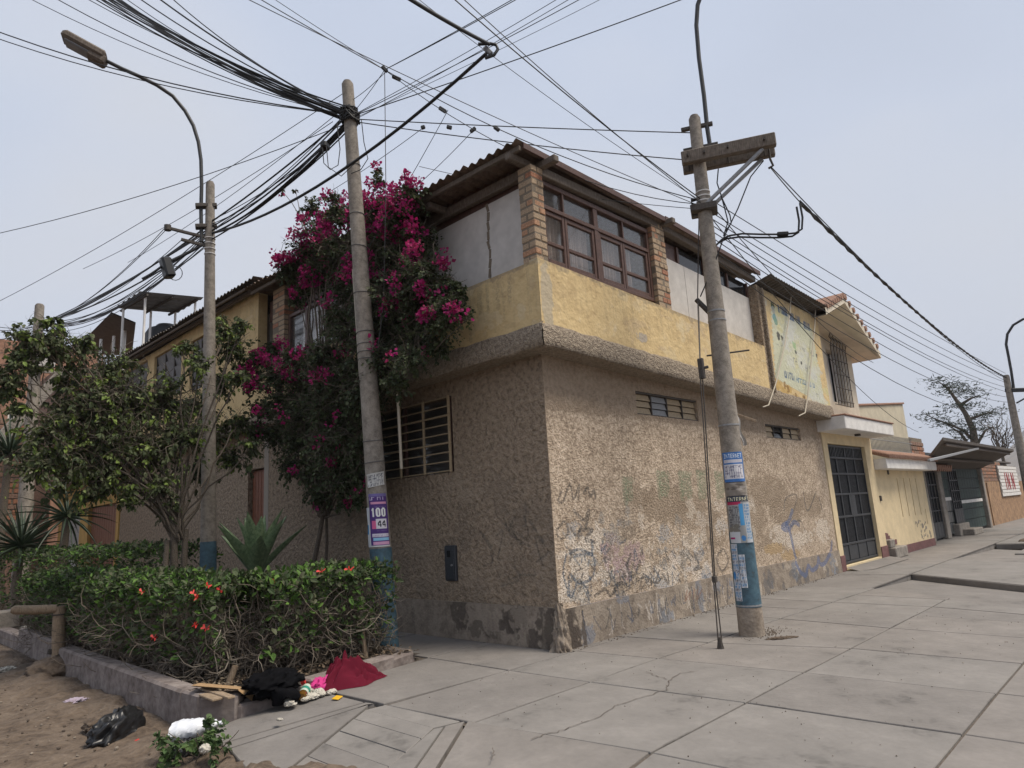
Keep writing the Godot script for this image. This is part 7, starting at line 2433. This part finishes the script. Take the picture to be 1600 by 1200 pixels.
	var dl := scatter("dead_leaves", leaf_mesh("hedge_leaf", 0.27, 0.35, 0.12), mats.twig, self, dt, dc)
	tag(dl, "dry fallen leaves scattered on the dark soil under the hedge", "fallen leaves", "", "stuff")

func big_leaf(called: String, parent: Node3D, m: Material, at: Vector3, az: float, el: float, length: float, half: float, droop: float, trough: float) -> void:
	var key := "big %s %.2f %.2f %.2f" % [called, half, droop, trough]
	if not meshes.has(key):
		var st := Shape.new()
		var prof := [0.75, 0.9, 1.0, 0.95, 0.72, 0.4, 0.03]
		st.sheet(4, 6, func(u, v):
			var k: float = prof[int(round(v * 6.0))] * half
			var s: float = (u - 0.5) * 2.0
			return Vector3(s * k, trough * s * s * prof[int(round(v * 6.0))] - droop * v * v, -v))
		st.sheet(4, 6, func(u, v):
			var k: float = prof[int(round(v * 6.0))] * half
			var s: float = (0.5 - u) * 2.0
			return Vector3(s * k, trough * s * s * prof[int(round(v * 6.0))] - droop * v * v - 0.02 * (1.0 - v) * (1.0 - s * s) - 0.003, -v))
		meshes[key] = st.mesh()
	var b := Basis(Vector3.UP, az) * Basis(Vector3.RIGHT, el)
	piece(called, meshes[key], m, parent, Transform3D(b.scaled_local(Vector3(1, 1, length)), at))

# ================================================================= things lying about
func lump(c: Vector3, r: Vector3, amp: float, sd: int, turn := 0.0, freq := 1.6, flat_y := -INF) -> Shape:
	var f := FastNoiseLite.new()
	f.seed = sd
	f.frequency = freq
	f.fractal_type = FastNoiseLite.FRACTAL_RIDGED
	f.fractal_octaves = 3
	var st := Shape.new()
	var b := Basis(Vector3.UP, turn)
	st.sheet(36, 20, func(u, v):
		var a: float = u * TAU
		var e: float = (v - 0.5) * PI
		var d := Vector3(cos(e) * sin(a), sin(e), cos(e) * cos(a))
		var p := c + b * (d * r * (1.0 + amp * f.get_noise_3dv(d)))
		p.y = maxf(p.y, flat_y)
		return p)
	return st

func litter(called: String, st: Shape, m: Material, label: String, category: String, group := "") -> MeshInstance3D:
	var o := obj(called, st, m)
	tag(o, label, category, group)
	return o

func build_litter() -> void:
	# --- timber rail with its post
	var pb := on_y(91, 1042, -0.1)
	var R := thing("timber_barrier", "weathered round timber post with a short rail over the kerb by the lane", "barrier", pb)
	var st := Shape.new()
	st.tube([pb, beside(92, 985, pb), beside(94, 947, pb)], [0.085, 0.085, 0.08], 14)
	obj("post", st, mats.bare_wood, R)
	st = Shape.new()
	st.tube([beside(88, 951, pb) + Vector3(0, 0, 0.02), beside(55, 953, pb), beside(22, 953, pb), beside(17, 953, pb)], [0.06, 0.065, 0.06, 0.035], 12)
	obj("rail", st, mats.bare_wood, R)
	st = Shape.new()
	clamp_ring(st, beside(92, 960, pb), 0.09, 0.02)
	clamp_ring(st, beside(91, 1028, pb), 0.092, 0.015)
	st.beam(beside(74, 1018, pb), beside(82, 1018, pb), 0.07, 0.07, 0.01)
	obj("strap", st, mats.rust_steel, R)
	litter("footing_block", lump(pb + Vector3(-0.03, -0.02, 0.12), Vector3(0.34, 0.17, 0.36), 0.25, 4, 0.3), mats.dirt, "lump of concrete and earth at the foot of the round timber post", "concrete block")
	var cb := Shape.new()
	cb.obox(Transform3D(Basis(Vector3.UP, 0.2), on_y(4, 975, 0.15) + Vector3(0, 0.08, 0)), Vector3(0.45, 0.34, 0.4), 0.03)
	litter("concrete_block", cb, mats.concrete, "squared concrete block on the kerb end past the timber rail", "concrete block")
	# --- stakes in the hedge
	for q in [[353, 1072, 368, 1040, 0.035, "short split stake leaning in the soil under the hedge by the cardboard"], [572, 1028, 566, 985, 0.03, "peeled stake standing in the hedge end beside the blue pole base"], [210, 1040, 209, 985, 0.05, "dark round stake standing within the twiggy hedge side"]]:
		var s := Shape.new()
		var a := on_y(q[0], q[1], 0.06)
		s.tube([a - Vector3(0, 0.05, 0), beside(q[2], q[3], a)], [q[4] * 1.1, q[4]], 7)
		litter("wooden_stake", s, mats.bare_wood, q[5], "stake")
	# --- folded cardboard over wooden slats
	var card := Shape.new()
	var k0 := on_y(298, 1071, 0.24)
	var k1 := on_y(396, 1096, 0.05)
	var k2 := on_y(422, 1081, 0.11)
	var k3 := on_y(312, 1067, 0.22)
	var k4 := on_y(372, 1077, 0.2)
	var k5 := on_y(380, 1073, 0.18)
	for dy in [0.0, -0.008]:
		var o := Vector3(0, dy, 0)
		var inside := Vector3(-3.2, -5.0 if dy == 0.0 else 9.0, -1)
		card.poly([k0 + o, k4 + o, k5 + o, k3 + o], inside)
		card.poly([k4 + o, k1 + o, k2 + o, k5 + o], inside)
	litter("cardboard", card, grained("cardboard", lin(0.33, 0.21, 0.105), 0.12, 0.7, nz(2, 0.03), 0.9), "folded brown cardboard lying over the broken kerb corner", "cardboard")
	var sl := Shape.new()
	sl.beam(on_y(300, 1078, 0.16), on_y(340, 1093, 0.16), 0.09, 0.02, 0.004)
	sl.beam(on_y(318, 1075, 0.18), on_y(362, 1090, 0.17), 0.07, 0.02, 0.004)
	litter("wood_slats", sl, mats.bare_wood, "thin pale wood slats sticking out under the folded cardboard", "slat")
	# --- cloth heap, from the black trousers to the maroon sheet
	plain("black_cloth", lin(0.006, 0.006, 0.007), 1.0).metallic_specular = 0.15
	plain("maroon_cloth", lin(0.105, 0.010, 0.022), 0.95).metallic_specular = 0.2
	plain("pink_cloth", lin(0.50, 0.03, 0.19), 0.85)
	plain("tissue", lin(0.46, 0.43, 0.37), 0.9)
	plain("red_card", lin(0.55, 0.035, 0.03), 0.6)
	var bt := Shape.new()
	var b0 := on_y(416, 1066, 0.16)
	bt.sheet(20, 24, func(u, v):
		var p: Vector3 = b0.cubic_interpolate(on_y(448, 1094, 0.06), b0 + Vector3(-0.4, 0.1, 0.2), on_y(462, 1100, 0.0), v)
		var a: float = u * TAU
		var r := (0.12 + 0.03 * sin(v * 8.0)) * (1.0 + 0.18 * sin(a * 3.0 + v * 9.0)) * sqrt(maxf(0.05, 1.0 - pow(absf(v - 0.5) * 2.0, 4.0)))
		return p + Vector3(cos(a) * r, maxf(-0.05, sin(a) * r * 0.75), cos(a) * r * 0.4 + sin(a) * 0.02))
	litter("black_clothes", bt, mats.black_cloth, "heap of black clothes slumped over the kerb beside the red card box", "clothes")
	litter("black_clothes", lump(on_y(425, 1068, 0.17), Vector3(0.26, 0.10, 0.18), 0.5, 9, 0.4), mats.black_cloth, "black garment lying on the soil behind the kerb", "clothes")
	var mc := on_y(548, 1068, 0.0)
	var ff := FastNoiseLite.new()
	ff.seed = 77
	ff.frequency = 3.2
	ff.fractal_type = FastNoiseLite.FRACTAL_RIDGED
	ff.fractal_octaves = 3
	var ms := Shape.new()
	var along_d := (on_y(586, 1060) - on_y(520, 1078)).normalized()
	var deep_d := Vector3(-along_d.z, 0, along_d.x)
	var folds := []
	for k in 26:
		var fa := Vector2(rng.randf_range(-0.8, 0.8), rng.randf_range(-0.8, 0.8))
		var fd := Vector2.from_angle(rng.randf_range(-0.9, 1.3)) * rng.randf_range(0.3, 0.8)
		folds.append([fa - fd, fa + fd, rng.randf_range(-0.06, 0.07), rng.randf_range(0.03, 0.075)])
	ms.sheet(110, 60, func(u, v):
		var a: float = u * TAU
		var q = Vector2(cos(a), sin(a)) * v
		var flat_p = mc + along_d * q.x * (0.36 + 0.05 * sin(a * 3.0) + 0.06 * ff.get_noise_2d(a, 4.0)) + deep_d * q.y * (0.22 + 0.03 * sin(a * 5.0))
		var h = 0.2 * pow(1.0 - v * v, 1.0) * (1.0 - 0.35 * q.x)
		for w in folds:
			var sp: Vector2 = Geometry2D.get_closest_point_to_segment(q, w[0], w[1])
			h += w[2] * exp(-pow(q.distance_to(sp) / w[3], 2.0)) * (1.0 - pow(v, 5.0))
		h += 0.035 * sin(a * 9.0 + 2.5 * sin(a * 2.0) + v * 3.0) * v * (1.0 - v * v) * 2.0
		h += 0.02 * ff.get_noise_2d(flat_p.x * 1.2, flat_p.z * 1.2) * (1.0 - pow(v, 6.0))
		return flat_p + Vector3(0, maxf(0.006, h), 0))
	litter("maroon_sheet", ms, mats.maroon_cloth, "crumpled maroon cloth heaped on the pavement at the kerb", "cloth")
	litter("pink_cloth", lump(on_y(506, 1073, 0.03), Vector3(0.12, 0.07, 0.1), 0.7, 12, 0.3, 2.2, 0.0), mats.pink_cloth, "crumpled bright pink cloth between the tissues and the maroon cloth", "cloth")
	var rc := Shape.new()
	rc.obox(Transform3D(Basis.from_euler(Vector3(0.5, -0.6, 0.25)), on_y(465, 1069, 0.08)), Vector3(0.16, 0.11, 0.05), 0.004)
	var rco := litter("red_card_box", rc, mats.red_card, "small red card packet with a white label by the bottle", "packet")
	var rl := Shape.new()
	rl.obox(Transform3D(Basis.from_euler(Vector3(0.5, -0.6, 0.25)), on_y(467, 1069, 0.085) + Vector3(-0.012, 0.012, 0.022)), Vector3(0.03, 0.055, 0.004))
	obj("label", rl, mats.tissue, rco)
	var bo0 := on_y(471, 1089, 0.045)
	var bo1 := on_y(484, 1068, 0.055)
	var BO := thing("bottle", "small bottle with green and white label and a gold cap beside the tissues", "bottle", bo0)
	var bs := Shape.new()
	bs.tube([bo0, bo0.lerp(bo1, 0.03), bo0.lerp(bo1, 0.68), bo0.lerp(bo1, 0.8), bo0.lerp(bo1, 0.86)], [0.03, 0.045, 0.045, 0.03, 0.02], 14)
	obj("glass", bs, plain("amber_glass", lin(0.12, 0.06, 0.012), 0.15), BO)
	bs = Shape.new()
	bs.tube([bo0.lerp(bo1, 0.16), bo0.lerp(bo1, 0.62)], 0.047, 14, false)
	obj("label", bs, plain("bottle_label", lin(0.46, 0.55, 0.47), 0.6), BO)
	bs = Shape.new()
	bs.tube([bo0.lerp(bo1, 0.3), bo0.lerp(bo1, 0.45)], 0.049, 14, false)
	obj("label_band", bs, plain("bottle_band", lin(0.02, 0.24, 0.17), 0.6), BO)
	bs = Shape.new()
	bs.tube([bo0.lerp(bo1, 0.82), bo1], [0.027, 0.027], 12)
	obj("cap", bs, plain("gold_cap", lin(0.38, 0.25, 0.03), 0.5), BO)
	for k in 9:
		var q: Array = [[492, 1074, 0.05], [498, 1082, 0.05], [486, 1088, 0.045], [478, 1092, 0.03], [502, 1084, 0.035], [488, 1080, 0.04], [518, 1081, 0.035], [452, 1098, 0.055], [438, 1089, 0.04]][k]
		litter("tissue", lump(on_y(q[0], q[1], 0.02), Vector3(q[2] * 1.4, q[2] * 0.55, q[2] * 0.9), 0.6, 20 + k, k * 1.1, 1.4, 0.0), mats.tissue, "crumpled off-white tissue in the litter at the kerb" if k < 7 else "crumpled white scrap lying against the black clothes", "tissue", "tissues in the kerb litter" if k < 7 else "white scraps by the black clothes")
	var yw := Shape.new()
	yw.obox(Transform3D(Basis.from_euler(Vector3(0.1, 0.5, 0.1)), on_y(527, 1090, 0.012)), Vector3(0.09, 0.008, 0.07), 0.003)
	litter("yellow_wrapper", yw, plain("yellow_print", lin(0.62, 0.36, 0.015), 0.6), "small yellow wrapper lying on the slab joint", "wrapper")
	# --- bags near the lane
	litter("black_bag", lump(on_y(183, 1142, -0.1), Vector3(0.27, 0.15, 0.14), 0.45, 30, 0.75, 1.5, -0.17), mats.black_plastic, "crumpled shiny black plastic bag on the dirt below the kerb", "plastic bag")
	litter("black_bag", lump(on_y(288, 1174, -0.1), Vector3(0.11, 0.09, 0.09), 0.4, 31, 0.2, 1.9, -0.17), mats.black_plastic, "black plastic bag caught in the weed under the white sack", "plastic bag")
	litter("dirt_lump", lump(on_y(160, 1132, -0.12), Vector3(0.12, 0.07, 0.16), 0.3, 32, 0.6), mats.dirt, "smooth lump of earth beside the black bag on the dirt", "earth lump")
	var s0 := on_y(270, 1146, 0.02)
	var s1 := on_y(347, 1129, 0.07)
	var sk := Shape.new()
	var up := Vector3.UP
	var sd := (s1 - s0).normalized()
	var ac := sd.cross(up).normalized()
	var sn := FastNoiseLite.new()
	sn.seed = 3
	sn.frequency = 4.0
	sk.sheet(28, 22, func(u, v):
		var a: float = u * TAU
		var w: float = [0.105, 0.11, 0.105, 0.1, 0.095, 0.085, 0.06, 0.04, 0.045, 0.02][mini(9, int(v * 9.999))]
		var r := w * (1.0 + 0.12 * sn.get_noise_2d(cos(a) * 1.5 + v * 3.0, sin(a) * 1.5))
		return s0.lerp(s1, v) + ac * cos(a) * r * 1.05 + up * sin(a) * r * 0.8)
	litter("white_sack", sk, plain("white_plastic", lin(0.66, 0.68, 0.72), 0.35), "crumpled white plastic sack lying across the ramp end above the weed", "plastic sack")
	litter("white_scrap", lump(on_y(320, 1170, 0.06), Vector3(0.03, 0.025, 0.03), 0.6, 33), mats.tissue, "white paper scrap stuck on the weed leaves", "paper scrap")
	for q in [[118, 1096, 0.09, 40, "pale lilac paper scrap trodden into the dirt lane"], [6, 1048, 0.12, 41, "crumpled white plastic scrap on the dirt by the lane edge"], [215, 1158, 0.03, 42, "tiny red wrapper on the dirt near the black bag"], [437, 1124, 0.025, 43, "small white scrap on the ramp wing"], [40, 980, 0.06, 44, "white paper scrap on the soil behind the timber rail"]]:
		litter("paper_scrap", lump(on_y(q[0], q[1], -0.13 if q[0] < 300 and q[1] > 1000 else (0.01 if q[0] > 300 else 0.1)), Vector3(q[2], q[2] * 0.3, q[2] * 0.7), 0.8, q[3], q[3] * 0.7, 2.2), mats.red_card if q[3] == 42 else (plain("lilac_paper", lin(0.36, 0.3, 0.36), 0.9) if q[3] == 40 else mats.tissue), q[4], "paper scrap")
	# --- earth washed out round the pole foot
	litter("earth_patch", lump(on_y(1222, 997, 0.0), Vector3(0.14, 0.009, 0.05), 0.9, 51, -0.6, 2.6, -0.002), mats.dirt, "thin patch of dark earth on the slabs at the foot of the cross-arm pole", "earth patch")
	# --- grit and earth at the wall foot and on the slabs
	var tf := []
	var co := []
	var pm := Shape.new()
	pm.obox(Transform3D(), Vector3(1, 0.6, 0.8), 0.25)
	for k in 1500:
		var p: Vector3
		var z := rng.randf_range(0.006, 0.022)
		match k % 5:
			0: p = Vector3(rng.randf_range(-0.1, 9.0), 0.004, 0.06 + absf(rng.randfn()) * 0.06)
			1: p = Vector3(rng.randf_range(-4.4, -3.2), -0.13 + rng.randf() * 0.04, rng.randf_range(0.6, 1.9))
			2: p = Vector3(rng.randf_range(-6.0, -3.9), -0.15 + rng.randf() * 0.03, rng.randf_range(-7.0, 1.0)); z *= 1.6
			3: p = Vector3(2.05 + rng.randfn() * 0.2, 0.002, 1.62 + rng.randfn() * 0.1); z *= 0.8
			_: p = Vector3(rng.randf_range(-2.5, 4.5), 0.003, rng.randf_range(0.0, 4.2)); z *= 0.55
		tf.append(Transform3D(Basis.from_euler(Vector3(rng.randf() * 6.0, rng.randf() * 6.0, 0)).scaled(Vector3.ONE * z), p))
		co.append(mixed([lin(0.12, 0.09, 0.065), lin(0.2, 0.165, 0.13), lin(0.08, 0.06, 0.045)]))
	var gr := scatter("grit", pm.mesh(), mats.twig, self, tf, co)
	tag(gr, "brown grit and crumbs of earth strewn on pavement and dirt", "grit", "", "stuff")
